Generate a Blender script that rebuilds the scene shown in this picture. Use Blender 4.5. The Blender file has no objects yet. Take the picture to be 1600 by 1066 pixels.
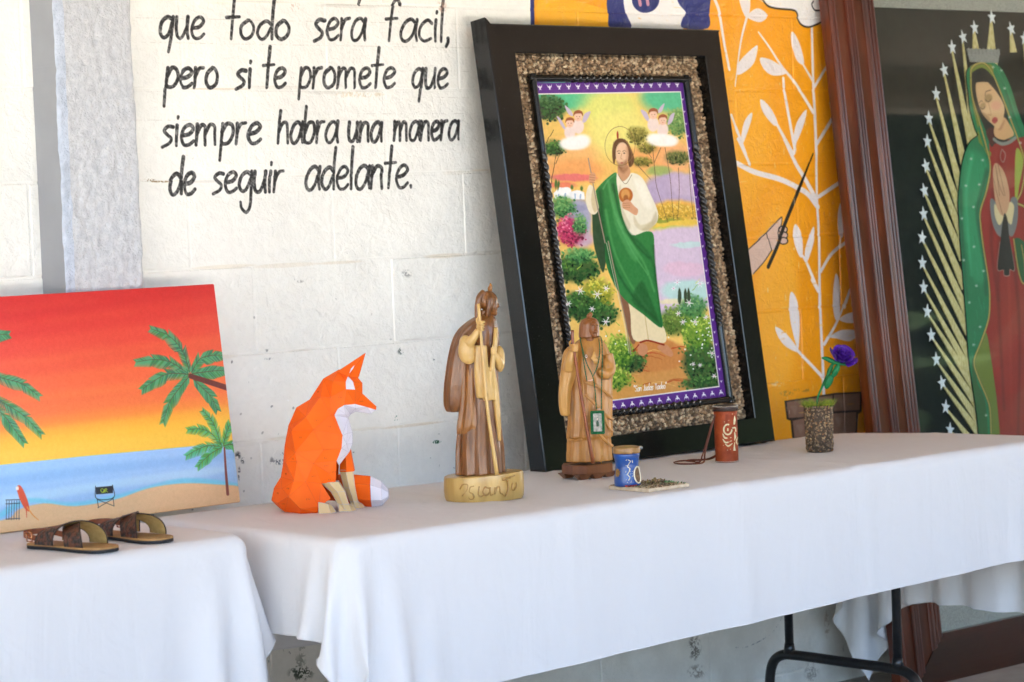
import bpy, bmesh, math, random
import numpy as np
from mathutils import Vector, Matrix, geometry

# ------------------------------------------------------------------ camera
scene = bpy.context.scene
COL = scene.collection
cam_data = bpy.data.cameras.new('camera')
cam = bpy.data.objects.new('camera', cam_data)
COL.objects.link(cam)
scene.camera = cam
cam_data.sensor_width = 36.0
cam_data.lens = 90.39
cam_data.clip_end = 300.0
CAM_R = Vector((0.73991824, -0.6716403, -0.03768698))
CAM_U = Vector((0.06347141, 0.01393056, 0.99788643))
CAM_F = Vector((0.66969574, 0.74074641, -0.05293743))
mw = Matrix((CAM_R, CAM_U, -CAM_F)).transposed().to_4x4()
mw.translation = Vector((-3.1319236, -4.74535823, 1.40837716))
cam.matrix_world = mw
cam_data.dof.use_dof = True
cam_data.dof.focus_distance = 5.95
cam_data.dof.aperture_fstop = 5.6

# ------------------------------------------------------------------ daylight
world = bpy.data.worlds.new('World')
scene.world = world
world.use_nodes = True
wn = world.node_tree
bg = wn.nodes['Background']
sky = wn.nodes.new('ShaderNodeTexSky')
sky.sky_type = 'NISHITA'
sky.sun_disc = False
SUN_EL, SUN_AZ = math.radians(58), math.radians(35)      # sun stands behind the building, high
sky.sun_elevation = SUN_EL
sky.sun_rotation = SUN_AZ
sky.air_density = 1.0
sky.dust_density = 4.0
sky.ozone_density = 1.0
wn.links.new(sky.outputs[0], bg.inputs[0])
bg.inputs[1].default_value = 0.11
sun_data = bpy.data.lights.new('sun', 'SUN')
sun_data.energy = 4.2
sun_data.angle = math.radians(0.5)
sun_data.color = (1.0, 0.97, 0.93)
sun = bpy.data.objects.new('sun', sun_data)
COL.objects.link(sun)
sd = Vector((math.sin(SUN_AZ) * math.cos(SUN_EL), math.cos(SUN_AZ) * math.cos(SUN_EL), math.sin(SUN_EL)))
sun.rotation_euler = sd.to_track_quat('Z', 'Y').to_euler()
scene.view_settings.view_transform = 'Standard'
scene.view_settings.look = 'None'
scene.view_settings.exposure = 4.05
scene.view_settings.gamma = 1.0
scene.render.engine = 'CYCLES'
scene.cycles.use_denoising = True
scene.cycles.max_bounces = 10
scene.cycles.diffuse_bounces = 6
scene.cycles.caustics_reflective = False
scene.cycles.caustics_refractive = False
scene.cycles.sample_clamp_indirect = 6.0

RNG = random.Random(11)
PI = math.pi

# ------------------------------------------------------------------ helpers
def srgb(h):
    h = h.lstrip('#')
    c = [int(h[i:i + 2], 16) / 255 for i in (0, 2, 4)]
    return tuple((v / 12.92 if v <= 0.04045 else ((v + 0.055) / 1.055) ** 2.4) for v in c)


def col4(c):
    if isinstance(c, str):
        c = srgb(c)
    return (c[0], c[1], c[2], 1.0)


def material(name, base, rough=0.6, base2=None, nscale=30.0, bump=0.0, bscale=80.0, metal=0.0, coat=0.0,
             spec=0.5, stretch=None, detail=4.0, sheen=0.0, noise_lo=0.35, noise_hi=0.65):
    """Principled material with a second colour mixed in by noise and a fine bump."""
    m = bpy.data.materials.new(name)
    m.use_nodes = True
    nt = m.node_tree
    p = nt.nodes['Principled BSDF']
    p.inputs['Base Color'].default_value = col4(base)
    p.inputs['Roughness'].default_value = rough
    p.inputs['Metallic'].default_value = metal
    p.inputs['Specular IOR Level'].default_value = spec
    if coat:
        p.inputs['Coat Weight'].default_value = coat
        p.inputs['Coat Roughness'].default_value = 0.08
    if sheen:
        p.inputs['Sheen Weight'].default_value = sheen
    tc = nt.nodes.new('ShaderNodeTexCoord')
    vec = tc.outputs['Object']
    if stretch:
        mp = nt.nodes.new('ShaderNodeMapping')
        mp.inputs['Scale'].default_value = stretch
        nt.links.new(vec, mp.inputs[0])
        vec = mp.outputs[0]
    if base2 is not None:
        n = nt.nodes.new('ShaderNodeTexNoise')
        n.inputs['Scale'].default_value = nscale
        n.inputs['Detail'].default_value = detail
        nt.links.new(vec, n.inputs['Vector'])
        r = nt.nodes.new('ShaderNodeValToRGB')
        r.color_ramp.elements[0].position = noise_lo
        r.color_ramp.elements[1].position = noise_hi
        r.color_ramp.elements[0].color = col4(base)
        r.color_ramp.elements[1].color = col4(base2)
        nt.links.new(n.outputs[0], r.inputs[0])
        nt.links.new(r.outputs[0], p.inputs['Base Color'])
    if bump:
        n2 = nt.nodes.new('ShaderNodeTexNoise')
        n2.inputs['Scale'].default_value = bscale
        n2.inputs['Detail'].default_value = 5
        nt.links.new(vec, n2.inputs['Vector'])
        b = nt.nodes.new('ShaderNodeBump')
        b.inputs['Strength'].default_value = bump
        b.inputs['Distance'].default_value = 0.004
        nt.links.new(n2.outputs[0], b.inputs['Height'])
        nt.links.new(b.outputs[0], p.inputs['Normal'])
    return m


def empty(name, label, cat, loc=(0, 0, 0), rot=(0, 0, 0), group=None):
    o = bpy.data.objects.new(name, None)
    COL.objects.link(o)
    o.empty_display_size = 0.05
    o.location = loc
    o.rotation_euler = rot
    o['label'] = label
    o['category'] = cat
    if group:
        o['group'] = group
    return o


def tag(o, label, cat, group=None):
    o['label'] = label
    o['category'] = cat
    if group:
        o['group'] = group
    return o


def link(name, mesh, mats=None, parent=None, smooth=False):
    o = bpy.data.objects.new(name, mesh)
    COL.objects.link(o)
    if mats is not None and not mesh.materials:
        for m in (mats if isinstance(mats, (list, tuple)) else [mats]):
            mesh.materials.append(m)
    if parent:
        o.parent = parent
    if smooth:
        mesh.polygons.foreach_set('use_smooth', [True] * len(mesh.polygons))
        mesh.update()
    return o


def from_bm(name, bm, mats=None, parent=None, smooth=False):
    bmesh.ops.recalc_face_normals(bm, faces=bm.faces)
    me = bpy.data.meshes.new(name)
    bm.to_mesh(me)
    bm.free()
    return link(name, me, mats, parent, smooth)


def from_data(name, v, f, mats=None, parent=None, smooth=False):
    me = bpy.data.meshes.new(name)
    me.from_pydata([tuple(p) for p in v], [], [tuple(q) for q in f])
    me.update()
    return link(name, me, mats, parent, smooth)


def smart_smooth(o, deg=40):
    me = o.data
    bm = bmesh.new()
    bm.from_mesh(me)
    for f in bm.faces:
        f.smooth = True
    for e in bm.edges:
        if len(e.link_faces) == 2 and e.calc_face_angle(0) > math.radians(deg):
            e.smooth = False
    bm.to_mesh(me)
    bm.free()
    return o


def bm_box(bm, x0, x1, y0, y1, z0, z1, bevel=0.0, seg=1, mi=0):
    r = bmesh.ops.create_cube(bm, size=1.0)
    vs = r['verts']
    for v in vs:
        v.co = Vector(((x0 + x1) / 2 + v.co.x * (x1 - x0), (y0 + y1) / 2 + v.co.y * (y1 - y0), (z0 + z1) / 2 + v.co.z * (z1 - z0)))
    fs = {f for v in vs for f in v.link_faces}
    for f in fs:
        f.material_index = mi
    if bevel:
        es = {e for v in vs for e in v.link_edges}
        bmesh.ops.bevel(bm, geom=list(es), offset=bevel, segments=seg, profile=0.5, affect='EDGES')


def bm_loft(bm, rings, cap=True, closed=True, mi=0):
    rv = [[bm.verts.new(p) for p in r] for r in rings]
    n = len(rv[0])
    for a, b in zip(rv[:-1], rv[1:]):
        for i in range(n if closed else n - 1):
            j = (i + 1) % n
            try:
                f = bm.faces.new((a[i], a[j], b[j], b[i]))
                f.material_index = mi
            except ValueError:
                pass
    if cap and closed:
        for r in (rv[0][::-1], rv[-1]):
            try:
                bm.faces.new(r).material_index = mi
            except ValueError:
                pass
    return rv


def catmull(pts, n=6, closed=False):
    P = np.asarray(pts, float)
    m = len(P)
    if m < 3:
        return P
    idx = range(m if closed else m - 1)
    out = []
    t = np.linspace(0, 1, n, endpoint=False)[:, None]
    for i in idx:
        if closed:
            p0, p1, p2, p3 = P[(i - 1) % m], P[i], P[(i + 1) % m], P[(i + 2) % m]
        else:
            p1, p2 = P[i], P[i + 1]
            p0 = P[i - 1] if i else 2 * p1 - p2
            p3 = P[i + 2] if i + 2 < m else 2 * p2 - p1
        out.append(0.5 * (2 * p1 + (p2 - p0) * t + (2 * p0 - 5 * p1 + 4 * p2 - p3) * t * t + (3 * p1 - p0 - 3 * p2 + p3) * t ** 3))
    r = np.vstack(out)
    return r if closed else np.vstack([r, P[-1:]])


def bm_tube(bm, pts, rad, n=8, smooth_path=4, cap=True, flat=1.0, flat_axis=(0, 0, 1), mi=0):
    P = catmull(pts, smooth_path) if smooth_path > 1 and len(pts) > 2 else np.asarray(pts, float)
    m = len(P)
    R = np.interp(np.linspace(0, 1, m), np.linspace(0, 1, len(rad)), rad) if hasattr(rad, '__len__') else np.full(m, rad)
    rings = []
    ref = Vector(flat_axis)
    for i in range(m):
        d = Vector(P[min(i + 1, m - 1)] - P[max(i - 1, 0)])
        if d.length < 1e-9:
            d = Vector((0, 0, 1))
        d.normalize()
        a = ref - d * ref.dot(d)
        if a.length < 0.05:
            a = Vector((1, 0, 0)) - d * d.x
            if a.length < 0.05:
                a = Vector((0, 1, 0)) - d * d.y
        a.normalize()
        b = d.cross(a)
        ref = a if flat == 1.0 else ref
        c = Vector(P[i])
        rings.append([c + a * (R[i] * flat * math.cos(2 * PI * k / n)) + b * (R[i] * math.sin(2 * PI * k / n)) for k in range(n)])
    bm_loft(bm, rings, cap=cap, mi=mi)


def bm_ball(bm, c, r, sub=2, mi=0):
    res = bmesh.ops.create_icosphere(bm, subdivisions=sub, radius=1.0)
    if not hasattr(r, '__len__'):
        r = (r, r, r)
    for v in res['verts']:
        v.co = Vector((c[0] + v.co.x * r[0], c[1] + v.co.y * r[1], c[2] + v.co.z * r[2]))
    for f in {f for v in res['verts'] for f in v.link_faces}:
        f.material_index = mi


def remesh(bm, name, voxel, mats, parent=None, smooth_it=4, factor=0.5):
    """Union of everything in bm as one continuous carved surface."""
    bmesh.ops.recalc_face_normals(bm, faces=bm.faces)
    me = bpy.data.meshes.new('tmp')
    bm.to_mesh(me)
    bm.free()
    t = bpy.data.objects.new('tmp', me)
    COL.objects.link(t)
    a = t.modifiers.new('r', 'REMESH')
    a.mode = 'VOXEL'
    a.voxel_size = voxel
    b = t.modifiers.new('s', 'SMOOTH')
    b.iterations = smooth_it
    b.factor = factor
    dg = bpy.context.evaluated_depsgraph_get()
    me2 = bpy.data.meshes.new_from_object(t.evaluated_get(dg))
    bpy.data.objects.remove(t)
    bpy.data.meshes.remove(me)
    me2.name = name
    me2.materials.clear()
    return link(name, me2, mats, parent, smooth=True)


# ------------------------------------------------------------------ flat drawings (rasterised into textures)
def value_noise(h, w, cell, rs):
    gh, gw = int(h / cell) + 3, int(w / cell) + 3
    g = rs.rand(gh, gw)
    y, x = np.arange(h) / cell, np.arange(w) / cell
    yi, xi = y.astype(int), x.astype(int)
    fy, fx = (y - yi)[:, None], (x - xi)[None]
    fy, fx = fy * fy * (3 - 2 * fy), fx * fx * (3 - 2 * fx)
    a = g[yi][:, xi] * (1 - fx) + g[yi][:, xi + 1] * fx
    b = g[yi + 1][:, xi] * (1 - fx) + g[yi + 1][:, xi + 1] * fx
    return a * (1 - fy) + b * fy


class Drawing:
    """Small painter: metric vector shapes (half millimetres) onto a pixel sheet."""
    def __init__(self, u0, v0, u1, v1, mpp, base):
        self.u0, self.v0, self.mpp = u0, v0, mpp
        self.w, self.h = int(round((u1 - u0) / mpp)), int(round((v1 - v0) / mpp))
        self.a = np.zeros((self.h, self.w, 3), np.float32)
        self.a[:] = self.rgb(base)

    def rgb(self, h):
        return np.array([int(h[i:i + 2], 16) / 255 for i in (1, 3, 5)], np.float32)

    def px(self, pts):
        p = np.asarray(pts, float) * 0.0005
        return np.stack([(p[:, 0] - self.u0) / self.mpp, (p[:, 1] - self.v0) / self.mpp], 1)

    def window(self, lo, hi):
        x0, y0 = max(0, int(lo[0])), max(0, int(lo[1]))
        x1, y1 = min(self.w, int(hi[0]) + 2), min(self.h, int(hi[1]) + 2)
        if x0 >= x1 or y0 >= y1:
            return None
        X, Y = np.meshgrid(np.arange(x0, x1) + 0.5, np.arange(y0, y1) + 0.5)
        return x0, y0, x1, y1, X.astype(np.float32), Y.astype(np.float32)

    def blend(self, wdw, al, col, mask=None):
        x0, y0, x1, y1 = wdw[:4]
        if mask is not None:
            al = al * mask[y0:y1, x0:x1]
        al = al[..., None]
        s = self.a[y0:y1, x0:x1]
        s += (self.rgb(col) - s) * al

    def poly(self, pts, col, soft, al=1.0, mask=None):
        soft = max(soft, 0.55)
        w = self.window(pts.min(0) - soft - 1, pts.max(0) + soft + 1)
        if w is None:
            return
        X, Y = w[4], w[5]
        d2 = np.full(X.shape, 1e12, np.float32)
        ins = np.zeros(X.shape, bool)
        n = len(pts)
        for i in range(n):
            ax, ay = pts[i]
            bx, by = pts[(i + 1) % n]
            ex, ey = bx - ax, by - ay
            L = ex * ex + ey * ey + 1e-9
            t = np.clip(((X - ax) * ex + (Y - ay) * ey) / L, 0, 1)
            dx, dy = X - ax - t * ex, Y - ay - t * ey
            np.minimum(d2, dx * dx + dy * dy, out=d2)
            if ay != by:
                c = (ay > Y) != (by > Y)
                ins ^= c & (X < ex * (Y - ay) / (by - ay) + ax)
        d = np.sqrt(d2)
        d[~ins] *= -1
        a = np.clip(0.5 + d / (2 * soft), 0, 1)
        self.blend(w, a * a * (3 - 2 * a) * al, col, mask)

    def ell(self, c, soft, al, col, mask=None):
        cx, cy = (c[0] * .0005 - self.u0) / self.mpp, (c[1] * .0005 - self.v0) / self.mpp
        k = .0005 / self.mpp
        M = np.array([[c[2] * k, c[4] * k], [c[3] * k, c[5] * k]])
        r = math.sqrt(max(abs(np.linalg.det(M)), 1e-3))
        soft = max(soft, 0.55)
        ext = np.abs(M).sum(1) + soft + 1
        w = self.window((cx - ext[0], cy - ext[1]), (cx + ext[0], cy + ext[1]))
        if w is None:
            return
        I = np.linalg.inv(M + np.eye(2) * 1e-6)
        dx, dy = w[4] - cx, w[5] - cy
        rr = np.sqrt((I[0, 0] * dx + I[0, 1] * dy) ** 2 + (I[1, 0] * dx + I[1, 1] * dy) ** 2)
        a = np.clip(0.5 + (1 - rr) * r / (2 * soft), 0, 1)
        self.blend(w, a * a * (3 - 2 * a) * al, col, mask)

    def stroke(self, pts, col, w0, w1, mask=None, sub=5, soft=1.0, al=1.0):
        P = catmull(pts, sub) if len(pts) > 2 else np.asarray(pts, float)
        m = len(P)
        R = np.linspace(w0, w1, m) / 2
        pad = R.max() + 1.5 + soft
        w = self.window(P.min(0) - pad, P.max(0) + pad)
        if w is None:
            return
        x0, y0, x1, y1, X, Y = w
        A = np.zeros(X.shape, np.float32)
        for i in range(m - 1):
            lo, hi = np.minimum(P[i], P[i + 1]) - pad, np.maximum(P[i], P[i + 1]) + pad
            a0, b0 = max(0, int(lo[0]) - x0), max(0, int(lo[1]) - y0)
            a1, b1 = min(x1 - x0, int(hi[0]) + 2 - x0), min(y1 - y0, int(hi[1]) + 2 - y0)
            if a0 >= a1 or b0 >= b1:
                continue
            xs, ys = X[b0:b1, a0:a1], Y[b0:b1, a0:a1]
            ex, ey = P[i + 1] - P[i]
            L = ex * ex + ey * ey + 1e-9
            t = np.clip(((xs - P[i, 0]) * ex + (ys - P[i, 1]) * ey) / L, 0, 1)
            d = np.sqrt((xs - P[i, 0] - t * ex) ** 2 + (ys - P[i, 1] - t * ey) ** 2)
            r = R[i] + (R[i + 1] - R[i]) * t
            k = np.clip((np.maximum(r, 0.35) - d) / soft + 0.5, 0, 1) * np.minimum(1, r / 0.35)
            np.maximum(A[b0:b1, a0:a1], k, out=A[b0:b1, a0:a1])
        self.blend(w, A * al, col, mask)

    def run(self, ops, mask=None):
        k = .0005 / self.mpp
        rr = random.Random(5)
        for o in ops:
            if o[0] == 'P':
                self.poly(catmull(self.px(o[4]), 4, True), o[1], o[2] * k, o[3], mask)
            elif o[0] == 'L':
                self.poly(self.px(o[4]), o[1], o[2] * k, o[3], mask)
            elif o[0] == 'E':
                self.ell(o[4], o[2] * k, o[3], o[1], mask)
            elif o[0] == 'S':
                self.stroke(self.px(o[4]), o[1], o[2] * k, o[3] * k, mask)
            elif o[0] == 'F':       # palm frond: rib with leaflets
                P = self.px(o[5])
                n, ln = o[3], o[4] * k
                for s in np.linspace(0, len(P) - 1, n):
                    i = min(int(s), len(P) - 2)
                    q = P[i] + (P[i + 1] - P[i]) * (s - i)
                    d = P[i + 1] - P[i]
                    d = d / np.linalg.norm(d)
                    l = ln * 1.15 * (1 - .9 * abs(s / (len(P) - 1) - .45))
                    for sg in (-1, 1):
                        e = q + (d * .75 + np.array([-d[1], d[0]]) * sg * .75) * l - np.array([0, l * .15])
                        self.stroke(np.array([q, e]), rr.choice([o[1], o[2], o[1], '#3f8a4a']), ln * .2, ln * .07, mask)
                self.stroke(P, '#5d4a34', ln * .1, ln * .06, mask)
            elif o[0] == 'T':       # soft shading stroke
                self.stroke(self.px(o[5]), o[1], o[2] * k, o[2] * k * .5, mask, 5, max(1, o[3] * k), o[4])
            elif o[0] == 'B':       # foliage built of dabs, dark below, light above
                c, m = o[4], len(o[1])
                self.ell([c[0], c[1]] + [v_ * .9 for v_ in c[2:]], 26 * k, .85, o[1][1], mask)
                for i in range(o[2] * 2):
                    r_, t_ = rr.random() ** .5 * rr.uniform(.7, 1.25), rr.uniform(0, 6.283)
                    u, v_ = r_ * math.cos(t_), r_ * math.sin(t_)
                    x, y = c[0] + c[2] * u + c[4] * v_, c[1] + c[3] * u + c[5] * v_
                    hgt = (y - c[1]) / (abs(c[5]) + abs(c[3]) + 1)
                    q = int(min(m - 1, max(0, (hgt * .35 + .5 + rr.uniform(-.35, .35)) * m)))
                    s_ = o[3] * rr.uniform(.5, 1.3)
                    self.ell([x, y, s_, rr.uniform(-.4, .4) * s_, 0, s_ * .65], 1.0, rr.uniform(.6, 1), o[1][q], mask)
            elif o[0] == 'W':       # brushy break-up of everything painted so far
                rs = np.random.RandomState(1)
                amp = o[1] * k
                dx = sum((value_noise(self.h, self.w, c_ * k, rs) - .5) * f_ for c_, f_ in ((80, 1.4), (28, 1.1))) * amp
                dy = sum((value_noise(self.h, self.w, c_ * k, rs) - .5) * f_ for c_, f_ in ((80, 1.4), (28, 1.1))) * amp
                yy = np.clip(np.arange(self.h)[:, None] + dy, 0, self.h - 1).astype(int)
                xx = np.clip(np.arange(self.w)[None] + dx, 0, self.w - 1).astype(int)
                self.a = np.ascontiguousarray(self.a[yy, xx])
                lum = (value_noise(self.h, self.w, 9 * k, rs) - .5) * .6 + (value_noise(self.h, self.w, 20 * k, rs) - .5) * .5
                self.a *= (1 + lum * o[2])[..., None].astype(np.float32)
            elif o[0] == 'D':       # row of small white doves
                P = self.px(o[5])
                d = P[1] - P[0]
                L = np.linalg.norm(d)
                d = d / L
                nrm = np.array([-d[1], d[0]])
                if o[3] == 2:
                    d, nrm = nrm, d
                f = 1 if o[3] == 1 else -1
                for i in range(o[4]):
                    c = P[0] + (P[1] - P[0]) * (i + .5) / o[4]
                    pts = np.array([c + o[2] * k * (a * d - b * f * nrm) for a, b in
                                    [(-1.05, -.8), (-.55, -.2), (-.16, -.05), (0, -.5), (.16, -.05), (.55, -.2), (1.05, -.8), (.6, .2), (.2, .25), (.32, .9), (0, .65), (-.32, .9), (-.2, .25), (-.6, .2)]])
                    self.poly(pts, o[1], .5, 1.0, mask)

    def image(self, name):
        im = bpy.data.images.new(name, self.w, self.h, alpha=False)
        buf = np.ones((self.h, self.w, 4), np.float32)
        buf[..., :3] = np.clip(self.a, 0, 1)
        im.pixels.foreach_set(buf.ravel())
        im.update()
        im.pack()
        return im


def print_material(name, img, rough=0.3, coat=0.0, bump=0.0, bscale=400.0, world_box=None):
    m = bpy.data.materials.new(name)
    m.use_nodes = True
    nt = m.node_tree
    p = nt.nodes['Principled BSDF']
    p.inputs['Roughness'].default_value = rough
    if coat:
        p.inputs['Coat Weight'].default_value = coat
        p.inputs['Coat Roughness'].default_value = 0.06
    t = nt.nodes.new('ShaderNodeTexImage')
    t.image = img
    t.extension = 'EXTEND'
    nt.links.new(t.outputs[0], p.inputs['Base Color'])
    if world_box:
        x0, z0, x1, z1 = world_box
        g = nt.nodes.new('ShaderNodeNewGeometry')
        s = nt.nodes.new('ShaderNodeSeparateXYZ')
        nt.links.new(g.outputs['Position'], s.inputs[0])
        c = nt.nodes.new('ShaderNodeCombineXYZ')
        for k, (a, b, ax) in enumerate(((x0, x1, 0), (z0, z1, 2))):
            r = nt.nodes.new('ShaderNodeMapRange')
            r.clamp = False
            r.inputs[1].default_value = a
            r.inputs[2].default_value = b
            nt.links.new(s.outputs[ax], r.inputs[0])
            nt.links.new(r.outputs[0], c.inputs[k])
        nt.links.new(c.outputs[0], t.inputs[0])
    if bump:
        tc = nt.nodes.new('ShaderNodeNewGeometry')
        n2 = nt.nodes.new('ShaderNodeTexNoise')
        n2.inputs['Scale'].default_value = bscale
        n2.inputs['Detail'].default_value = 4
        nt.links.new(tc.outputs['Position'], n2.inputs['Vector'])
        b = nt.nodes.new('ShaderNodeBump')
        b.inputs['Strength'].default_value = bump
        b.inputs['Distance'].default_value = 0.003
        nt.links.new(n2.outputs[0], b.inputs['Height'])
        nt.links.new(b.outputs[0], p.inputs['Normal'])
    return m


def sheet_uv(me, axes=(0, 2), box=(0, 0, 1, 1)):
    """planar UVs from local coordinates"""
    uv = me.uv_layers.new(name='UVMap')
    for lp in me.loops:
        c = me.vertices[lp.vertex_index].co
        uv.data[lp.index].uv = ((c[axes[0]] - box[0]) / (box[2] - box[0]), (c[axes[1]] - box[1]) / (box[3] - box[1]))


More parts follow.
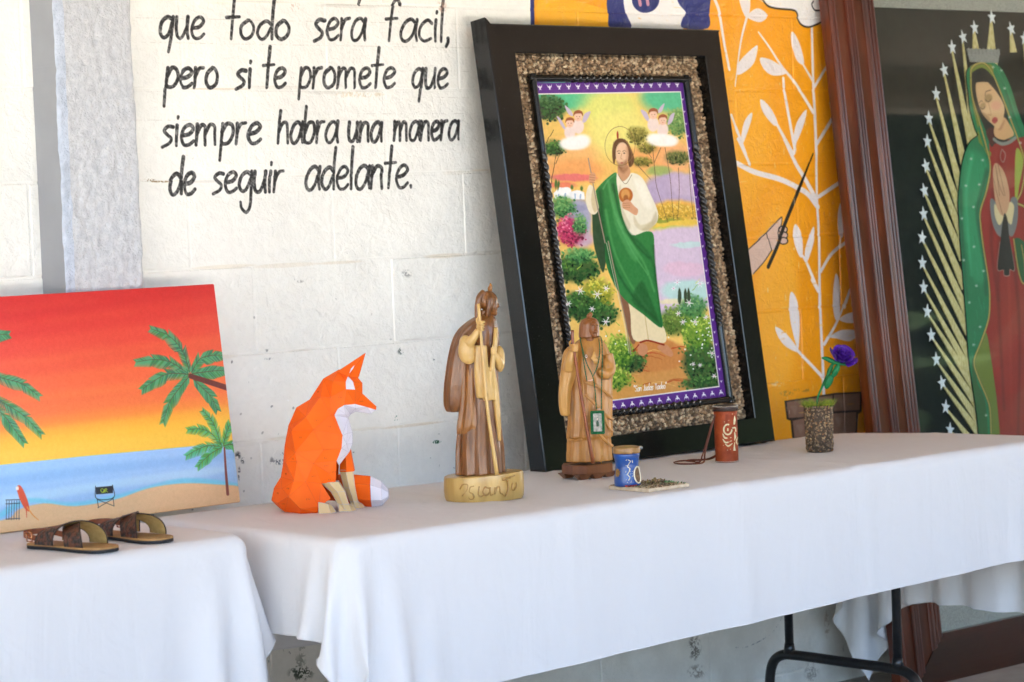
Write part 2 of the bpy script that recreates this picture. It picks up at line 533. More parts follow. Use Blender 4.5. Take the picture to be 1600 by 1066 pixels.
# measured drawings: half-millimetre coordinates on the surface they belong to
ART={'lettering':[('S','#161517',19.8,15.8,[(496,3713),(469,3722),(437,3698),(426,3654),(443,3629),(471,3646),(493,3699)]),
('S','#161517',18.4,14.7,[(501,3723),(483,3627),(466,3566)]),
('S','#161517',17.6,14.1,[(521,3723),(514,3671),(521,3633),(547,3632),(578,3681)]),
('S','#161517',20.4,16.3,[(586,3725),(578,3666),(582,3629)]),
('S','#161517',18.0,14.4,[(606,3675),(645,3681),(672,3707),(655,3726),(623,3710),(603,3667),(615,3632),(645,3631),(671,3649)]),
('S','#161517',17.8,14.2,[(854,3824),(836,3715),(823,3630)]),
('S','#161517',16.9,13.5,[(803,3728),(877,3732)]),
('S','#161517',17.8,14.2,[(924,3716),(886,3690),(882,3651),(906,3630),(943,3648),(956,3686),(937,3715),(921,3715)]),
('S','#161517',17.8,14.3,[(1058,3701),(1033,3715),(994,3696),(976,3658),(997,3630),(1028,3645),(1055,3684)]),
('S','#161517',20.5,16.4,[(1084,3830),(1066,3717),(1059,3634)]),
('S','#161517',20.4,16.3,[(1128,3719),(1092,3693),(1085,3653),(1113,3632),(1150,3651),(1162,3688),(1141,3717),(1126,3719)]),
('S','#161517',21.1,16.9,[(1373,3725),(1346,3728),(1323,3708),(1338,3687),(1359,3668),(1348,3644),(1309,3626)]),
('S','#161517',18.2,14.5,[(1389,3682),(1427,3690),(1453,3714),(1434,3735),(1403,3719),(1385,3674),(1397,3637),(1425,3637),(1452,3655)]),
('S','#161517',17.5,14.0,[(1476,3734),(1472,3685),(1464,3634)]),
('S','#161517',19.2,15.4,[(1472,3689),(1496,3729),(1525,3738)]),
('S','#161517',17.5,14.0,[(1616,3717),(1592,3739),(1557,3722),(1534,3674),(1539,3638),(1564,3635),(1593,3665),(1616,3721)]),
('S','#161517',20.7,16.6,[(1623,3736),(1612,3676),(1614,3637)]),
('S','#161517',18.9,15.1,[(1847,3811),(1829,3836),(1802,3814),(1782,3738),(1764,3635)]),
('S','#161517',16.5,13.2,[(1750,3739),(1822,3744)]),
('S','#161517',18.8,15.1,[(1942,3718),(1910,3741),(1870,3722),(1841,3676),(1849,3639),(1880,3636),(1916,3667),(1940,3724)]),
('S','#161517',18.5,14.8,[(1948,3739),(1935,3677),(1941,3638)]),
('S','#161517',17.7,14.2,[(2042,3724),(2015,3739),(1971,3709),(1958,3663),(1988,3636),(2033,3649)]),
('S','#161517',19.3,15.4,[(2070,3740),(2062,3689),(2061,3637)]),
('S','#161517',17.6,14.0,[(2078,3781),(2075,3774)]),
('S','#161517',19.0,15.2,[(2124,3840),(2108,3740),(2098,3636)]),
('S','#161517',21.2,16.9,[(2144,3650),(2143,3633),(2129,3611)]),
('S','#161517',19.2,15.3,[(459,3492),(446,3422),(433,3321)]),
('S','#161517',19.7,15.8,[(454,3457),(481,3493),(506,3485),(512,3448),(486,3411),(458,3407),(446,3416)]),
('S','#161517',20.7,16.6,[(531,3446),(569,3453),(593,3474),(576,3492),(546,3480),(526,3440),(540,3407),(565,3407),(591,3423)]),
('S','#161517',18.8,15.0,[(615,3494),(610,3449),(603,3404)]),
('S','#161517',19.4,15.5,[(610,3454),(635,3490),(660,3495)]),
('S','#161517',19.7,15.8,[(710,3495),(678,3467),(671,3427),(693,3404),(726,3423),(735,3463),(722,3492),(708,3494)]),
('S','#161517',20.6,16.5,[(900,3483),(875,3485),(852,3468),(867,3451),(886,3434),(875,3414),(839,3398)]),
('S','#161517',20.0,16.0,[(924,3490),(918,3448),(915,3406)]),
('S','#161517',17.0,13.6,[(930,3527),(927,3519)]),
('S','#161517',20.3,16.3,[(1046,3595),(1029,3497),(1016,3407)]),
('S','#161517',15.6,12.5,[(1001,3508),(1065,3513)]),
('S','#161517',19.6,15.7,[(1069,3450),(1104,3457),(1128,3480),(1112,3497),(1081,3484),(1064,3444),(1076,3410),(1103,3409),(1126,3426)]),
('S','#161517',18.4,14.7,[(1225,3497),(1212,3423),(1200,3353)]),
('S','#161517',18.1,14.5,[(1219,3461),(1246,3498),(1272,3492),(1277,3452),(1252,3412),(1222,3407),(1212,3419)]),
('S','#161517',18.3,14.7,[(1301,3499),(1297,3452),(1289,3404)]),
('S','#161517',20.5,16.4,[(1296,3457),(1322,3493),(1348,3501)]),
('S','#161517',19.7,15.8,[(1396,3500),(1364,3472),(1358,3428),(1380,3406),(1413,3425),(1422,3467),(1407,3497),(1395,3499)]),
('S','#161517',19.7,15.8,[(1448,3500),(1443,3453),(1434,3406)]),
('S','#161517',18.0,14.4,[(1442,3457),(1470,3497),(1489,3490),(1486,3448),(1486,3407)]),
('S','#161517',17.5,14.0,[(1490,3459),(1517,3497),(1541,3491),(1541,3449),(1540,3406)]),
('S','#161517',19.2,15.3,[(1576,3453),(1614,3458),(1638,3482),(1621,3501),(1589,3487),(1572,3445),(1583,3410),(1611,3408),(1638,3426)]),
('S','#161517',20.4,16.3,[(1700,3598),(1683,3502),(1670,3408)]),
('S','#161517',15.0,12.0,[(1652,3513),(1722,3519)]),
('S','#161517',18.9,15.1,[(1726,3453),(1766,3460),(1793,3484),(1774,3503),(1742,3488),(1724,3445),(1736,3411),(1764,3410),(1790,3428)]),
('S','#161517',18.4,14.7,[(1968,3491),(1946,3499),(1917,3476),(1905,3434),(1921,3409),(1948,3424),(1967,3476)]),
('S','#161517',19.6,15.7,[(1974,3500),(1958,3406),(1944,3342)]),
('S','#161517',19.9,15.9,[(1994,3500),(1988,3448),(1994,3410),(2019,3411),(2044,3459)]),
('S','#161517',17.6,14.1,[(2054,3501),(2045,3443),(2047,3407)]),
('S','#161517',18.9,15.1,[(2072,3451),(2107,3459),(2131,3481),(2114,3501),(2085,3487),(2068,3443),(2080,3409),(2104,3408),(2131,3426)]),
('S','#161517',18.0,14.4,[(478,3226),(450,3228),(428,3210),(443,3192),(464,3173),(451,3152),(412,3135)]),
('S','#161517',18.7,15.0,[(500,3233),(494,3187),(490,3142)]),
('S','#161517',15.6,12.4,[(508,3272),(506,3265)]),
('S','#161517',20.0,16.0,[(524,3187),(564,3193),(588,3217),(570,3235),(538,3220),(521,3180),(532,3145),(561,3145),(587,3161)]),
('S','#161517',20.7,16.5,[(612,3236),(606,3189),(599,3143)]),
('S','#161517',20.0,16.0,[(607,3195),(633,3232),(654,3226),(651,3185),(650,3143)]),
('S','#161517',17.8,14.2,[(655,3195),(682,3234),(707,3227),(706,3186),(705,3144)]),
('S','#161517',18.3,14.7,[(755,3238),(743,3164),(728,3071)]),
('S','#161517',20.2,16.2,[(748,3200),(777,3237),(808,3231),(810,3192),(784,3153),(751,3146),(742,3159)]),
('S','#161517',20.2,16.2,[(838,3238),(833,3193),(825,3146)]),
('S','#161517',18.1,14.5,[(833,3196),(856,3235),(887,3242)]),
('S','#161517',20.9,16.7,[(901,3190),(941,3199),(967,3223),(949,3240),(917,3225),(896,3184),(910,3149),(939,3148),(966,3165)]),
('S','#161517',18.4,14.7,[(1091,3296),(1078,3232),(1066,3146)]),
('S','#161517',18.4,14.7,[(1074,3199),(1098,3237),(1123,3238),(1125,3195),(1124,3146)]),
('S','#161517',19.6,15.7,[(1212,3224),(1191,3243),(1165,3228),(1144,3184),(1150,3150),(1169,3146),(1194,3176),(1212,3229)]),
('S','#161517',17.8,14.2,[(1219,3244),(1208,3185),(1211,3148)]),
('S','#161517',17.6,14.0,[(1244,3316),(1232,3243),(1222,3148)]),
('S','#161517',18.6,14.9,[(1229,3194),(1253,3237),(1282,3238),(1285,3195),(1263,3151),(1235,3145),(1223,3160)]),
('S','#161517',18.6,14.9,[(1306,3244),(1302,3195),(1295,3145)]),
('S','#161517',18.6,14.9,[(1304,3199),(1323,3239),(1347,3245)]),
('S','#161517',18.0,14.4,[(1424,3224),(1404,3244),(1376,3228),(1353,3184),(1361,3150),(1382,3147),(1407,3176),(1426,3229)]),
('S','#161517',20.1,16.1,[(1431,3245),(1420,3185),(1424,3147)]),
('S','#161517',20.4,16.3,[(1501,3240),(1493,3190),(1498,3153),(1521,3154),(1542,3199)]),
('S','#161517',20.3,16.3,[(1550,3238),(1544,3184),(1545,3148)]),
('S','#161517',20.2,16.2,[(1571,3239),(1566,3193),(1559,3148)]),
('S','#161517',20.0,16.0,[(1567,3198),(1590,3235),(1615,3230),(1612,3189),(1612,3149)]),
('S','#161517',20.9,16.7,[(1698,3219),(1680,3240),(1652,3225),(1632,3185),(1638,3150),(1657,3147),(1678,3175),(1698,3225)]),
('S','#161517',17.7,14.2,[(1702,3237),(1695,3184),(1695,3148)]),
('S','#161517',20.1,16.1,[(1785,3241),(1782,3196),(1774,3151)]),
('S','#161517',20.7,16.5,[(1781,3201),(1803,3237),(1816,3231),(1815,3192),(1812,3150)]),
('S','#161517',18.7,15.0,[(1817,3199),(1838,3238),(1855,3231),(1855,3192),(1854,3150)]),
('S','#161517',17.8,14.2,[(1940,3222),(1922,3242),(1894,3227),(1877,3186),(1881,3154),(1902,3150),(1921,3177),(1940,3227)]),
('S','#161517',18.3,14.6,[(1944,3242),(1935,3187),(1938,3153)]),
('S','#161517',18.6,14.9,[(1955,3241),(1954,3196),(1945,3149)]),
('S','#161517',19.5,15.6,[(1954,3200),(1977,3238),(1998,3233),(1997,3192),(1996,3150)]),
('S','#161517',20.8,16.6,[(2019,3194),(2048,3200),(2068,3223),(2057,3241),(2031,3228),(2017,3187),(2027,3152),(2046,3153),(2069,3169)]),
('S','#161517',20.1,16.1,[(2086,3242),(2084,3196),(2076,3150)]),
('S','#161517',19.3,15.4,[(2084,3202),(2101,3237),(2123,3244)]),
('S','#161517',18.7,14.9,[(2196,3225),(2176,3243),(2149,3229),(2131,3186),(2136,3154),(2154,3151),(2175,3177),(2196,3228)]),
('S','#161517',17.4,13.9,[(2198,3242),(2192,3186),(2192,3152)]),
('S','#161517',20.2,16.1,[(505,2998),(484,3014),(455,2992),(442,2948),(455,2919),(482,2934),(504,2978)]),
('S','#161517',20.5,16.4,[(526,3089),(512,3017),(503,2923)]),
('S','#161517',21.1,16.9,[(528,2966),(562,2973),(582,2998),(568,3017),(540,3002),(524,2958),(534,2922),(560,2922),(583,2941)]),
('S','#161517',18.0,14.4,[(745,3008),(720,3011),(697,2994),(711,2975),(732,2956),(720,2933),(683,2917)]),
('S','#161517',19.3,15.5,[(758,2968),(795,2974),(818,2998),(802,3015),(771,3001),(754,2960),(766,2925),(792,2925),(817,2940)]),
('S','#161517',19.7,15.7,[(905,3000),(881,3014),(850,2996),(833,2954),(847,2927),(873,2935),(903,2987)]),
('S','#161517',17.4,13.9,[(907,3016),(899,2921),(889,2855),(867,2827),(841,2847),(836,2875)]),
('S','#161517',20.8,16.7,[(925,3014),(919,2963),(926,2925),(952,2924),(979,2973)]),
('S','#161517',21.0,16.8,[(987,3014),(981,2957),(982,2919)]),
('S','#161517',19.4,15.6,[(1017,3014),(1008,2967),(1006,2919)]),
('S','#161517',16.6,13.3,[(1023,3054),(1021,3045)]),
('S','#161517',18.7,14.9,[(1044,3013),(1039,2967),(1031,2919)]),
('S','#161517',17.8,14.3,[(1041,2970),(1063,3008),(1091,3015)]),
('S','#161517',19.9,15.9,[(1305,3009),(1280,3032),(1247,3014),(1224,2965),(1230,2928),(1253,2923),(1281,2955),(1305,3014)]),
('S','#161517',18.6,14.9,[(1310,3030),(1299,2966),(1303,2925)]),
('S','#161517',20.2,16.1,[(1389,3009),(1367,3027),(1332,3003),(1318,2955),(1336,2923),(1363,2939),(1388,2987)]),
('S','#161517',18.3,14.7,[(1411,3119),(1395,3030),(1388,2923)]),
('S','#161517',17.7,14.2,[(1414,2974),(1454,2980),(1478,3007),(1461,3029),(1430,3013),(1410,2964),(1423,2925),(1452,2923),(1477,2943)]),
('S','#161517',19.8,15.9,[(1516,3121),(1503,3030),(1494,2922)]),
('S','#161517',20.0,16.0,[(1609,3008),(1584,3031),(1549,3013),(1527,2964),(1532,2926),(1556,2920),(1586,2953),(1608,3012)]),
('S','#161517',18.3,14.6,[(1614,3028),(1605,2963),(1607,2923)]),
('S','#161517',18.4,14.7,[(1632,3028),(1626,2974),(1618,2920)]),
('S','#161517',20.7,16.6,[(1625,2980),(1657,3025),(1689,3017),(1684,2969),(1686,2919)]),
('S','#161517',19.5,15.6,[(1759,3121),(1744,3028),(1727,2921)]),
('S','#161517',16.5,13.2,[(1712,3040),(1780,3043)]),
('S','#161517',19.1,15.3,[(1785,2972),(1825,2980),(1853,3006),(1835,3029),(1801,3012),(1780,2963),(1794,2923),(1822,2921),(1851,2942)]),
('S','#161517',17.8,14.2,[(1870,2927),(1871,2920)]),
('S','#161517',20.3,14.5,[(1598,3837),(1587,3805)])],'mural':[('L','#f6a21c',3.3,1,[(2742,4053),(2722,3662),(2637,1367),(5860,1039),(6004,4168)]),
('S','#f9b32a',200.0,200.0,[(2850,3795),(3496,3674)]),
('E','#fbb52c',100.0,0.5,[4275,3192,235,-2,-24,-459]),
('E','#ee9414',133.3,0.6,[5095,2154,398,-21,-49,-958]),  # darker orange: shade beside the mahogany frame, painted into the wall colour
('E','#fbb840',73.3,0.5,[4518,2222,161,-8,-27,-538]),
('S','#2a3173',26.7,26.7,[(2734,3988),(2722,3662),(2704,2877),(2672,1363)]),
('P','#f2eeea',2.0,1,[(3356,3974),(3380,3732),(3594,3675),(3846,3741),(3849,3989)]),
('P','#2a3173',2.0,1,[(3320,3948),(3266,3871),(3268,3796),(3276,3723),(3430,3726),(3401,3799),(3387,3874),(3409,3950)]),
('E','#27306e',2.0,1,[3550,3878,103,3,-4,-69]),
('S','#c98fa0',23.3,23.3,[(3499,3890),(3508,3852)]),
('S','#c98fa0',23.3,23.3,[(3559,3891),(3566,3856)]),
('P','#2a3173',2.0,1,[(3792,3961),(3797,3871),(3856,3815),(3824,3782),(3827,3733),(4025,3736),(4039,3825),(4036,3969)]),
('S','#eadfdb',22.2,17.5,[(4075,3907),(4117,3826),(4150,3657),(4185,3512)]),
('S','#eadfdb',19.0,7.9,[(4343,3807),(4283,3659),(4227,3421)]),
('P','#eadfdb',1.7,1,[(4284,3912),(4298,3850),(4326,3809),(4359,3819),(4368,3915)]),
('P','#eadfdb',1.7,1,[(4343,3809),(4398,3845),(4452,3851),(4513,3813),(4454,3777),(4378,3788)]),
('P','#eadfdb',1.7,1,[(4246,3486),(4267,3556),(4406,3646),(4419,3621),(4386,3549),(4311,3501)]),
('S','#eadfdb',11.1,22.2,[(4433,3721),(4519,3638),(4622,3527),(4727,3439),(4873,3276)]),
('P','#eadfdb',1.7,1,[(4438,3579),(4539,3566),(4633,3519),(4646,3491),(4541,3481),(4465,3518)]),
('P','#eadfdb',1.7,1,[(4714,3730),(4768,3674),(4806,3569),(4790,3543),(4739,3576),(4707,3665)]),
('S','#eadfdb',12.7,17.5,[(4791,3553),(4881,3447)]),
('S','#eadfdb',19.0,23.8,[(4883,3753),(4879,3456),(4886,3300),(4890,3039)]),
('S','#eadfdb',19.0,19.0,[(4892,3423),(5010,3546)]),
('S','#eadfdb',23.8,23.8,[(4897,3096),(5053,3255)]),
('P','#eadfdb',1.7,1,[(5033,3382),(5065,3390),(5080,3308),(5040,3259),(5016,3325)]),
('S','#eadfdb',19.0,20.6,[(4626,3467),(4628,3418)]),
('S','#eadfdb',20.6,23.8,[(4632,3398),(4668,3236),(4706,3066)]),
('P','#eadfdb',1.7,1,[(4431,3350),(4509,3305),(4568,3221),(4536,3203),(4448,3278)]),
('S','#eadfdb',19.0,27.0,[(4553,3221),(4689,3042)]),
('P','#eadfdb',1.7,1,[(4814,3292),(4798,3223),(4726,3110),(4697,3131),(4731,3220)]),
('S','#eadfdb',11.1,15.9,[(4724,3130),(4696,3045)]),
('S','#eadfdb',15.9,22.2,[(4192,3263),(4295,3047)]),
('P','#eadfdb',1.7,1,[(4353,3276),(4353,3238),(4282,3111),(4257,3115),(4291,3223)]),
('S','#eadfdb',22.2,19.0,[(4240,3130),(4328,2987)]),
('S','#eadfdb',30.2,33.3,[(4209,3002),(4359,2947),(4563,2904),(4719,2852),(4810,2810),(4887,2737)]),
('S','#eadfdb',22.2,31.7,[(4620,3126),(4700,3002),(4775,2913),(4870,2791)]),
('S','#eadfdb',17.5,15.9,[(4706,3125),(4702,3046)]),
('S','#eadfdb',23.8,23.8,[(4897,2795),(5112,2883)]),
('S','#eadfdb',19.0,20.6,[(4892,3123),(4883,2786),(4887,2582),(4873,2163)]),
('P','#eadfdb',1.7,1,[(5089,2754),(5116,2681),(5108,2592),(5076,2552),(5055,2612),(5062,2701)]),
('S','#eadfdb',9.5,9.5,[(5074,2566),(5067,2517)]),
('S','#eadfdb',22.2,22.2,[(4894,2372),(4997,2470),(5151,2541)]),
('P','#eadfdb',1.7,1,[(4696,2646),(4739,2587),(4743,2472),(4714,2462),(4671,2545),(4671,2616)]),
('P','#eadfdb',1.7,1,[(4844,2628),(4843,2548),(4786,2439),(4761,2445),(4769,2515)]),
('S','#eadfdb',14.3,23.8,[(4717,2482),(4766,2435),(4862,2267)]),
('P','#eadfdb',1.7,1,[(5025,2353),(5062,2270),(5033,2150),(4995,2152),(4998,2264)]),
('S','#eadfdb',14.3,17.5,[(5175,2310),(5091,2152)]),
('S','#eadfdb',20.6,23.8,[(4877,2322),(4881,1956),(4890,1633)]),
('S','#eadfdb',20.6,20.6,[(4814,2325),(4864,2258)]),
('P','#eadfdb',1.7,1,[(4638,2267),(4684,2207),(4696,2074),(4676,1934),(4657,1970),(4617,2105),(4616,2220)]),
('P','#eadfdb',1.7,1,[(4491,2077),(4574,2037),(4656,1961),(4678,1920),(4577,1958),(4514,2015)]),
('S','#eadfdb',19.0,22.2,[(4668,1934),(4878,1767)]),
('S','#eadfdb',23.8,11.1,[(4904,1954),(5026,2081),(5171,2303)]),
('P','#eadfdb',1.7,1,[(5028,2346),(5059,2259),(5044,2107),(5007,2087),(4989,2173),(5002,2289)]),
('P','#eadfdb',1.7,1,[(5040,2087),(5124,2118),(5235,2115),(5233,2065),(5121,2061)]),
('P','#eadfdb',1.7,1,[(4953,1992),(5064,2025),(5223,2005),(5130,1956),(5014,1978)]),
('L','#33231b',2.7,1,[(4552,1655),(4708,1658),(4976,1666),(5219,1656),(5214,1540),(5182,1528),(5162,1385),(4607,1434),(4597,1540),(4565,1551)]),
('L','#8f6a55',2.7,1,[(4570,1648),(4715,1649),(4711,1551),(4582,1555)]),
('P','#a5856f',10.0,0.6,[(4601,1619),(4653,1616),(4638,1571)]),
('L','#8f6a55',2.7,1,[(4724,1650),(4965,1656),(4960,1563),(4720,1554)]),
('P','#a5856f',10.0,0.6,[(4755,1621),(4809,1618),(4793,1573)]),
('L','#8f6a55',2.7,1,[(4976,1657),(5205,1648),(5197,1551),(4971,1562)]),
('P','#a5856f',10.0,0.6,[(5007,1627),(5062,1625),(5046,1579)]),
('L','#8f6a55',2.7,1,[(4615,1538),(4716,1544),(4716,1433),(4624,1442)]),
('P','#a5856f',10.0,0.6,[(4646,1509),(4699,1506),(4683,1461)]),
('L','#8f6a55',2.7,1,[(4732,1544),(4933,1552),(4932,1414),(4730,1432)]),
('P','#a5856f',10.0,0.6,[(4763,1515),(4817,1512),(4801,1467)]),
('L','#8f6a55',2.7,1,[(4949,1551),(5166,1542),(5151,1395),(4945,1413)]),
('P','#a5856f',10.0,0.6,[(4980,1521),(5035,1519),(5019,1473)]),
('P','#d8b7a4',2.0,1,[(4221,2467),(4306,2526),(4445,2606),(4482,2507),(4331,2383),(4215,2347)]),
('P','#dbb9a6',2.0,1,[(4442,2604),(4559,2681),(4581,2675),(4552,2602),(4603,2627),(4614,2591),(4598,2539),(4540,2541),(4486,2507)]),
('E','#1b1412',2.0,1,[4585,2619,41,-2,-1,-22]),
('E','#d8b7a4',2.0,1,[4585,2619,32,-1,-1,-16]),
('E','#1b1412',2.0,1,[4588,2586,40,-1,-2,-22]),
('E','#d8b7a4',2.0,1,[4588,2586,32,-1,0,-16]),
('E','#1b1412',2.0,1,[4582,2556,41,-2,-1,-22]),
('E','#d8b7a4',2.0,1,[4582,2556,32,-2,-1,-16]),
('S','#161517',6.0,6.0,[(4293,2520),(4445,2606),(4563,2683),(4579,2680),(4571,2646),(4543,2607),(4548,2576)]),
('S','#161517',6.0,6.0,[(4445,2604),(4482,2507)]),
('S','#161517',6.0,6.0,[(4325,2383),(4411,2442),(4482,2507)]),
('S','#15110f',25.0,25.0,[(4449,2416),(4533,2533),(4604,2653),(4732,2843)]),
('S','#15110f',23.3,8.3,[(4729,2839),(4796,2939),(4861,3040)]),
('P','#f1ede8',2.0,1,[(4461,3917),(4495,3882),(4530,3864),(4601,3855),(4722,3850),(4758,3834),(4768,3796),(4797,3768),(4852,3757),(4915,3770),(4990,3796),(5028,3932)]),
('S','#161517',10.0,10.0,[(4461,3917),(4495,3882),(4530,3864),(4601,3855),(4722,3850),(4758,3834),(4768,3796),(4797,3768),(4852,3757),(4915,3770),(4990,3796)]),
('S','#161517',8.7,8.7,[(4902,3904),(4887,3883),(4912,3854),(4962,3853)])],'stains':[('E','#8a6a3a',3.8,0.8,[390,2980,49,-1,0,-4]),
('E','#6d4d25',4.7,0.7,[328,2988,34,0,-1,-6]),
('E','#c9a590',14.1,0.5,[1195,3783,46,1,-1,-18]),
('E','#b98d78',16.5,0.6,[2112,3804,29,1,-2,-29]),
('E','#d9c7a6',9.4,0.5,[1561,3374,159,0,-1,-13]),
('E','#8d8d8a',11.8,0.7,[1821,2498,32,-2,-1,-16]),
('E','#8b8780',4.7,0.6,[1165,2491,19,-1,0,-6]),
('E','#8c6a40',7.1,0.5,[4709,1704,76,-6,-1,-10]),
('E','#7a6b50',9.4,0.4,[4572,1696,54,-4,0,-15]),
('E','#e8dcd0',9.4,0.6,[4495,1756,53,-4,-1,-15]),
('E','#22262a',9.4,0.8,[757,1702,14,-2,-1,-15]),
('E','#22262a',7.1,0.7,[785,1675,11,-1,-1,-12]),
('E','#3a3f44',4.7,0.6,[760,1618,7,-1,-2,-30]),
('E','#2a2d30',9.4,0.7,[999,1649,34,-3,-1,-12]),
('E','#333333',7.1,0.6,[1012,1690,12,-1,0,-9]),
('E','#444444',7.1,0.5,[951,1659,11,-1,-1,-15]),
('E','#7a7f80',4.7,0.6,[954,2138,22,-1,-1,-6]),
('E','#565c60',4.7,0.6,[952,2177,15,-1,0,-6]),
('E','#20302c',9.4,0.8,[1760,2121,16,-1,0,-13]),
('E','#20302c',4.7,0.8,[1772,2108,12,0,-1,-6]),
('E','#2c3423',23.5,0.85,[1067,635,61,-9,-2,-30]),
('E','#555a48',21.2,0.4,[1061,673,34,-5,-2,-43]),
('E','#7b7c70',11.8,0.4,[1079,732,19,-2,-2,-48]),
('E','#444444',4.7,0.6,[1004,742,11,-2,0,-6]),
('E','#3a332b',21.2,0.6,[3752,370,45,-7,-3,-63]),
('E','#54483a',23.5,0.5,[3760,235,60,-9,-2,-35]),
('E','#1e1a18',30.6,0.8,[5322,351,75,-10,-3,-53]),
('E','#8a735c',9.4,0.4,[4854,347,22,-3,-3,-73]),
('E','#6b6256',23.5,0.5,[4704,92,54,-8,-2,-51]),
('E','#6a6055',7.1,0.4,[4999,197,17,-3,-2,-30]),
('P','#1d5a3a',1.2,1,[(1702,1789),(1719,1807),(1735,1790),(1710,1782)]),
('P','#1d5a3a',1.2,1,[(1942,1658),(1972,1664),(2001,1655),(1967,1646)]),
('S','#6d6f72',3.5,3.5,[(4486,453),(4374,359),(4186,314),(4082,322)]),
('S','#d3cfc4',2.1,2.1,[(274,3716),(2298,3723)]),
('S','#d3cfc4',2.1,2.1,[(269,3607),(2291,3606)]),
('S','#d3cfc4',2.1,2.1,[(1256,3491),(2285,3489)]),
('S','#d3cfc4',2.1,2.1,[(250,3258),(2273,3246)]),
('S','#d3cfc4',2.1,2.1,[(1882,3361),(2279,3358)]),
('S','#d3cfc4',2.1,2.1,[(1556,3281),(2317,3278)])],'print':[('L','#5b2a86',1.0,1,[(318,1939),(1433,1962),(1439,265),(337,256)]),
('L','#f4ece6',1.0,1,[(334,1891),(1414,1907),(1401,314),(332,301)]),
('L','#efc46a',1.0,1,[(339,1885),(1405,1900),(1392,321),(343,310)]),
('E','#58c08c',45.2,1,[533,1877,281,1,-16,-77]),
('E','#58bd8d',45.2,1,[1299,1870,210,0,-18,-81]),
('E','#e3e27c',71.0,1,[851,1808,214,-1,-23,-115]),
('E','#f1e684',64.5,0.9,[901,1675,253,-2,-25,-123]),
('E','#f2b673',58.1,0.9,[496,1558,206,-3,-19,-94]),
('E','#f0a45f',45.2,0.9,[544,1488,206,-4,-12,-60]),
('E','#e36a74',16.1,0.8,[512,1454,158,-3,-4,-19]),
('E','#e9685f',16.1,0.7,[409,1418,108,-3,-3,-16]),
('E','#f0a966',51.6,0.9,[1131,1549,246,-4,-15,-71]),
('E','#f1b07a',45.2,0.8,[1312,1546,145,-2,-16,-81]),
('E','#b9a6c4',29.0,1,[1251,1368,249,-6,-21,-98]),
('E','#c9b3cc',29.0,1,[1362,1401,146,-3,-13,-63]),
('E','#8fae62',16.1,0.8,[1155,1477,90,-2,-6,-27]),
('E','#f0b655',25.8,0.95,[1258,1269,210,-6,-12,-53]),
('E','#e9c452',16.1,1,[1216,1190,222,-8,-10,-40]),
('E','#8d9b3c',9.7,0.9,[1118,1224,155,-5,-4,-18]),
('E','#c7c64c',9.7,1,[1237,1167,196,-7,-4,-16]),
('L','#d9c3d8',16.1,1,[(959,1165),(1418,1184),(1410,745),(941,705)]),
('E','#b9ded6',22.6,0.9,[1252,839,206,-11,-12,-57]),
('E','#e4bdd2',19.4,0.8,[1256,954,168,-8,-8,-38]),
('E','#bfe4dc',9.7,0.7,[1319,1079,150,-6,-4,-16]),
('E','#e9e0b0',12.9,0.8,[1130,788,128,-7,-4,-15]),
('E','#a9a6bd',22.6,1,[508,1239,96,-3,-22,-111]),
('E','#c5a8b8',22.6,1,[526,1144,72,-3,-8,-43]),
('E','#8f8fae',16.1,0.7,[507,1299,72,-2,-4,-17]),
('L','#f4f2f0',1.6,1,[(355,1385),(406,1405),(454,1406),(476,1378),(524,1392),(577,1384),(570,1342),(360,1350)]),
('E','#f8f6f4',1.9,1,[444,1385,38,-1,-4,-22]),
('L','#9db4cf',1.3,0.9,[(389,1375),(400,1376),(394,1349),(384,1349)]),
('L','#9db4cf',1.3,0.9,[(430,1374),(441,1375),(436,1348),(425,1348)]),
('L','#9db4cf',1.3,0.9,[(502,1373),(513,1373),(508,1346),(497,1346)]),
('L','#9db4cf',1.3,0.9,[(545,1372),(556,1372),(550,1345),(540,1345)]),
('E','#4c6d35',4.8,1,[380,1423,9,-1,-5,-24]),
('E','#4c6d35',4.8,1,[397,1418,9,0,-5,-24]),
('E','#4c6d35',4.8,1,[490,1405,10,0,-2,-12]),
('E','#4c6d35',4.8,1,[562,1401,10,0,-2,-12]),
('B',['#244a2c','#3d7a44','#5f9a58','#86b56c'],90,8.4,[405,1302,96,-3,-11,-59]),
('B',['#6e1f3c','#b02c58','#d64a74','#f08aa6'],150,7.7,[439,1181,105,-4,-15,-76]),
('B',['#244a2c','#3d7a44','#5f9a58','#86b56c'],50,7.7,[514,1213,48,-2,-10,-51]),
('B',['#16301a','#234a25','#37652f','#5a8a3c'],120,10.3,[438,990,188,-8,-15,-72]),
('B',['#244a2c','#3d7a44','#5f9a58','#86b56c'],60,9.7,[485,1062,103,-4,-7,-37]),
('B',['#2f4a1c','#7f8a2a','#c9bb3c','#e2d65a'],110,9.0,[566,849,122,-6,-18,-91]),
('B',['#16301a','#234a25','#37652f','#5a8a3c'],100,9.7,[420,808,137,-7,-14,-72]),
('B',['#16301a','#234a25','#37652f','#5a8a3c'],90,9.7,[557,751,155,-8,-13,-60]),
('B',['#16301a','#234a25','#37652f','#4f7a48'],150,9.0,[411,1813,120,-1,-13,-69]),
('B',['#16301a','#234a25','#37652f','#5a8a3c'],80,7.7,[402,1607,84,-1,-7,-39]),
('S','#3a2a1e',4.5,3.2,[(410,1585),(384,1508),(348,1423)]),
('S','#3a2a1e',3.2,3.2,[(448,1593),(399,1525)]),
('S','#3a2a1e',3.2,3.2,[(413,1697),(354,1637)]),
('B',['#4a4a1e','#6f6a2a','#948a3c','#b5a852'],80,7.1,[1026,1670,79,-1,-9,-43]),
('B',['#4a4a1e','#6f6a2a','#948a3c','#b5a852'],60,7.1,[1089,1602,67,0,-5,-26]),
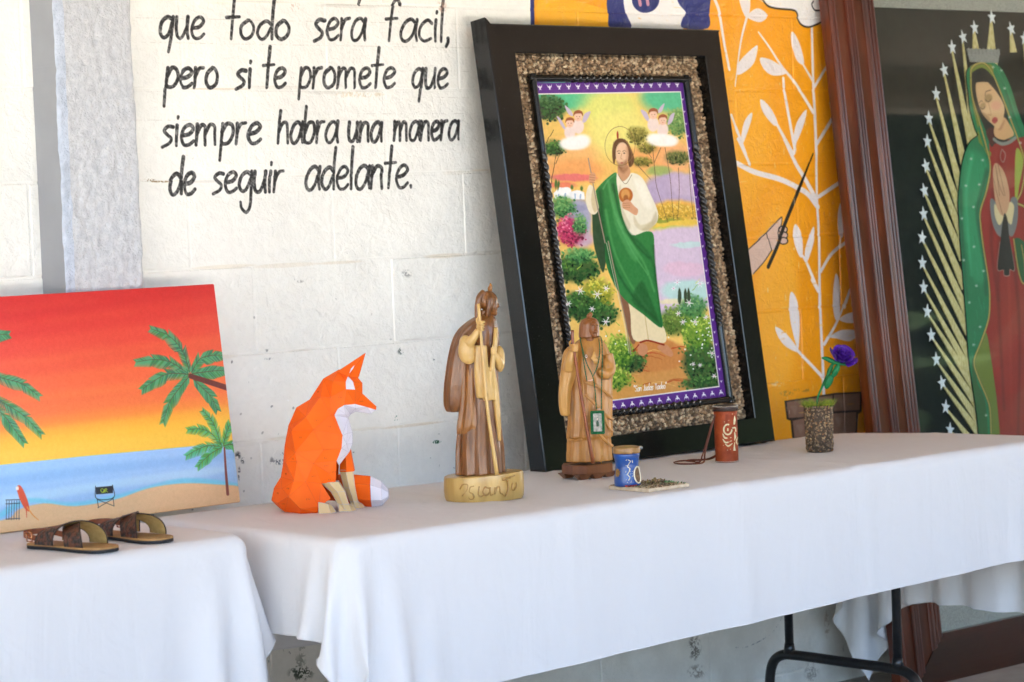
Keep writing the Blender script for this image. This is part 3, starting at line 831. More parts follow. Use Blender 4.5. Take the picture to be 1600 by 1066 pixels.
('B',['#4a4a1e','#6f6a2a','#948a3c','#b5a852'],60,6.5,[1036,1528,74,-1,-5,-25]),
('B',['#3f6a3c','#5c8a4a','#7aa45c','#9aba70'],120,8.4,[1356,1735,99,-1,-15,-77]),
('B',['#2c3a1e','#45552a','#66703a','#8a8a4a'],90,7.1,[1312,1546,98,-2,-7,-36]),
('B',['#8a7a2c','#c9a03c','#e9bc4e','#f2d070'],110,7.7,[1230,1261,208,-6,-10,-45]),
('E','#cf9350',19.4,1,[844,436,377,-28,-37,-171]),
('E','#c98447',19.4,1,[930,517,253,-17,-18,-86]),
('E','#d79c50',19.4,1,[617,379,227,-18,-16,-73]),
('S','#b9532a',7.7,3.2,[(738,546),(810,551),(905,527)]),
('S','#b5622f',7.7,3.2,[(867,540),(941,545),(1037,521)]),
('S','#b5622f',7.7,3.2,[(792,370),(865,375),(960,350)]),
('S','#b9532a',7.7,3.2,[(713,456),(785,461),(879,437)]),
('S','#b9532a',7.7,3.2,[(999,374),(1073,378),(1170,353)]),
('S','#e0ad62',7.7,3.2,[(693,376),(765,380),(859,356)]),
('S','#b5622f',7.7,3.2,[(1014,378),(1089,383),(1186,358)]),
('S','#e0ad62',7.7,3.2,[(693,510),(765,515),(859,491)]),
('S','#b9532a',7.7,3.2,[(1096,362),(1172,366),(1270,341)]),
('S','#e0ad62',7.7,3.2,[(639,447),(711,452),(805,428)]),
('S','#b5622f',7.7,3.2,[(812,510),(885,515),(981,491)]),
('S','#e0ad62',7.7,3.2,[(865,540),(938,545),(1034,521)]),
('S','#b9532a',7.7,3.2,[(1066,544),(1141,549),(1239,525)]),
('S','#e0ad62',7.7,3.2,[(885,371),(958,375),(1054,350)]),
('S','#b9532a',7.7,3.2,[(703,481),(776,486),(870,462)]),
('S','#b9532a',7.7,3.2,[(839,527),(912,532),(1008,508)]),
('S','#3b5a28',4.8,1.6,[(696,572),(660,601)]),
('S','#86ab38',4.8,1.6,[(1184,779),(1173,828)]),
('S','#3b5a28',4.8,1.6,[(1248,642),(1264,671)]),
('S','#b6d24c',4.8,1.6,[(633,472),(648,518)]),
('S','#86ab38',4.8,1.6,[(545,885),(577,918)]),
('S','#b6d24c',4.8,1.6,[(1264,631),(1266,655)]),
('S','#86ab38',4.8,1.6,[(696,689),(667,710)]),
('S','#b6d24c',4.8,1.6,[(451,988),(492,1017)]),
('S','#86ab38',4.8,1.6,[(602,638),(592,666)]),
('S','#3b5a28',4.8,1.6,[(636,584),(639,616)]),
('S','#b6d24c',4.8,1.6,[(629,587),(604,629)]),
('S','#b6d24c',4.8,1.6,[(1385,619),(1408,667)]),
('S','#3b5a28',4.8,1.6,[(1204,763),(1237,777)]),
('S','#d7e06a',4.8,1.6,[(597,898),(581,923)]),
('S','#d7e06a',4.8,1.6,[(581,429),(583,468)]),
('S','#86ab38',4.8,1.6,[(509,869),(482,890)]),
('S','#3b5a28',4.8,1.6,[(501,798),(485,818)]),
('S','#b6d24c',4.8,1.6,[(1310,713),(1360,738)]),
('S','#86ab38',4.8,1.6,[(568,396),(610,420)]),
('S','#d7e06a',4.8,1.6,[(655,505),(688,526)]),
('S','#d7e06a',4.8,1.6,[(1262,668),(1292,694)]),
('S','#b6d24c',4.8,1.6,[(763,355),(811,378)]),
('S','#b6d24c',4.8,1.6,[(654,441),(702,465)]),
('S','#d7e06a',4.8,1.6,[(538,836),(553,877)]),
('S','#3b5a28',4.8,1.6,[(1325,577),(1298,611)]),
('S','#b6d24c',4.8,1.6,[(1188,609),(1185,637)]),
('S','#d7e06a',4.8,1.6,[(1340,478),(1378,508)]),
('S','#3b5a28',4.8,1.6,[(1228,756),(1246,779)]),
('S','#b6d24c',4.8,1.6,[(1261,777),(1220,814)]),
('S','#d7e06a',4.8,1.6,[(764,637),(733,666)]),
('S','#d7e06a',4.8,1.6,[(1327,586),(1309,620)]),
('S','#d7e06a',4.8,1.6,[(1412,595),(1443,622)]),
('S','#86ab38',4.8,1.6,[(706,491),(667,527)]),
('S','#86ab38',4.8,1.6,[(1230,286),(1229,331)]),
('S','#3b5a28',4.8,1.6,[(718,580),(693,610)]),
('S','#3b5a28',4.8,1.6,[(560,596),(576,616)]),
('S','#b6d24c',4.8,1.6,[(1219,680),(1246,712)]),
('S','#b6d24c',4.8,1.6,[(1238,660),(1230,703)]),
('S','#3b5a28',4.8,1.6,[(1421,330),(1437,377)]),
('S','#3b5a28',4.8,1.6,[(440,907),(456,938)]),
('S','#86ab38',4.8,1.6,[(375,993),(368,1026)]),
('S','#3b5a28',4.8,1.6,[(1311,408),(1349,430)]),
('S','#86ab38',4.8,1.6,[(1272,396),(1269,444)]),
('S','#b6d24c',4.8,1.6,[(661,598),(654,620)]),
('S','#b6d24c',4.8,1.6,[(1381,787),(1424,824)]),
('S','#b6d24c',4.8,1.6,[(1357,395),(1388,441)]),
('S','#86ab38',4.8,1.6,[(683,961),(660,992)]),
('S','#86ab38',4.8,1.6,[(1292,837),(1336,869)]),
('S','#d7e06a',4.8,1.6,[(618,471),(602,499)]),
('S','#d7e06a',4.8,1.6,[(450,874),(477,897)]),
('S','#3b5a28',4.8,1.6,[(1297,757),(1309,799)]),
('S','#3b5a28',4.8,1.6,[(713,443),(697,464)]),
('S','#d7e06a',4.8,1.6,[(1319,872),(1350,903)]),
('S','#b6d24c',4.8,1.6,[(1267,792),(1252,820)]),
('S','#3b5a28',4.8,1.6,[(1225,506),(1247,546)]),
('S','#3b5a28',4.8,1.6,[(1252,665),(1233,684)]),
('S','#86ab38',4.8,1.6,[(1305,644),(1344,662)]),
('S','#b6d24c',4.8,1.6,[(1322,331),(1290,367)]),
('S','#d7e06a',4.8,1.6,[(1251,760),(1280,779)]),
('S','#86ab38',4.8,1.6,[(1308,498),(1315,531)]),
('S','#d7e06a',4.8,1.6,[(571,938),(580,968)]),
('S','#b6d24c',4.8,1.6,[(693,542),(729,559)]),
('S','#b6d24c',4.8,1.6,[(722,564),(692,603)]),
('S','#d7e06a',4.8,1.6,[(1304,536),(1347,561)]),
('S','#86ab38',4.8,1.6,[(1272,495),(1312,516)]),
('S','#3b5a28',4.8,1.6,[(468,910),(474,956)]),
('S','#86ab38',4.8,1.6,[(802,593),(801,635)]),
('S','#d7e06a',4.8,1.6,[(595,609),(613,651)]),
('S','#3b5a28',4.8,1.6,[(1368,456),(1343,480)]),
('S','#3b5a28',4.8,1.6,[(1247,730),(1265,766)]),
('B',['#3a5222','#4b6b2c','#6a8a38','#8aa84a'],110,9.0,[1109,682,137,-8,-16,-75]),
('B',['#16301a','#234a25','#37652f','#5a8a3c'],150,9.7,[1297,454,177,-13,-25,-119]),
('B',['#2f5a22','#5c8a2c','#93b53e','#c9d85e'],140,8.4,[1292,620,140,-9,-19,-94]),
('B',['#244a2c','#3d7a44','#5f9a58','#86b56c'],60,7.7,[1271,749,112,-7,-13,-63]),
('B',['#16301a','#234a25','#37652f','#5a8a3c'],70,8.4,[744,493,115,-8,-10,-49]),
('B',['#2f5a22','#5c8a2c','#93b53e','#c9d85e'],110,8.4,[676,553,105,-7,-17,-85]),
('B',['#2f5a22','#5c8a2c','#93b53e','#c9d85e'],90,8.4,[624,422,113,-9,-11,-55]),
('B',['#16301a','#234a25','#37652f','#5a8a3c'],70,8.4,[1264,342,168,-13,-8,-38]),
('E','#3a4632',4.8,1,[1180,811,13,-1,-8,-43]),
('E','#3a4632',4.8,1,[1226,808,13,0,-8,-42]),
('E','#3a4632',4.8,1,[1254,807,13,-1,-8,-43]),
('W',7,0.06),('S','#f4f1f4',6.1,2.6,[(450,880),(481,874)]),
('S','#f4f1f4',6.1,2.6,[(450,880),(466,861)]),
('S','#f4f1f4',6.1,2.6,[(450,880),(436,859)]),
('S','#f4f1f4',6.1,2.6,[(450,880),(418,882)]),
('S','#f4f1f4',6.1,2.6,[(450,880),(442,901)]),
('S','#f4f1f4',6.1,2.6,[(450,880),(472,897)]),
('E','#d9a6bb',1.6,1,[450,880,5,0,0,-4]),
('S','#f4f1f4',6.1,2.6,[(571,855),(606,858)]),
('S','#f4f1f4',6.1,2.6,[(571,855),(582,832)]),
('S','#f4f1f4',6.1,2.6,[(571,855),(551,834)]),
('S','#f4f1f4',6.1,2.6,[(571,855),(536,858)]),
('S','#f4f1f4',6.1,2.6,[(571,855),(553,876)]),
('S','#f4f1f4',6.1,2.6,[(571,855),(590,877)]),
('E','#d9a6bb',1.6,1,[570,855,6,0,0,-3]),
('S','#f4f1f4',6.1,2.6,[(642,882),(667,881)]),
('S','#f4f1f4',6.1,2.6,[(642,882),(648,865)]),
('S','#f4f1f4',6.1,2.6,[(642,882),(624,869)]),
('S','#f4f1f4',6.1,2.6,[(642,882),(618,886)]),
('S','#f4f1f4',6.1,2.6,[(642,882),(629,897)]),
('S','#f4f1f4',6.1,2.6,[(642,882),(656,898)]),
('E','#d9a6bb',1.6,1,[642,882,6,0,0,-3]),
('S','#f4f1f4',6.1,2.6,[(606,712),(636,712)]),
('S','#f4f1f4',6.1,2.6,[(606,712),(612,691)]),
('S','#f4f1f4',6.1,2.6,[(606,712),(584,696)]),
('S','#f4f1f4',6.1,2.6,[(606,712),(577,717)]),
('S','#f4f1f4',6.1,2.6,[(606,712),(589,729)]),
('S','#f4f1f4',6.1,2.6,[(606,712),(626,728)]),
('E','#d9a6bb',1.6,1,[606,712,5,-1,-1,-4]),
('S','#f4f1f4',6.1,2.6,[(353,818),(380,819)]),
('S','#f4f1f4',6.1,2.6,[(353,818),(366,802)]),
('S','#f4f1f4',6.1,2.6,[(353,818),(334,803)]),
('S','#f4f1f4',6.1,2.6,[(353,818),(326,818)]),
('S','#f4f1f4',6.1,2.6,[(353,818),(348,836)]),
('S','#f4f1f4',6.1,2.6,[(353,818),(372,832)]),
('E','#d9a6bb',1.6,1,[353,818,5,0,-1,-4]),
('S','#f4f1f4',6.1,2.6,[(519,784),(541,782)]),
('S','#f4f1f4',6.1,2.6,[(519,784),(528,770)]),
('S','#f4f1f4',6.1,2.6,[(519,784),(507,770)]),
('S','#f4f1f4',6.1,2.6,[(519,784),(496,786)]),
('S','#f4f1f4',6.1,2.6,[(519,784),(507,797)]),
('S','#f4f1f4',6.1,2.6,[(519,784),(532,797)]),
('E','#d9a6bb',1.6,1,[519,784,5,0,-1,-3]),
('S','#f4f1f4',6.1,2.6,[(1177,887),(1203,886)]),
('S','#f4f1f4',6.1,2.6,[(1177,887),(1186,871)]),
('S','#f4f1f4',6.1,2.6,[(1177,887),(1162,871)]),
('S','#f4f1f4',6.1,2.6,[(1177,887),(1150,886)]),
('S','#f4f1f4',6.1,2.6,[(1177,887),(1169,904)]),
('S','#f4f1f4',6.1,2.6,[(1177,887),(1192,903)]),
('E','#d9a6bb',1.6,1,[1177,887,5,0,-1,-4]),
('S','#f4f1f4',6.1,2.6,[(1352,870),(1382,871)]),
('S','#f4f1f4',6.1,2.6,[(1352,870),(1363,852)]),
('S','#f4f1f4',6.1,2.6,[(1352,870),(1334,853)]),
('S','#f4f1f4',6.1,2.6,[(1352,870),(1323,875)]),
('S','#f4f1f4',6.1,2.6,[(1352,870),(1338,887)]),
('S','#f4f1f4',6.1,2.6,[(1352,870),(1374,884)]),
('E','#d9a6bb',1.6,1,[1352,870,6,-1,0,-4]),
('S','#f4f1f4',6.1,2.6,[(1248,775),(1279,770)]),
('S','#f4f1f4',6.1,2.6,[(1248,775),(1255,754)]),
('S','#f4f1f4',6.1,2.6,[(1248,775),(1229,757)]),
('S','#f4f1f4',6.1,2.6,[(1248,775),(1216,779)]),
('S','#f4f1f4',6.1,2.6,[(1248,775),(1232,794)]),
('S','#f4f1f4',6.1,2.6,[(1248,775),(1265,794)]),
('E','#d9a6bb',1.6,1,[1248,776,5,0,-1,-4]),
('S','#f4f1f4',6.1,2.6,[(1153,724),(1177,725)]),
('S','#f4f1f4',6.1,2.6,[(1153,724),(1163,709)]),
('S','#f4f1f4',6.1,2.6,[(1153,724),(1138,711)]),
('S','#f4f1f4',6.1,2.6,[(1153,724),(1130,726)]),
('S','#f4f1f4',6.1,2.6,[(1153,724),(1146,739)]),
('S','#f4f1f4',6.1,2.6,[(1153,724),(1169,736)]),
('E','#d9a6bb',1.6,1,[1154,724,6,0,0,-4]),
('S','#f4f1f4',6.1,2.6,[(1181,678),(1208,677)]),
('S','#f4f1f4',6.1,2.6,[(1181,678),(1187,660)]),
('S','#f4f1f4',6.1,2.6,[(1181,678),(1163,664)]),
('S','#f4f1f4',6.1,2.6,[(1181,678),(1155,680)]),
('S','#f4f1f4',6.1,2.6,[(1181,678),(1173,694)]),
('S','#f4f1f4',6.1,2.6,[(1181,678),(1201,690)]),
('E','#d9a6bb',1.6,1,[1182,678,6,0,0,-4]),
('S','#f4f1f4',6.1,2.6,[(1274,672),(1301,672)]),
('S','#f4f1f4',6.1,2.6,[(1274,672),(1287,656)]),
('S','#f4f1f4',6.1,2.6,[(1274,672),(1256,658)]),
('S','#f4f1f4',6.1,2.6,[(1274,672),(1248,675)]),
('S','#f4f1f4',6.1,2.6,[(1274,672),(1265,689)]),
('S','#f4f1f4',6.1,2.6,[(1274,672),(1286,689)]),
('E','#d9a6bb',1.6,1,[1274,672,6,0,-1,-4]),
('S','#f4f1f4',6.1,2.6,[(1371,500),(1398,497)]),
('S','#f4f1f4',6.1,2.6,[(1371,500),(1385,484)]),
('S','#f4f1f4',6.1,2.6,[(1371,500),(1358,483)]),
('S','#f4f1f4',6.1,2.6,[(1371,500),(1345,502)]),
('S','#f4f1f4',6.1,2.6,[(1371,500),(1357,515)]),
('S','#f4f1f4',6.1,2.6,[(1371,500),(1391,513)]),
('E','#d9a6bb',1.6,1,[1372,500,6,-1,0,-4]),
('S','#f4f1f4',6.1,2.6,[(1363,692),(1385,692)]),
('S','#f4f1f4',6.1,2.6,[(1363,692),(1368,678)]),
('S','#f4f1f4',6.1,2.6,[(1363,692),(1349,681)]),
('S','#f4f1f4',6.1,2.6,[(1363,692),(1341,692)]),
('S','#f4f1f4',6.1,2.6,[(1363,692),(1357,706)]),
('S','#f4f1f4',6.1,2.6,[(1363,692),(1378,704)]),
('E','#d9a6bb',1.6,1,[1363,692,6,0,-1,-3]),
('S','#f4f1f4',6.1,2.6,[(1215,453),(1230,450)]),
('S','#f4f1f4',6.1,2.6,[(1215,453),(1218,443)]),
('S','#f4f1f4',6.1,2.6,[(1215,453),(1204,445)]),
('S','#f4f1f4',6.1,2.6,[(1215,453),(1199,456)]),
('S','#f4f1f4',6.1,2.6,[(1215,453),(1211,464)]),
('S','#f4f1f4',6.1,2.6,[(1215,453),(1226,462)]),
('E','#d9a6bb',1.6,1,[1215,453,5,0,-1,-3]),
('S','#f4f1f4',6.1,2.6,[(1265,443),(1282,443)]),
('S','#f4f1f4',6.1,2.6,[(1265,443),(1271,433)]),
('S','#f4f1f4',6.1,2.6,[(1265,443),(1255,435)]),
('S','#f4f1f4',6.1,2.6,[(1265,443),(1250,446)]),
('S','#f4f1f4',6.1,2.6,[(1265,443),(1261,454)]),
('S','#f4f1f4',6.1,2.6,[(1265,443),(1277,451)]),
('E','#d9a6bb',1.6,1,[1266,443,6,0,0,-3]),
('S','#f4f1f4',6.1,2.6,[(1366,379),(1386,374)]),
('S','#f4f1f4',6.1,2.6,[(1366,379),(1377,366)]),
('S','#f4f1f4',6.1,2.6,[(1366,379),(1351,368)]),
('S','#f4f1f4',6.1,2.6,[(1366,379),(1344,378)]),
('S','#f4f1f4',6.1,2.6,[(1366,379),(1354,391)]),
('S','#f4f1f4',6.1,2.6,[(1366,379),(1377,392)]),
('E','#d9a6bb',1.6,1,[1366,379,5,-1,-1,-4]),
('S','#f4f1f4',6.1,2.6,[(1143,857),(1161,854)]),
('S','#f4f1f4',6.1,2.6,[(1143,857),(1147,845)]),
('S','#f4f1f4',6.1,2.6,[(1143,857),(1131,847)]),
('S','#f4f1f4',6.1,2.6,[(1143,857),(1124,857)]),
('S','#f4f1f4',6.1,2.6,[(1143,857),(1139,869)]),
('S','#f4f1f4',6.1,2.6,[(1143,857),(1155,867)]),
('E','#d9a6bb',1.6,1,[1143,857,6,0,-1,-4]),
('S','#f4f1f4',6.1,2.6,[(1412,792),(1431,791)]),
('S','#f4f1f4',6.1,2.6,[(1412,792),(1417,780)]),
('S','#f4f1f4',6.1,2.6,[(1412,792),(1398,783)]),
('S','#f4f1f4',6.1,2.6,[(1412,792),(1393,793)]),
('S','#f4f1f4',6.1,2.6,[(1412,792),(1405,804)]),
('S','#f4f1f4',6.1,2.6,[(1412,792),(1424,803)]),
('E','#d9a6bb',1.6,1,[1412,792,6,0,-1,-4]),
('E','#f3f3ee',1.6,1,[570,583,6,0,0,-4]),
('E','#f3f3ee',1.6,1,[1298,532,6,0,-1,-4]),
('E','#f3f3ee',1.6,1,[1204,501,6,0,-1,-4]),
('E','#f3f3ee',1.6,1,[1111,475,6,0,-1,-4]),
('E','#f3f3ee',1.6,1,[1375,526,6,0,-1,-4]),
('E','#f3f3ee',1.6,1,[1327,573,6,0,0,-4]),
('E','#f3f3ee',1.6,1,[1442,726,6,0,-1,-4]),
('E','#f3f3ee',1.6,1,[1395,635,6,-1,-1,-4]),
('E','#f3f3ee',1.6,1,[592,530,6,0,0,-4]),
('E','#f3f3ee',1.6,1,[1380,660,6,-1,-1,-4]),
('E','#f3f3ee',1.6,1,[1382,570,6,-1,0,-4]),
('E','#f3f3ee',1.6,1,[1054,604,6,0,0,-4]),
('E','#f3f3ee',1.6,1,[1370,614,6,0,-1,-4]),
('E','#f3f3ee',1.6,1,[1295,696,6,-1,-1,-4]),
('E','#f3f3ee',1.6,1,[1356,633,6,0,-1,-4]),
('E','#f3f3ee',1.6,1,[1371,636,6,0,-1,-4]),
('E','#f3f3ee',1.6,1,[592,640,6,0,-1,-4]),
('E','#f3f3ee',1.6,1,[654,597,6,0,-1,-4]),
('E','#f3f3ee',1.6,1,[1193,452,6,0,-1,-4]),
('E','#f3f3ee',1.6,1,[1167,534,6,-1,-1,-4]),
('E','#f3f3ee',1.6,1,[1404,529,6,0,-1,-4]),
('E','#f3f3ee',1.6,1,[693,661,6,0,-1,-4]),
('E','#f3f3ee',1.6,1,[1275,620,6,0,-1,-4]),
('E','#f3f3ee',1.6,1,[496,567,5,-1,-1,-4]),
('E','#f3f3ee',1.6,1,[1245,680,6,0,-1,-4]),
('E','#f3f3ee',1.6,1,[1304,548,6,0,-1,-4]),
('E','#f3f3ee',1.6,1,[516,651,6,0,0,-4]),
('E','#f3f3ee',1.6,1,[1318,600,6,0,-1,-4]),
('E','#f3f3ee',1.6,1,[1210,428,6,0,0,-4]),
('E','#f3f3ee',1.6,1,[1367,479,6,0,-1,-4]),
('E','#f3f3ee',1.6,1,[1282,582,6,0,-1,-4]),
('E','#f3f3ee',1.6,1,[1307,553,6,0,-1,-4]),
('E','#f3f3ee',1.6,1,[1277,658,6,0,-1,-4]),
('E','#f3f3ee',1.6,1,[1342,503,6,0,-1,-4]),
('E','#f3f3ee',1.6,1,[1377,591,6,0,-1,-4]),
('E','#f3f3ee',1.6,1,[727,588,6,-1,-1,-4]),
('E','#f3f3ee',1.6,1,[1358,598,6,-1,-1,-4]),
('E','#f3f3ee',1.6,1,[501,662,5,0,-1,-4]),
('E','#f3f3ee',1.6,1,[626,732,6,0,0,-4]),
('E','#f3f3ee',1.6,1,[1644,610,6,0,-1,-4]),
('S','#5b4636',4.2,2.6,[(1130,1629),(1122,1477),(1119,1397),(1146,1290),(1168,1205)]),
('S','#5b4636',4.2,2.6,[(1225,1601),(1232,1440),(1223,1332),(1216,1212)]),
('S','#5b4636',4.2,2.6,[(1307,1492),(1289,1367),(1246,1216)]),
('S','#5b4636',4.2,2.6,[(1394,1509),(1378,1365),(1372,1221)]),
('S','#5b4636',4.2,2.6,[(1192,1601),(1125,1522)]),
('S','#5b4636',4.2,2.6,[(1054,1621),(1111,1549)]),
('S','#5b4636',4.2,2.6,[(984,1524),(1081,1434)]),
('P','#c9b9cd',2.6,1,[(519,1827),(556,1804),(570,1773),(538,1782)]),
('P','#c9b9cd',2.6,1,[(701,1795),(653,1782),(629,1738),(662,1747)]),
('P','#c9b9cd',2.6,1,[(451,1770),(478,1756),(508,1700),(482,1713)]),
('P','#c9b9cd',2.6,1,[(1077,1803),(1119,1789),(1135,1740),(1103,1754)]),
('P','#c9b9cd',2.6,1,[(1268,1838),(1228,1816),(1206,1789),(1238,1794)]),
('P','#c9b9cd',2.6,1,[(1336,1787),(1298,1771),(1269,1724),(1308,1739)]),
('E','#efd9cf',6.5,1,[596,1719,42,-1,-7,-38]),
('E','#eec3a8',3.2,1,[606,1769,29,0,-5,-24]),
('P','#9c5a38',1.9,1,[(571,1772),(582,1794),(612,1803),(640,1794),(641,1771),(630,1784),(609,1785),(587,1783)]),
('E','#6b3b2a',1.6,1,[595,1769,3,0,0,-1]),
('E','#6b3b2a',1.6,1,[616,1769,3,0,0,-2]),
('E','#c9665c',1.6,1,[603,1758,4,0,0,-2]),
('E','#efd9cf',6.5,1,[530,1688,40,0,-6,-35]),
('E','#eec3a8',3.2,1,[538,1735,27,0,-4,-22]),
('P','#9c5a38',1.9,1,[(506,1737),(517,1758),(544,1766),(571,1758),(571,1737),(561,1749),(541,1750),(521,1748)]),
('E','#6b3b2a',1.6,1,[528,1735,2,0,0,-2]),
('E','#6b3b2a',1.6,1,[548,1735,3,0,0,-2]),
('E','#c9665c',1.6,1,[536,1724,4,0,0,-1]),
('E','#efd9cf',6.5,1,[1158,1726,44,0,-8,-39]),
('E','#eec3a8',3.2,1,[1169,1778,30,0,-5,-25]),
('P','#9c5a38',1.9,1,[(1132,1780),(1144,1804),(1176,1813),(1206,1804),(1207,1780),(1194,1793),(1172,1795),(1149,1792)]),
('E','#6b3b2a',1.6,1,[1158,1778,2,0,0,-2]),
('E','#6b3b2a',1.6,1,[1180,1778,3,0,0,-2]),
('E','#c9665c',1.6,1,[1166,1766,4,0,0,-1]),
('E','#efd9cf',6.5,1,[1226,1696,44,0,-8,-38]),
('E','#eec3a8',3.2,1,[1236,1746,30,0,-4,-24]),
('P','#9c5a38',1.9,1,[(1201,1749),(1212,1771),(1243,1780),(1272,1771),(1273,1749),(1261,1761),(1240,1763),(1217,1760)]),
('E','#6b3b2a',1.6,1,[1226,1746,2,0,0,-1]),
('E','#6b3b2a',1.6,1,[1247,1746,3,0,0,-1]),
('E','#c9665c',1.6,1,[1234,1735,4,0,0,-2]),
('E','#fbf7f2',16.1,0.95,[558,1633,103,-1,-7,-36]),
('E','#fbf7f2',16.1,0.95,[508,1627,61,-1,-5,-26]),
('E','#fbf7f2',16.1,0.95,[609,1648,61,0,-5,-30]),
('E','#fbf7f2',16.1,0.95,[1213,1641,115,-1,-7,-34]),
('E','#fbf7f2',16.1,0.95,[1151,1655,52,0,-5,-23]),
('E','#fbf7f2',16.1,0.95,[1277,1634,52,0,-5,-25]),
('P','#2f4a30',3.9,1,[(663,1382),(622,1296),(608,1244),(594,1119),(612,1019),(638,966),(686,1086),(707,1259)]),
('P','#ece0c4',2.6,1,[(620,1417),(579,1349),(591,1280),(632,1264),(669,1303),(659,1382)]),
('P','#cdb98e',4.8,0.8,[(642,1400),(616,1331),(630,1274),(666,1303),(659,1382)]),
('P','#ede4cd',2.6,1,[(829,1470),(866,1438),(942,1472),(1019,1444),(1064,1359),(1102,1265),(1082,1207),(1009,1166),(956,1057),(781,1064),(785,1344)]),
('P','#d6c8a4',6.5,0.8,[(918,1252),(959,1198),(1078,1221),(1030,1174),(965,1167),(914,1200)]),
('P','#c9bb98',6.5,0.6,[(849,1412),(844,1290),(883,1201),(855,1184),(811,1317)]),
('P','#8a5f46',2.6,1,[(732,890),(812,843),(807,613),(766,605),(740,766)]),
('P','#ecd9ae',2.6,1,[(794,844),(870,771),(1018,675),(1029,583),(925,590),(789,611),(792,738)]),
('S','#cdb27e',6.5,6.5,[(898,732),(900,601)]),
('P','#2f7a3c',2.3,1,[(827,1477),(745,1442),(675,1397),(660,1371),(673,1265),(676,1132),(663,1017),(695,917),(762,821),(888,734),(1014,657),(1021,767),(1023,901),(1030,1035),(1046,1142),(997,1164),(883,1148),(836,1226),(824,1337),(822,1427)]),
('T','#174a26',29.0,29.0,0.75,[(690,1380),(682,1215),(685,1033),(716,899)]),
('T','#5fae66',16.1,19.4,0.7,[(761,1428),(779,1278),(847,1136),(945,999),(994,852)]),
('T','#1b5129',19.4,16.1,0.8,[(795,1411),(814,1260),(891,1114),(989,1023)]),
('T','#4f9f58',16.1,16.1,0.7,[(714,1280),(733,1087),(813,911),(927,759)]),
('T','#19502a',16.1,16.1,0.8,[(701,1141),(738,965),(850,810),(984,702)]),
('T','#1d5a2d',19.4,19.4,0.7,[(826,1177),(944,1092),(1013,996),(1013,902)]),
('T','#6cb872',9.7,12.9,0.6,[(789,1228),(867,1069),(962,938)]),
('T','#143f20',12.9,12.9,0.6,[(1035,1085),(1020,935),(1016,767),(1011,667)]),
('T','#86c488',6.5,9.7,0.5,[(716,1393),(763,1438),(826,1470)]),
('P','#cf9a72',2.6,1,[(857,1517),(922,1516),(933,1468),(871,1429),(841,1469)]),
('T','#8a5a3a',22.6,19.4,0.7,[(860,1502),(881,1482),(916,1499)]),
('P','#5f4028',3.2,1,[(825,1601),(850,1639),(889,1654),(934,1643),(963,1600),(977,1551),(963,1517),(932,1504),(921,1552),(846,1553),(824,1518),(816,1553)]),
('P','#ebc19b',3.2,1,[(851,1597),(875,1624),(910,1633),(938,1613),(939,1565),(916,1524),(881,1501),(852,1518),(842,1553)]),
('T','#f0c8a2',22.6,22.6,0.8,[(888,1614),(874,1570)]),
('T','#b57a54',19.4,19.4,0.6,[(939,1604),(929,1552),(907,1517)]),
('P','#7a5035',11.3,0.55,[(845,1535),(861,1526),(887,1529),(916,1538),(915,1520),(882,1494),(855,1509)]),
('E','#a8544a',1.9,1,[880,1526,11,0,-1,-3]),
('T','#8a6242',6.5,6.5,0.7,[(841,1632),(825,1588),(816,1527)]),
('T','#8a6242',6.5,6.5,0.7,[(943,1638),(964,1578),(951,1511)]),
('T','#8a6242',6.5,6.5,0.7,[(926,1647),(957,1604),(969,1538)]),
('E','#cfa98c',3.2,1,[869,1576,9,0,0,-3]),
('E','#3a271c',2.3,1,[869,1576,6,0,0,-2]),
('T','#7a5236',3.9,4.8,0.8,[(858,1585),(872,1590),(882,1586)]),
('E','#cfa98c',3.2,1,[909,1576,9,0,0,-4]),
('E','#3a271c',2.3,1,[909,1576,6,0,0,-3]),
('T','#7a5236',3.9,4.8,0.8,[(899,1585),(912,1590),(923,1585)]),
('S','#b97d58',2.9,2.9,[(890,1574),(878,1551),(887,1545)]),
('S','#8a6a3c',2.6,2.6,[(998,1613),(972,1562),(924,1525),(864,1512),(811,1527),(777,1564),(772,1615),(797,1666),(845,1703),(904,1716),(958,1702),(992,1664),(998,1613)]),
('P','#a23a24',1.9,1,[(870,1653),(872,1680),(882,1693),(886,1675),(880,1653)]),
('S','#8b7a5a',3.2,3.2,[(840,1465),(887,1416),(944,1463)]),
('P','#fbf4e2',16.1,0.7,[(954,1436),(1016,1426),(1053,1355),(1058,1284),(1005,1303),(968,1374)]),
('P','#b8a884',9.7,0.6,[(1087,1265),(1087,1212),(1010,1170),(967,1176),(1038,1213)]),
('P','#1d5228',9.7,0.6,[(908,907),(960,804),(1006,667),(912,733),(817,811)]),
('P','#5aa862',12.9,0.5,[(784,1378),(823,1210),(910,1040),(859,1026),(767,1212)]),
('E','#b8672e',3.2,1,[878,1356,52,-1,-8,-40]),
('E','#d99a55',6.5,1,[876,1361,33,-1,-5,-28]),
('E','#7c3a1b',4.8,0.6,[875,1342,18,0,-3,-16]),
('P','#d9a07a',2.6,1,[(846,1320),(890,1334),(928,1300),(954,1278),(933,1250),(879,1275),(844,1290)]),
('S','#a86a4a',1.9,1.9,[(849,1314),(899,1316)]),
('S','#a86a4a',1.9,1.9,[(847,1304),(897,1304)]),
('S','#a86a4a',1.9,1.9,[(844,1293),(895,1292)]),
('S','#9a8878',8.4,8.4,[(638,1552),(644,1478),(656,1312),(677,1116)]),
('S','#9a8878',8.4,7.1,[(702,1121),(722,928),(749,703),(756,535)]),
('S','#d8cfc4',3.2,3.2,[(687,1115),(708,929),(738,698),(743,542)]),
('E','#d79c74',3.2,1,[648,1452,23,-4,-14,-28]),
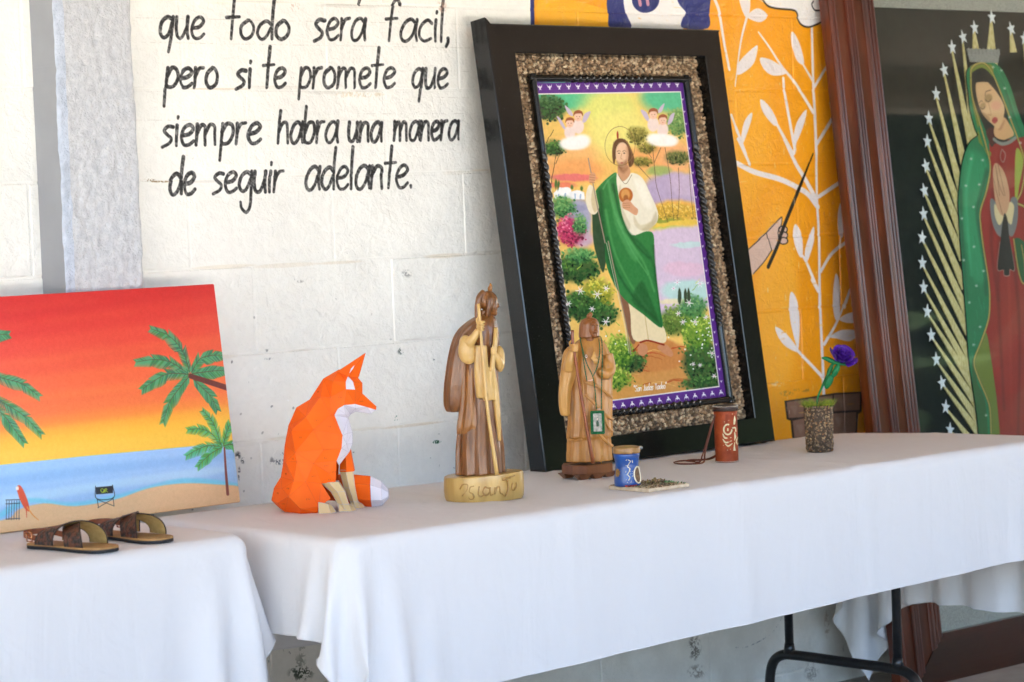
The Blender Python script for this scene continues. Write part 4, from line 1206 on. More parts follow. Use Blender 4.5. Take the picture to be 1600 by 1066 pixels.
('S','#9c6040',1.9,1.9,[(632,1469),(670,1465)]),
('S','#9c6040',1.9,1.9,[(629,1456),(668,1452)]),
('S','#9c6040',1.9,1.9,[(627,1443),(665,1439)]),
('S','#9c6040',1.9,1.9,[(624,1430),(663,1426)]),
('P','#c98a62',1.9,1,[(825,587),(877,577),(882,539),(839,521),(808,544)]),
('P','#c98a62',1.9,1,[(960,565),(1030,567),(1072,520),(1050,503),(986,532)]),
('S','#8c2f1e',9.7,9.7,[(835,592),(899,597),(1012,568)]),
('S','#8c2f1e',6.5,6.5,[(777,550),(824,581)]),
('S','#f7f1ea',4.9,3.9,[(748,375),(746,368)]),
('S','#f7f1ea',4.5,3.6,[(752,375),(750,368)]),
('S','#f7f1ea',4.5,3.6,[(769,370),(763,373),(757,369),(758,361),(764,356),(762,348),(755,345),(750,348)]),
('S','#f7f1ea',4.5,3.6,[(784,358),(780,362),(773,359),(768,351),(768,345),(773,344),(778,349),(784,359)]),
('S','#f7f1ea',5.1,4.0,[(785,361),(782,351),(781,345)]),
('S','#f7f1ea',4.8,3.9,[(788,361),(786,353),(783,344)]),
('S','#f7f1ea',4.7,3.8,[(786,354),(792,361),(798,360),(796,352),(795,344)]),
('S','#f7f1ea',4.5,3.6,[(826,372),(822,351),(817,344),(812,348)]),
('S','#f7f1ea',4.6,3.7,[(829,361),(826,352),(826,345),(831,345),(837,353)]),
('S','#f7f1ea',4.9,3.9,[(840,361),(837,351),(837,344)]),
('S','#f7f1ea',5.0,4.0,[(855,357),(852,361),(845,357),(841,349),(844,344),(849,346),(855,354)]),
('S','#f7f1ea',4.7,3.8,[(863,378),(857,361),(854,344)]),
('S','#f7f1ea',5.2,4.2,[(874,357),(870,361),(864,358),(858,351),(859,345),(863,344),(869,349),(874,358)]),
('S','#f7f1ea',4.8,3.8,[(875,361),(872,351),(872,344)]),
('S','#f7f1ea',5.1,4.1,[(888,359),(883,360),(878,356),(880,353),(884,350),(881,345),(873,342)]),
('S','#f7f1ea',4.0,3.2,[(903,371),(920,371)]),
('S','#f7f1ea',4.8,3.9,[(912,371),(906,344)]),
('S','#f7f1ea',5.2,4.1,[(933,357),(929,361),(923,358),(917,350),(918,344),(922,343),(928,349),(933,358)]),
('S','#f7f1ea',4.9,3.9,[(934,360),(931,350),(931,344)]),
('S','#f7f1ea',5.0,4.0,[(948,357),(945,360),(938,356),(934,348),(937,343),(942,346),(948,354)]),
('S','#f7f1ea',4.7,3.8,[(956,377),(950,360),(947,344)]),
('S','#f7f1ea',4.7,3.8,[(952,351),(960,353),(965,357),(962,360),(956,358),(952,350),(953,344),(958,344),(963,347)]),
('S','#f7f1ea',4.5,3.6,[(975,360),(969,355),(966,347),(970,343),(976,346),(979,354),(977,360),(975,360)]),
('S','#f7f1ea',5.0,4.0,[(987,374),(985,367)]),
('S','#f7f1ea',4.9,4.0,[(991,374),(989,367)]),
('L','#5b2a86',1.0,1,[(318,1939),(1433,1962),(1405,1900),(339,1885)]),
('L','#5b2a86',1.0,1,[(1433,1962),(1439,265),(1392,321),(1405,1900)]),
('L','#5b2a86',1.0,1,[(1439,265),(337,256),(343,310),(1392,321)]),
('L','#5b2a86',1.0,1,[(337,256),(318,1939),(339,1885),(343,310)]),
('S','#f4ece6',5.8,5.8,[(339,1885),(1405,1900)]),
('S','#f4ece6',5.8,5.8,[(1405,1900),(1392,321)]),
('S','#f4ece6',5.8,5.8,[(1392,321),(343,310)]),
('S','#f4ece6',5.8,5.8,[(343,310),(339,1885)]),
('D','#efe9f4',19.4,1,16,[(326,1921),(1421,1941)]),
('D','#efe9f4',19.4,0,16,[(341,278),(1434,287)]),
('D','#efe9f4',9.7,2,24,[(322,1877),(338,320)]),
('D','#efe9f4',9.7,2,24,[(1414,1893),(1414,315)])],'beach':[('L','#d8322f',1.4,1,[(-2406,909),(-124,1000),(441,1018),(380,617),(-2441,610)]),
('L','#d4302f',25.7,1,[(-2406,909),(-1382,967),(-66,1035),(448,1062),(369,544),(-2449,548)]),
('L','#dd3b33',25.7,1,[(-2416,822),(-1394,873),(-81,934),(432,958),(353,441),(-2459,462)]),
('L','#e64a39',25.7,1,[(-2425,747),(-1404,793),(-93,847),(418,869),(340,353),(-2468,388)]),
('L','#ec5a3c',25.7,1,[(-2434,672),(-1415,714),(-106,761),(405,780),(326,265),(-2476,314)]),
('L','#f1683f',25.7,1,[(-2443,598),(-1425,634),(-118,675),(391,691),(313,177),(-2485,240)]),
('L','#f47742',25.7,1,[(-2452,523),(-1436,554),(-131,589),(378,603),(299,90),(-2494,166)]),
('L','#f68a3f',25.7,1,[(-2462,432),(-1448,457),(-147,483),(361,494),(283,-18),(-2504,75)]),
('L','#f9ac3c',25.7,1,[(-2467,392),(-1454,415),(-153,437),(354,447),(276,-64),(-2509,36)]),
('L','#fbbf42',25.7,1,[(-2471,358),(-1459,378),(-159,397),(348,405),(270,-105),(-2513,2)]),
('L','#f9c64a',25.7,1,[(-2476,316),(-1464,333),(-166,349),(340,356),(262,-154),(-2518,-40)]),
('P','#f37a4a',22.9,0.13,[(-1132,713),(-942,722),(-715,723),(-718,701),(-945,700),(-1135,691)]),
('P','#ef6a40',22.9,0.13,[(-1804,752),(-1629,761),(-1421,763),(-1424,742),(-1632,740),(-1807,731)]),
('P','#f37a4a',22.9,0.13,[(-267,853),(-56,864),(196,868),(193,844),(-59,841),(-271,830)]),
('P','#d93a33',22.9,0.13,[(-1677,872),(-1499,882),(-1287,886),(-1290,864),(-1502,861),(-1680,851)]),
('P','#d93a33',22.9,0.13,[(-851,711),(-654,720),(-419,721),(-422,699),(-657,698),(-854,689)]),
('P','#f37a4a',22.9,0.13,[(-1804,630),(-1629,638),(-1421,638),(-1424,617),(-1632,617),(-1807,610)]),
('P','#d93a33',22.9,0.13,[(-1711,622),(-1534,629),(-1323,630),(-1326,608),(-1537,608),(-1713,601)]),
('P','#ef6a40',22.9,0.13,[(-983,879),(-789,890),(-558,894),(-561,871),(-792,868),(-986,857)]),
('P','#e0473a',22.9,0.13,[(-2152,599),(-1986,606),(-1787,606),(-1790,585),(-1988,586),(-2155,579)]),
('P','#e0473a',22.9,0.13,[(-1230,961),(-1042,973),(-818,978),(-821,956),(-1045,951),(-1233,940)]),
('P','#f37a4a',22.9,0.13,[(-465,612),(-259,620),(-13,620),(-16,597),(-262,597),(-468,590)]),
('P','#ef6a40',22.9,0.13,[(-1863,907),(-1689,918),(-1483,922),(-1486,901),(-1692,897),(-1866,887)]),
('P','#ef6a40',22.9,0.13,[(-1551,714),(-1370,722),(-1155,724),(-1158,702),(-1373,701),(-1554,693)]),
('P','#e0473a',22.9,0.13,[(-1717,969),(-1540,980),(-1330,985),(-1333,964),(-1543,959),(-1720,948)]),
('P','#e0473a',22.9,0.13,[(-2103,1005),(-1934,1016),(-1734,1022),(-1737,1001),(-1937,996),(-2105,984)]),
('P','#e0473a',22.9,0.13,[(-1511,923),(-1330,934),(-1113,939),(-1116,917),(-1332,913),(-1514,902)]),
('P','#d93a33',22.9,0.13,[(-1207,531),(-1019,538),(-794,537),(-797,515),(-1022,517),(-1210,510)]),
('P','#f37a4a',22.9,0.13,[(-1308,584),(-1121,591),(-900,591),(-903,569),(-1124,570),(-1310,562)]),
('P','#ef6a40',22.9,0.13,[(-2302,883),(-2138,893),(-1943,896),(-1946,876),(-2140,872),(-2304,863)]),
('P','#ef6a40',22.9,0.13,[(-1145,751),(-954,760),(-728,762),(-731,740),(-957,739),(-1147,729)]),
('P','#f37a4a',22.9,0.13,[(-1164,937),(-974,949),(-748,953),(-751,931),(-977,927),(-1167,915)]),
('P','#f37a4a',22.9,0.13,[(-2139,862),(-1971,872),(-1772,875),(-1775,854),(-1974,851),(-2141,842)]),
('P','#e0473a',22.9,0.13,[(-718,912),(-518,924),(-279,928),(-282,905),(-521,901),(-721,890)]),
('P','#d93a33',22.9,0.13,[(-2065,827),(-1896,837),(-1695,840),(-1698,819),(-1899,816),(-2068,807)]),
('P','#d93a33',22.9,0.13,[(-754,538),(-555,545),(-318,544),(-321,522),(-558,523),(-757,516)]),
('P','#ef6a40',22.9,0.13,[(-1501,857),(-1319,867),(-1103,871),(-1106,849),(-1322,846),(-1504,836)]),
('L','#9cc4ee',2.3,1,[(-2482,264),(-1289,283),(-881,281),(-347,273),(-36,274),(-56,-338),(-2546,-273)]),
('P','#86b4e6',14.3,0.7,[(-2488,215),(-1296,234),(-659,235),(-79,225),(-83,197),(-664,199),(-1301,194),(-2492,178)]),
('P','#b8dcf4',14.3,0.7,[(-2497,142),(-1306,154),(-800,165),(-227,170),(-232,136),(-805,129),(-1312,109),(-2502,93)]),
('P','#74d0e8',8.6,0.8,[(-1314,92),(-1173,131),(-971,91),(-726,102),(-397,137),(-83,80),(-87,55),(-401,106),(-715,83),(-959,70),(-1176,112),(-1318,63)]),
('P','#e9c091',4.3,1,[(-2503,62),(-1713,61),(-1320,54),(-1234,90),(-1108,102),(-959,74),(-758,81),(-579,112),(-400,115),(-221,92),(-71,56),(-72,-61),(-1329,-18),(-2516,-45)]),
('P','#dcae7c',17.1,0.5,[(-1325,17),(-910,18),(-473,20),(-94,5),(-99,-33),(-1328,-12)]),
('F','#56a070','#33735a',44,36,[(-292,600),(-316,696),(-381,770),(-466,804)]),
('F','#56a070','#33735a',44,36,[(-301,594),(-383,650),(-470,669),(-563,665)]),
('F','#56a070','#33735a',44,36,[(-301,592),(-405,602),(-484,576),(-550,544)]),
('F','#56a070','#33735a',44,36,[(-299,581),(-355,535),(-416,477),(-462,393)]),
('F','#56a070','#33735a',44,36,[(-274,567),(-234,526),(-194,485),(-169,425)]),
('F','#56a070','#33735a',44,36,[(-282,599),(-231,653),(-167,667),(-98,663)]),
('F','#56a070','#33735a',44,36,[(-278,593),(-224,595),(-162,597),(-101,595)]),
('S','#6b2f2c',22.9,25.7,[(-290,583),(-214,556),(-52,499)]),
('F','#4fb37e','#5fae45',30,30,[(-165,260),(-218,322),(-276,346),(-336,347)]),
('F','#4fb37e','#5fae45',30,30,[(-166,256),(-241,267),(-304,254),(-360,234)]),
('F','#4fb37e','#5fae45',30,30,[(-166,254),(-223,234),(-264,212),(-307,181)]),
('F','#4fb37e','#5fae45',30,30,[(-172,267),(-186,332),(-209,384),(-246,423)]),
('F','#4fb37e','#5fae45',30,30,[(-157,265),(-134,314),(-108,350),(-72,366)]),
('F','#4fb37e','#5fae45',30,30,[(-158,259),(-118,262),(-89,247),(-61,225)]),
('S','#84453d',8.6,15.7,[(-154,250),(-161,152),(-166,44)]),
('F','#56a070','#33735a',44,34,[(-1356,695),(-1241,645),(-1150,614),(-1075,556)]),
('F','#56a070','#33735a',44,34,[(-1367,612),(-1242,537),(-1155,476),(-1085,396)]),
('F','#56a070','#33735a',44,34,[(-1370,589),(-1261,497),(-1215,433),(-1172,367)]),
('F','#56a070','#33735a',44,34,[(-1342,800),(-1271,826),(-1187,826)]),
('F','#56a070','#33735a',44,34,[(-1356,695),(-1487,704),(-1637,656)]),
('F','#56a070','#33735a',44,34,[(-1356,695),(-1475,597),(-1581,488)]),
('F','#56a070','#33735a',44,34,[(-1356,695),(-1477,786),(-1605,806)]),
('S','#6b2f2c',25.7,34.3,[(-1363,695),(-1429,440),(-1456,32)]),
('P','#d9573a',1.7,1,[(-1232,182),(-1217,190),(-1202,170),(-1186,120),(-1183,78),(-1201,86),(-1221,124),(-1228,154)]),
('P','#f0e8e0',1.4,1,[(-1235,183),(-1223,186),(-1223,172),(-1234,171)]),
('S','#e8913e',6.3,2.3,[(-1194,97),(-1169,59),(-1145,35)]),
('S','#d9573a',6.3,2.9,[(-1197,98),(-1200,53)]),
('S','#3d4354',2.6,2.6,[(-1286,131),(-1298,54)]),
('S','#3d4354',2.6,2.6,[(-1274,130),(-1286,53)]),
('S','#3d4354',2.6,2.6,[(-1262,128),(-1274,51)]),
('S','#3d4354',2.6,2.6,[(-1250,127),(-1262,50)]),
('S','#3d4354',2.6,2.6,[(-1238,126),(-1250,49)]),
('S','#3d4354',2.6,2.6,[(-1226,125),(-1238,47)]),
('S','#3d4354',3.1,3.1,[(-1289,135),(-1223,130)]),
('S','#3d4354',3.1,3.1,[(-1291,119),(-1225,115)]),
('S','#3d4354',3.1,3.1,[(-1299,56),(-1233,52)]),
('L','#2b3038',1.1,1,[(-847,143),(-759,141),(-764,110),(-849,113)]),
('S','#2b3038',3.1,3.1,[(-847,148),(-848,94),(-763,90),(-761,144)]),
('S','#2b3038',2.9,2.9,[(-846,94),(-845,55)]),
('S','#2b3038',2.9,2.9,[(-766,91),(-766,54)]),
('S','#2b3038',2.3,2.3,[(-848,55),(-766,86)]),
('S','#2b3038',2.3,2.3,[(-843,89),(-766,54)]),
('S','#c9e23a',2.6,2.6,[(-822,121),(-823,131),(-812,133),(-809,122),(-819,119),(-821,126)]),
('S','#c9e23a',2.6,2.6,[(-808,117),(-803,131),(-806,119),(-817,118)]),
('S','#c9e23a',2.6,2.6,[(-801,117),(-799,132),(-791,129),(-798,124),(-789,117)])],'figure':[('L','#15784c',1.9,1,[(718,3658),(2159,3757),(1753,949),(235,954)]),
('P','#2b9a68',29.6,0.7,[(760,3025),(900,3032),(953,2935),(883,2780),(822,2678),(805,2505),(822,2297),(720,2267),(669,2441),(661,2700)]),
('S','#0f5a3a',3.0,1.5,[(754,1834),(756,1781)]),
('S','#1f8a5a',3.0,1.5,[(669,1399),(672,1345)]),
('S','#2fa070',3.0,1.5,[(787,2350),(789,2296)]),
('S','#2fa070',3.0,1.5,[(742,2718),(744,2664)]),
('S','#1f8a5a',3.0,1.5,[(613,2370),(615,2317)]),
('S','#2fa070',3.0,1.5,[(792,3056),(795,3002)]),
('S','#2fa070',3.0,1.5,[(741,1913),(743,1859)]),
('S','#2fa070',3.0,1.5,[(604,2281),(606,2228)]),
('S','#0f5a3a',3.0,1.5,[(676,2378),(678,2324)]),
('S','#0f5a3a',3.0,1.5,[(656,1950),(658,1896)]),
('S','#2fa070',3.0,1.5,[(973,3096),(976,3042)]),
('S','#2fa070',3.0,1.5,[(721,2489),(723,2435)]),
('S','#0f5a3a',3.0,1.5,[(875,2768),(878,2714)]),
('S','#2fa070',3.0,1.5,[(727,2652),(730,2598)]),
('S','#0f5a3a',3.0,1.5,[(711,1508),(713,1454)]),
('S','#0f5a3a',3.0,1.5,[(694,1727),(696,1674)]),
('S','#0f5a3a',3.0,1.5,[(760,1810),(762,1757)]),
('S','#1f8a5a',3.0,1.5,[(637,1683),(639,1629)]),
('S','#0f5a3a',3.0,1.5,[(723,1941),(725,1887)]),
('S','#2fa070',3.0,1.5,[(666,1900),(669,1846)]),
('S','#0f5a3a',3.0,1.5,[(601,1639),(603,1586)]),
('S','#0f5a3a',3.0,1.5,[(728,1587),(730,1533)]),
('S','#1f8a5a',3.0,1.5,[(737,3116),(740,3062)]),
('S','#0f5a3a',3.0,1.5,[(896,2843),(899,2788)]),
('S','#0f5a3a',3.0,1.5,[(784,2104),(786,2050)]),
('S','#1f8a5a',3.0,1.5,[(740,1941),(742,1888)]),
('S','#2fa070',3.0,1.5,[(609,1856),(612,1803)]),
('S','#2fa070',3.0,1.5,[(624,2290),(627,2237)]),
('S','#1f8a5a',3.0,1.5,[(523,2049),(525,1996)]),
('S','#2fa070',3.0,1.5,[(491,1634),(493,1581)]),
('S','#1f8a5a',3.0,1.5,[(883,2727),(886,2673)]),
('S','#0f5a3a',3.0,1.5,[(753,2542),(756,2488)]),
('S','#2fa070',3.0,1.5,[(697,2103),(700,2050)]),
('S','#2fa070',3.0,1.5,[(648,1511),(651,1457)]),
('S','#0f5a3a',3.0,1.5,[(863,2908),(866,2854)]),
('S','#0f5a3a',3.0,1.5,[(762,3018),(765,2964)]),
('S','#0f5a3a',3.0,1.5,[(971,3016),(973,2962)]),
('S','#1f8a5a',3.0,1.5,[(494,1880),(497,1827)]),
('S','#1f8a5a',3.0,1.5,[(730,2436),(733,2382)]),
('S','#2fa070',3.0,1.5,[(759,1781),(761,1727)]),
('S','#2fa070',3.0,1.5,[(709,1632),(711,1578)]),
('S','#2fa070',3.0,1.5,[(847,2328),(849,2274)]),
('S','#2fa070',3.0,1.5,[(575,1688),(577,1635)]),
('S','#1f8a5a',3.0,1.5,[(684,2866),(687,2812)]),
('S','#2fa070',3.0,1.5,[(730,2180),(732,2126)]),
('S','#2fa070',3.0,1.5,[(708,2342),(710,2289)]),
('S','#0f5a3a',3.0,1.5,[(565,1625),(568,1572)]),
('S','#0f5a3a',3.0,1.5,[(780,3106),(783,3052)]),
('S','#2fa070',3.0,1.5,[(813,2531),(815,2477)]),
('S','#1f8a5a',3.0,1.5,[(497,1506),(499,1453)]),
('S','#1f8a5a',3.0,1.5,[(502,1764),(504,1710)]),
('S','#2fa070',3.0,1.5,[(795,2428),(797,2374)]),
('S','#1f8a5a',3.0,1.5,[(679,2796),(681,2743)]),
('S','#2fa070',3.0,1.5,[(855,2991),(857,2937)]),
('S','#1f8a5a',3.0,1.5,[(621,2583),(624,2530)]),
('S','#2fa070',3.0,1.5,[(645,1936),(647,1883)]),
('S','#1f8a5a',3.0,1.5,[(778,2626),(780,2572)]),
('S','#0f5a3a',3.0,1.5,[(885,2785),(887,2730)]),
('S','#0f5a3a',3.0,1.5,[(798,2641),(800,2587)]),
('S','#2fa070',3.0,1.5,[(572,2422),(574,2369)]),
('S','#2fa070',3.0,1.5,[(723,1823),(725,1769)]),
('S','#2fa070',3.0,1.5,[(872,2508),(875,2454)]),
('S','#0f5a3a',3.0,1.5,[(668,1628),(670,1574)]),
('S','#1f8a5a',3.0,1.5,[(956,2823),(959,2769)]),
('S','#1f8a5a',3.0,1.5,[(793,3063),(795,3009)]),
('S','#2fa070',3.0,1.5,[(586,2178),(589,2124)]),
('S','#0f5a3a',3.0,1.5,[(607,2052),(609,1999)]),
('S','#2fa070',3.0,1.5,[(745,2361),(748,2307)]),
('S','#2fa070',3.0,1.5,[(736,2541),(739,2487)]),
('S','#0f5a3a',3.0,1.5,[(917,2979),(920,2924)]),
('S','#1f8a5a',3.0,1.5,[(769,2659),(772,2605)]),
('S','#0f5a3a',3.0,1.5,[(844,2665),(846,2611)]),
('S','#2fa070',3.0,1.5,[(695,1503),(698,1449)]),
('S','#0f5a3a',3.0,1.5,[(685,1894),(688,1840)]),
('S','#2fa070',3.0,1.5,[(605,2463),(607,2410)]),
('S','#1f8a5a',3.0,1.5,[(632,2590),(634,2536)]),
('S','#1f8a5a',3.0,1.5,[(586,2231),(589,2177)]),
('S','#1f8a5a',3.0,1.5,[(760,2268),(763,2214)]),
('S','#0f5a3a',3.0,1.5,[(600,2022),(603,1969)]),
('S','#2fa070',3.0,1.5,[(807,2780),(809,2726)]),
('S','#0f5a3a',3.0,1.5,[(816,2585),(819,2531)]),
('S','#2fa070',3.0,1.5,[(737,2754),(740,2700)]),
('S','#1f8a5a',3.0,1.5,[(496,1948),(499,1895)]),
('S','#2fa070',3.0,1.5,[(771,2144),(774,2090)]),
('S','#0f5a3a',3.0,1.5,[(953,3057),(955,3002)]),
('S','#1f8a5a',3.0,1.5,[(563,1792),(566,1739)]),
('S','#2fa070',3.0,1.5,[(720,3029),(722,2975)]),
('S','#1f8a5a',3.0,1.5,[(572,1720),(575,1666)]),
('S','#2fa070',3.0,1.5,[(691,2474),(694,2420)]),
('S','#1f8a5a',3.0,1.5,[(473,1836),(476,1783)]),
('S','#1f8a5a',3.0,1.5,[(536,1396),(538,1342)]),
('S','#0f5a3a',3.0,1.5,[(633,1493),(636,1440)]),
('S','#2fa070',3.0,1.5,[(749,2470),(752,2417)]),
('S','#1f8a5a',3.0,1.5,[(488,1786),(491,1733)]),
('S','#2fa070',3.0,1.5,[(506,1524),(508,1471)]),
('S','#2fa070',3.0,1.5,[(926,3006),(929,2951)]),
('S','#2fa070',3.0,1.5,[(746,2131),(749,2077)]),
('S','#1f8a5a',3.0,1.5,[(727,2018),(729,1964)]),
('S','#0f5a3a',3.0,1.5,[(1014,3112),(1016,3057)]),
('S','#1f8a5a',3.0,1.5,[(729,2825),(732,2771)]),
('S','#0f5a3a',3.0,1.5,[(442,1519),(445,1466)]),
('S','#1f8a5a',3.0,1.5,[(584,1509),(586,1455)]),
('S','#2fa070',3.0,1.5,[(818,2659),(820,2605)]),
('S','#0f5a3a',3.0,1.5,[(697,1529),(699,1476)]),
('S','#0f5a3a',3.0,1.5,[(743,3080),(746,3027)]),
('S','#0f5a3a',3.0,1.5,[(694,2661),(697,2607)]),
('S','#0f5a3a',3.0,1.5,[(523,2055),(525,2002)]),
('S','#1f8a5a',3.0,1.5,[(793,2123),(796,2069)]),
('S','#2fa070',3.0,1.5,[(850,2942),(852,2888)]),
('S','#1f8a5a',3.0,1.5,[(502,1556),(505,1503)]),
('S','#0f5a3a',3.0,1.5,[(871,2342),(874,2288)]),
('S','#1f8a5a',3.0,1.5,[(721,2330),(724,2276)]),
('S','#1f8a5a',3.0,1.5,[(761,2278),(764,2224)]),
('S','#0f5a3a',3.0,1.5,[(676,2504),(679,2451)]),
('S','#2fa070',3.0,1.5,[(893,2993),(895,2939)]),
('S','#2fa070',3.0,1.5,[(657,1980),(659,1926)]),
('S','#2fa070',3.0,1.5,[(827,2594),(830,2540)]),
('S','#0f5a3a',3.0,1.5,[(754,2178),(757,2124)]),
('S','#2fa070',3.0,1.5,[(631,2298),(634,2244)]),
('S','#2fa070',3.0,1.5,[(700,2545),(702,2492)]),
('L','#94201a',2.2,1,[(993,3097),(980,2954),(916,2808),(839,2694),(824,2610),(828,2464),(842,2271),(834,2156),(801,2042),(756,1968),(784,1813),(796,1506),(765,1202),(1783,1105),(2186,3185),(1355,3132)]),
('E','#a12a22',74.1,0.5,[1063,1794,252,-18,-65,-344]),
('P','#6e7d2c',2.2,1,[(756,1968),(622,1805),(646,1701),(708,1570),(694,1323),(674,1211),(771,1202),(796,1506),(784,1813)]),
('P','#2a5f30',3.0,1,[(608,1825),(629,1672),(685,1545),(649,1213),(553,1222),(565,1525)]),
('P','#78862f',2.2,1,[(884,3541),(954,3581),(1037,3578),(1112,3523),(886,3149),(1002,3039),(950,3039),(874,3312)]),
('P','#1d1712',2.2,1,[(885,3502),(941,3538),(1021,3549),(1106,3490),(1180,3371),(1204,3265),(1214,3146),(1140,3093),(1055,3094),(1009,3075),(973,3168),(901,3319),(879,3430)]),
('P','#5a1c16',7.4,0.8,[(1041,3193),(1065,3147),(1021,3082),(972,3161)]),
('P','#d8a878',2.2,1,[(1066,3200),(1159,3252),(1210,3212),(1246,3142),(1144,3113),(1058,3137)]),
('P','#b98560',7.4,0.8,[(1065,3193),(1123,3173),(1177,3239),(1093,3183)]),
('P','#dcb184',2.2,1,[(925,3450),(948,3464),(1028,3466),(1058,3457),(1122,3404),(1170,3344),(1181,3298),(1150,3232),(1109,3187),(1081,3180),(1054,3203),(1006,3233),(961,3273),(932,3332),(920,3397)]),
('E','#e2a183',14.8,0.8,[1102,3323,51,0,-5,-29]),
('P','#a9825a',7.4,0.6,[(963,3286),(1011,3259),(1029,3239),(1006,3233),(960,3269)]),
('E','#a38457',7.4,0.8,[1033,3367,29,-11,-26,-24]),
('S','#3c2a1a',3.7,3.7,[(1003,3359),(1029,3346),(1065,3364)]),
('E','#a38457',7.4,0.8,[969,3318,24,-6,-19,-22]),
('S','#3c2a1a',3.7,3.7,[(946,3311),(966,3301),(993,3316)]),
('S','#4a3626',4.4,4.4,[(1004,3381),(1017,3407),(1066,3417)]),
('S','#5a4632',3.3,3.3,[(939,3338),(959,3351),(974,3348)]),
('S','#a87a50',3.7,3.7,[(1027,3345),(1040,3292),(1042,3266),(1013,3269)]),
('P','#b9504a',2.2,1,[(1044,3236),(1068,3252),(1096,3249),(1102,3232),(1071,3213),(1048,3220)]),
('S','#8c2f30',3.0,3.0,[(1046,3231),(1072,3234),(1099,3229)]),
('S','#8a8d88',22.2,22.2,[(1043,3118),(1108,3091),(1183,3096),(1259,3125)]),
('S','#3a3a38',3.0,3.0,[(1046,3131),(1110,3106),(1256,3138)]),
('S','#a9a9a0',4.4,4.4,[(1116,3055),(1140,3028),(1125,2989),(1102,2980),(1087,3011),(1109,3055)]),
('T','#5c110e',25.9,33.3,0.6,[(1038,2688),(928,2228),(857,1501)]),
('T','#5c110e',25.9,33.3,0.6,[(1113,2413),(1090,1948),(965,1338)]),
('T','#5c110e',25.9,33.3,0.6,[(984,2806),(909,2499),(914,2151)]),
('T','#b8382c',22.2,33.3,0.5,[(1086,2609),(1019,2107),(917,1419)]),
('T','#b8382c',22.2,33.3,0.5,[(1254,2486),(1191,1941),(1057,1291)]),
('T','#0c4a30',33.3,33.3,0.7,[(943,2924),(872,2809),(808,2695),(806,2580),(820,2387),(804,2196)]),
('T','#45b882',25.9,29.6,0.6,[(818,3022),(725,2813),(696,2584),(684,2316)]),
('T','#0c4a30',22.2,29.6,0.6,[(670,2814),(634,2510),(621,2167)]),
('T','#0d5636',18.5,22.2,0.7,[(1188,3507),(1247,3310),(1323,3133)]),
('T','#2a9a68',14.8,18.5,0.6,[(1147,3561),(1224,3428),(1294,3251)]),
('S','#3b3616',17.0,17.0,[(887,3505),(878,3389),(918,3234),(956,3098),(980,2954),(916,2808),(839,2694),(824,2610),(828,2464),(842,2271),(834,2156),(801,2042),(709,1914),(622,1805),(642,1709),(708,1570),(722,1474),(680,1210)]),
('S','#b7a455',11.9,11.9,[(887,3505),(878,3389),(918,3234),(956,3098),(980,2954),(916,2808),(839,2694),(824,2610),(828,2464),(842,2271),(834,2156),(801,2042),(709,1914),(622,1805),(642,1709),(708,1570),(722,1474),(680,1210)]),
('S','#3b3616',17.0,17.0,[(886,3497),(900,3544),(956,3575),(1031,3580),(1097,3526),(1166,3389),(1233,3232),(1299,3074),(1327,2948),(1261,2800),(1204,2730),(1291,2681),(1293,2484)]),
('S','#b7a455',11.9,11.9,[(886,3497),(900,3544),(956,3575),(1031,3580),(1097,3526),(1166,3389),(1233,3232),(1299,3074),(1327,2948),(1261,2800),(1204,2730),(1291,2681),(1293,2484)]),
('P','#9aa53c',2.2,1,[(1246,3044),(1299,3035),(1307,2964),(1248,2841),(1210,2754),(1188,2763)]),
('P','#77787a',2.2,1,[(939,2744),(979,2753),(1056,2653),(1042,2535),(979,2540),(938,2622)]),
('P','#77787a',2.2,1,[(1147,2757),(1209,2747),(1187,2614),(1121,2526),(1071,2565),(1117,2660)]),
('P','#d9c79a',2.2,1,[(978,2725),(1010,2707),(1056,2653),(1006,2598),(972,2655)]),
('P','#d9c79a',2.2,1,[(1128,2734),(1170,2711),(1147,2641),(1117,2598),(1072,2661)]),
('P','#c99a78',2.2,1,[(1003,2943),(1033,2974),(1073,2959),(1106,2923),(1130,2861),(1138,2773),(1102,2686),(1045,2653),(999,2711),(990,2795),(994,2882)]),
('S','#4a3023',3.0,3.0,[(1030,2960),(1048,2837),(1079,2775)]),
('S','#4a3023',3.0,3.0,[(1057,2964),(1080,2845),(1093,2774)]),
('S','#4a3023',3.0,3.0,[(999,2882),(1013,2803),(1047,2662)]),
('S','#4a3023',3.0,3.0,[(1035,2925),(1039,2776)]),
('S','#b5a9a0',3.7,3.7,[(992,2498),(939,2338),(996,2328),(998,2295),(1050,2293),(1062,2327),(1108,2331),(1089,2520)]),
('P','#141110',2.2,1,[(1056,2653),(1079,2661),(1091,2625),(1090,2529),(1105,2333),(1059,2331),(1047,2296),(1001,2299),(1000,2330),(944,2340),(997,2498)]),
('P','#20592f',2.2,1,[(1137,2510),(1250,2462),(1209,2243),(1166,2245),(1147,2334)]),
('S','#3b3616',14.8,14.8,[(1132,2510),(1139,2369),(1152,2281),(1173,2240),(1208,2239)]),
('S','#b7a455',9.6,9.6,[(1132,2510),(1139,2369),(1152,2281),(1173,2240),(1208,2239)]),
('S','#3b3616',12.6,12.6,[(1201,2472),(1210,2366),(1201,2279)]),
('S','#b7a455',7.4,7.4,[(1201,2472),(1210,2366),(1201,2279)]),
('S','#c8cfc9',3.3,3.3,[(789,3004),(816,3003)]),
('S','#c8cfc9',3.3,3.3,[(797,3011),(808,2996)]),
('S','#c8cfc9',3.3,3.3,[(811,3011),(794,2996)]),
('S','#c8cfc9',3.3,3.3,[(898,2994),(926,2994)]),
('S','#c8cfc9',3.3,3.3,[(907,3001),(918,2986)]),
('S','#c8cfc9',3.3,3.3,[(920,3001),(904,2987)]),
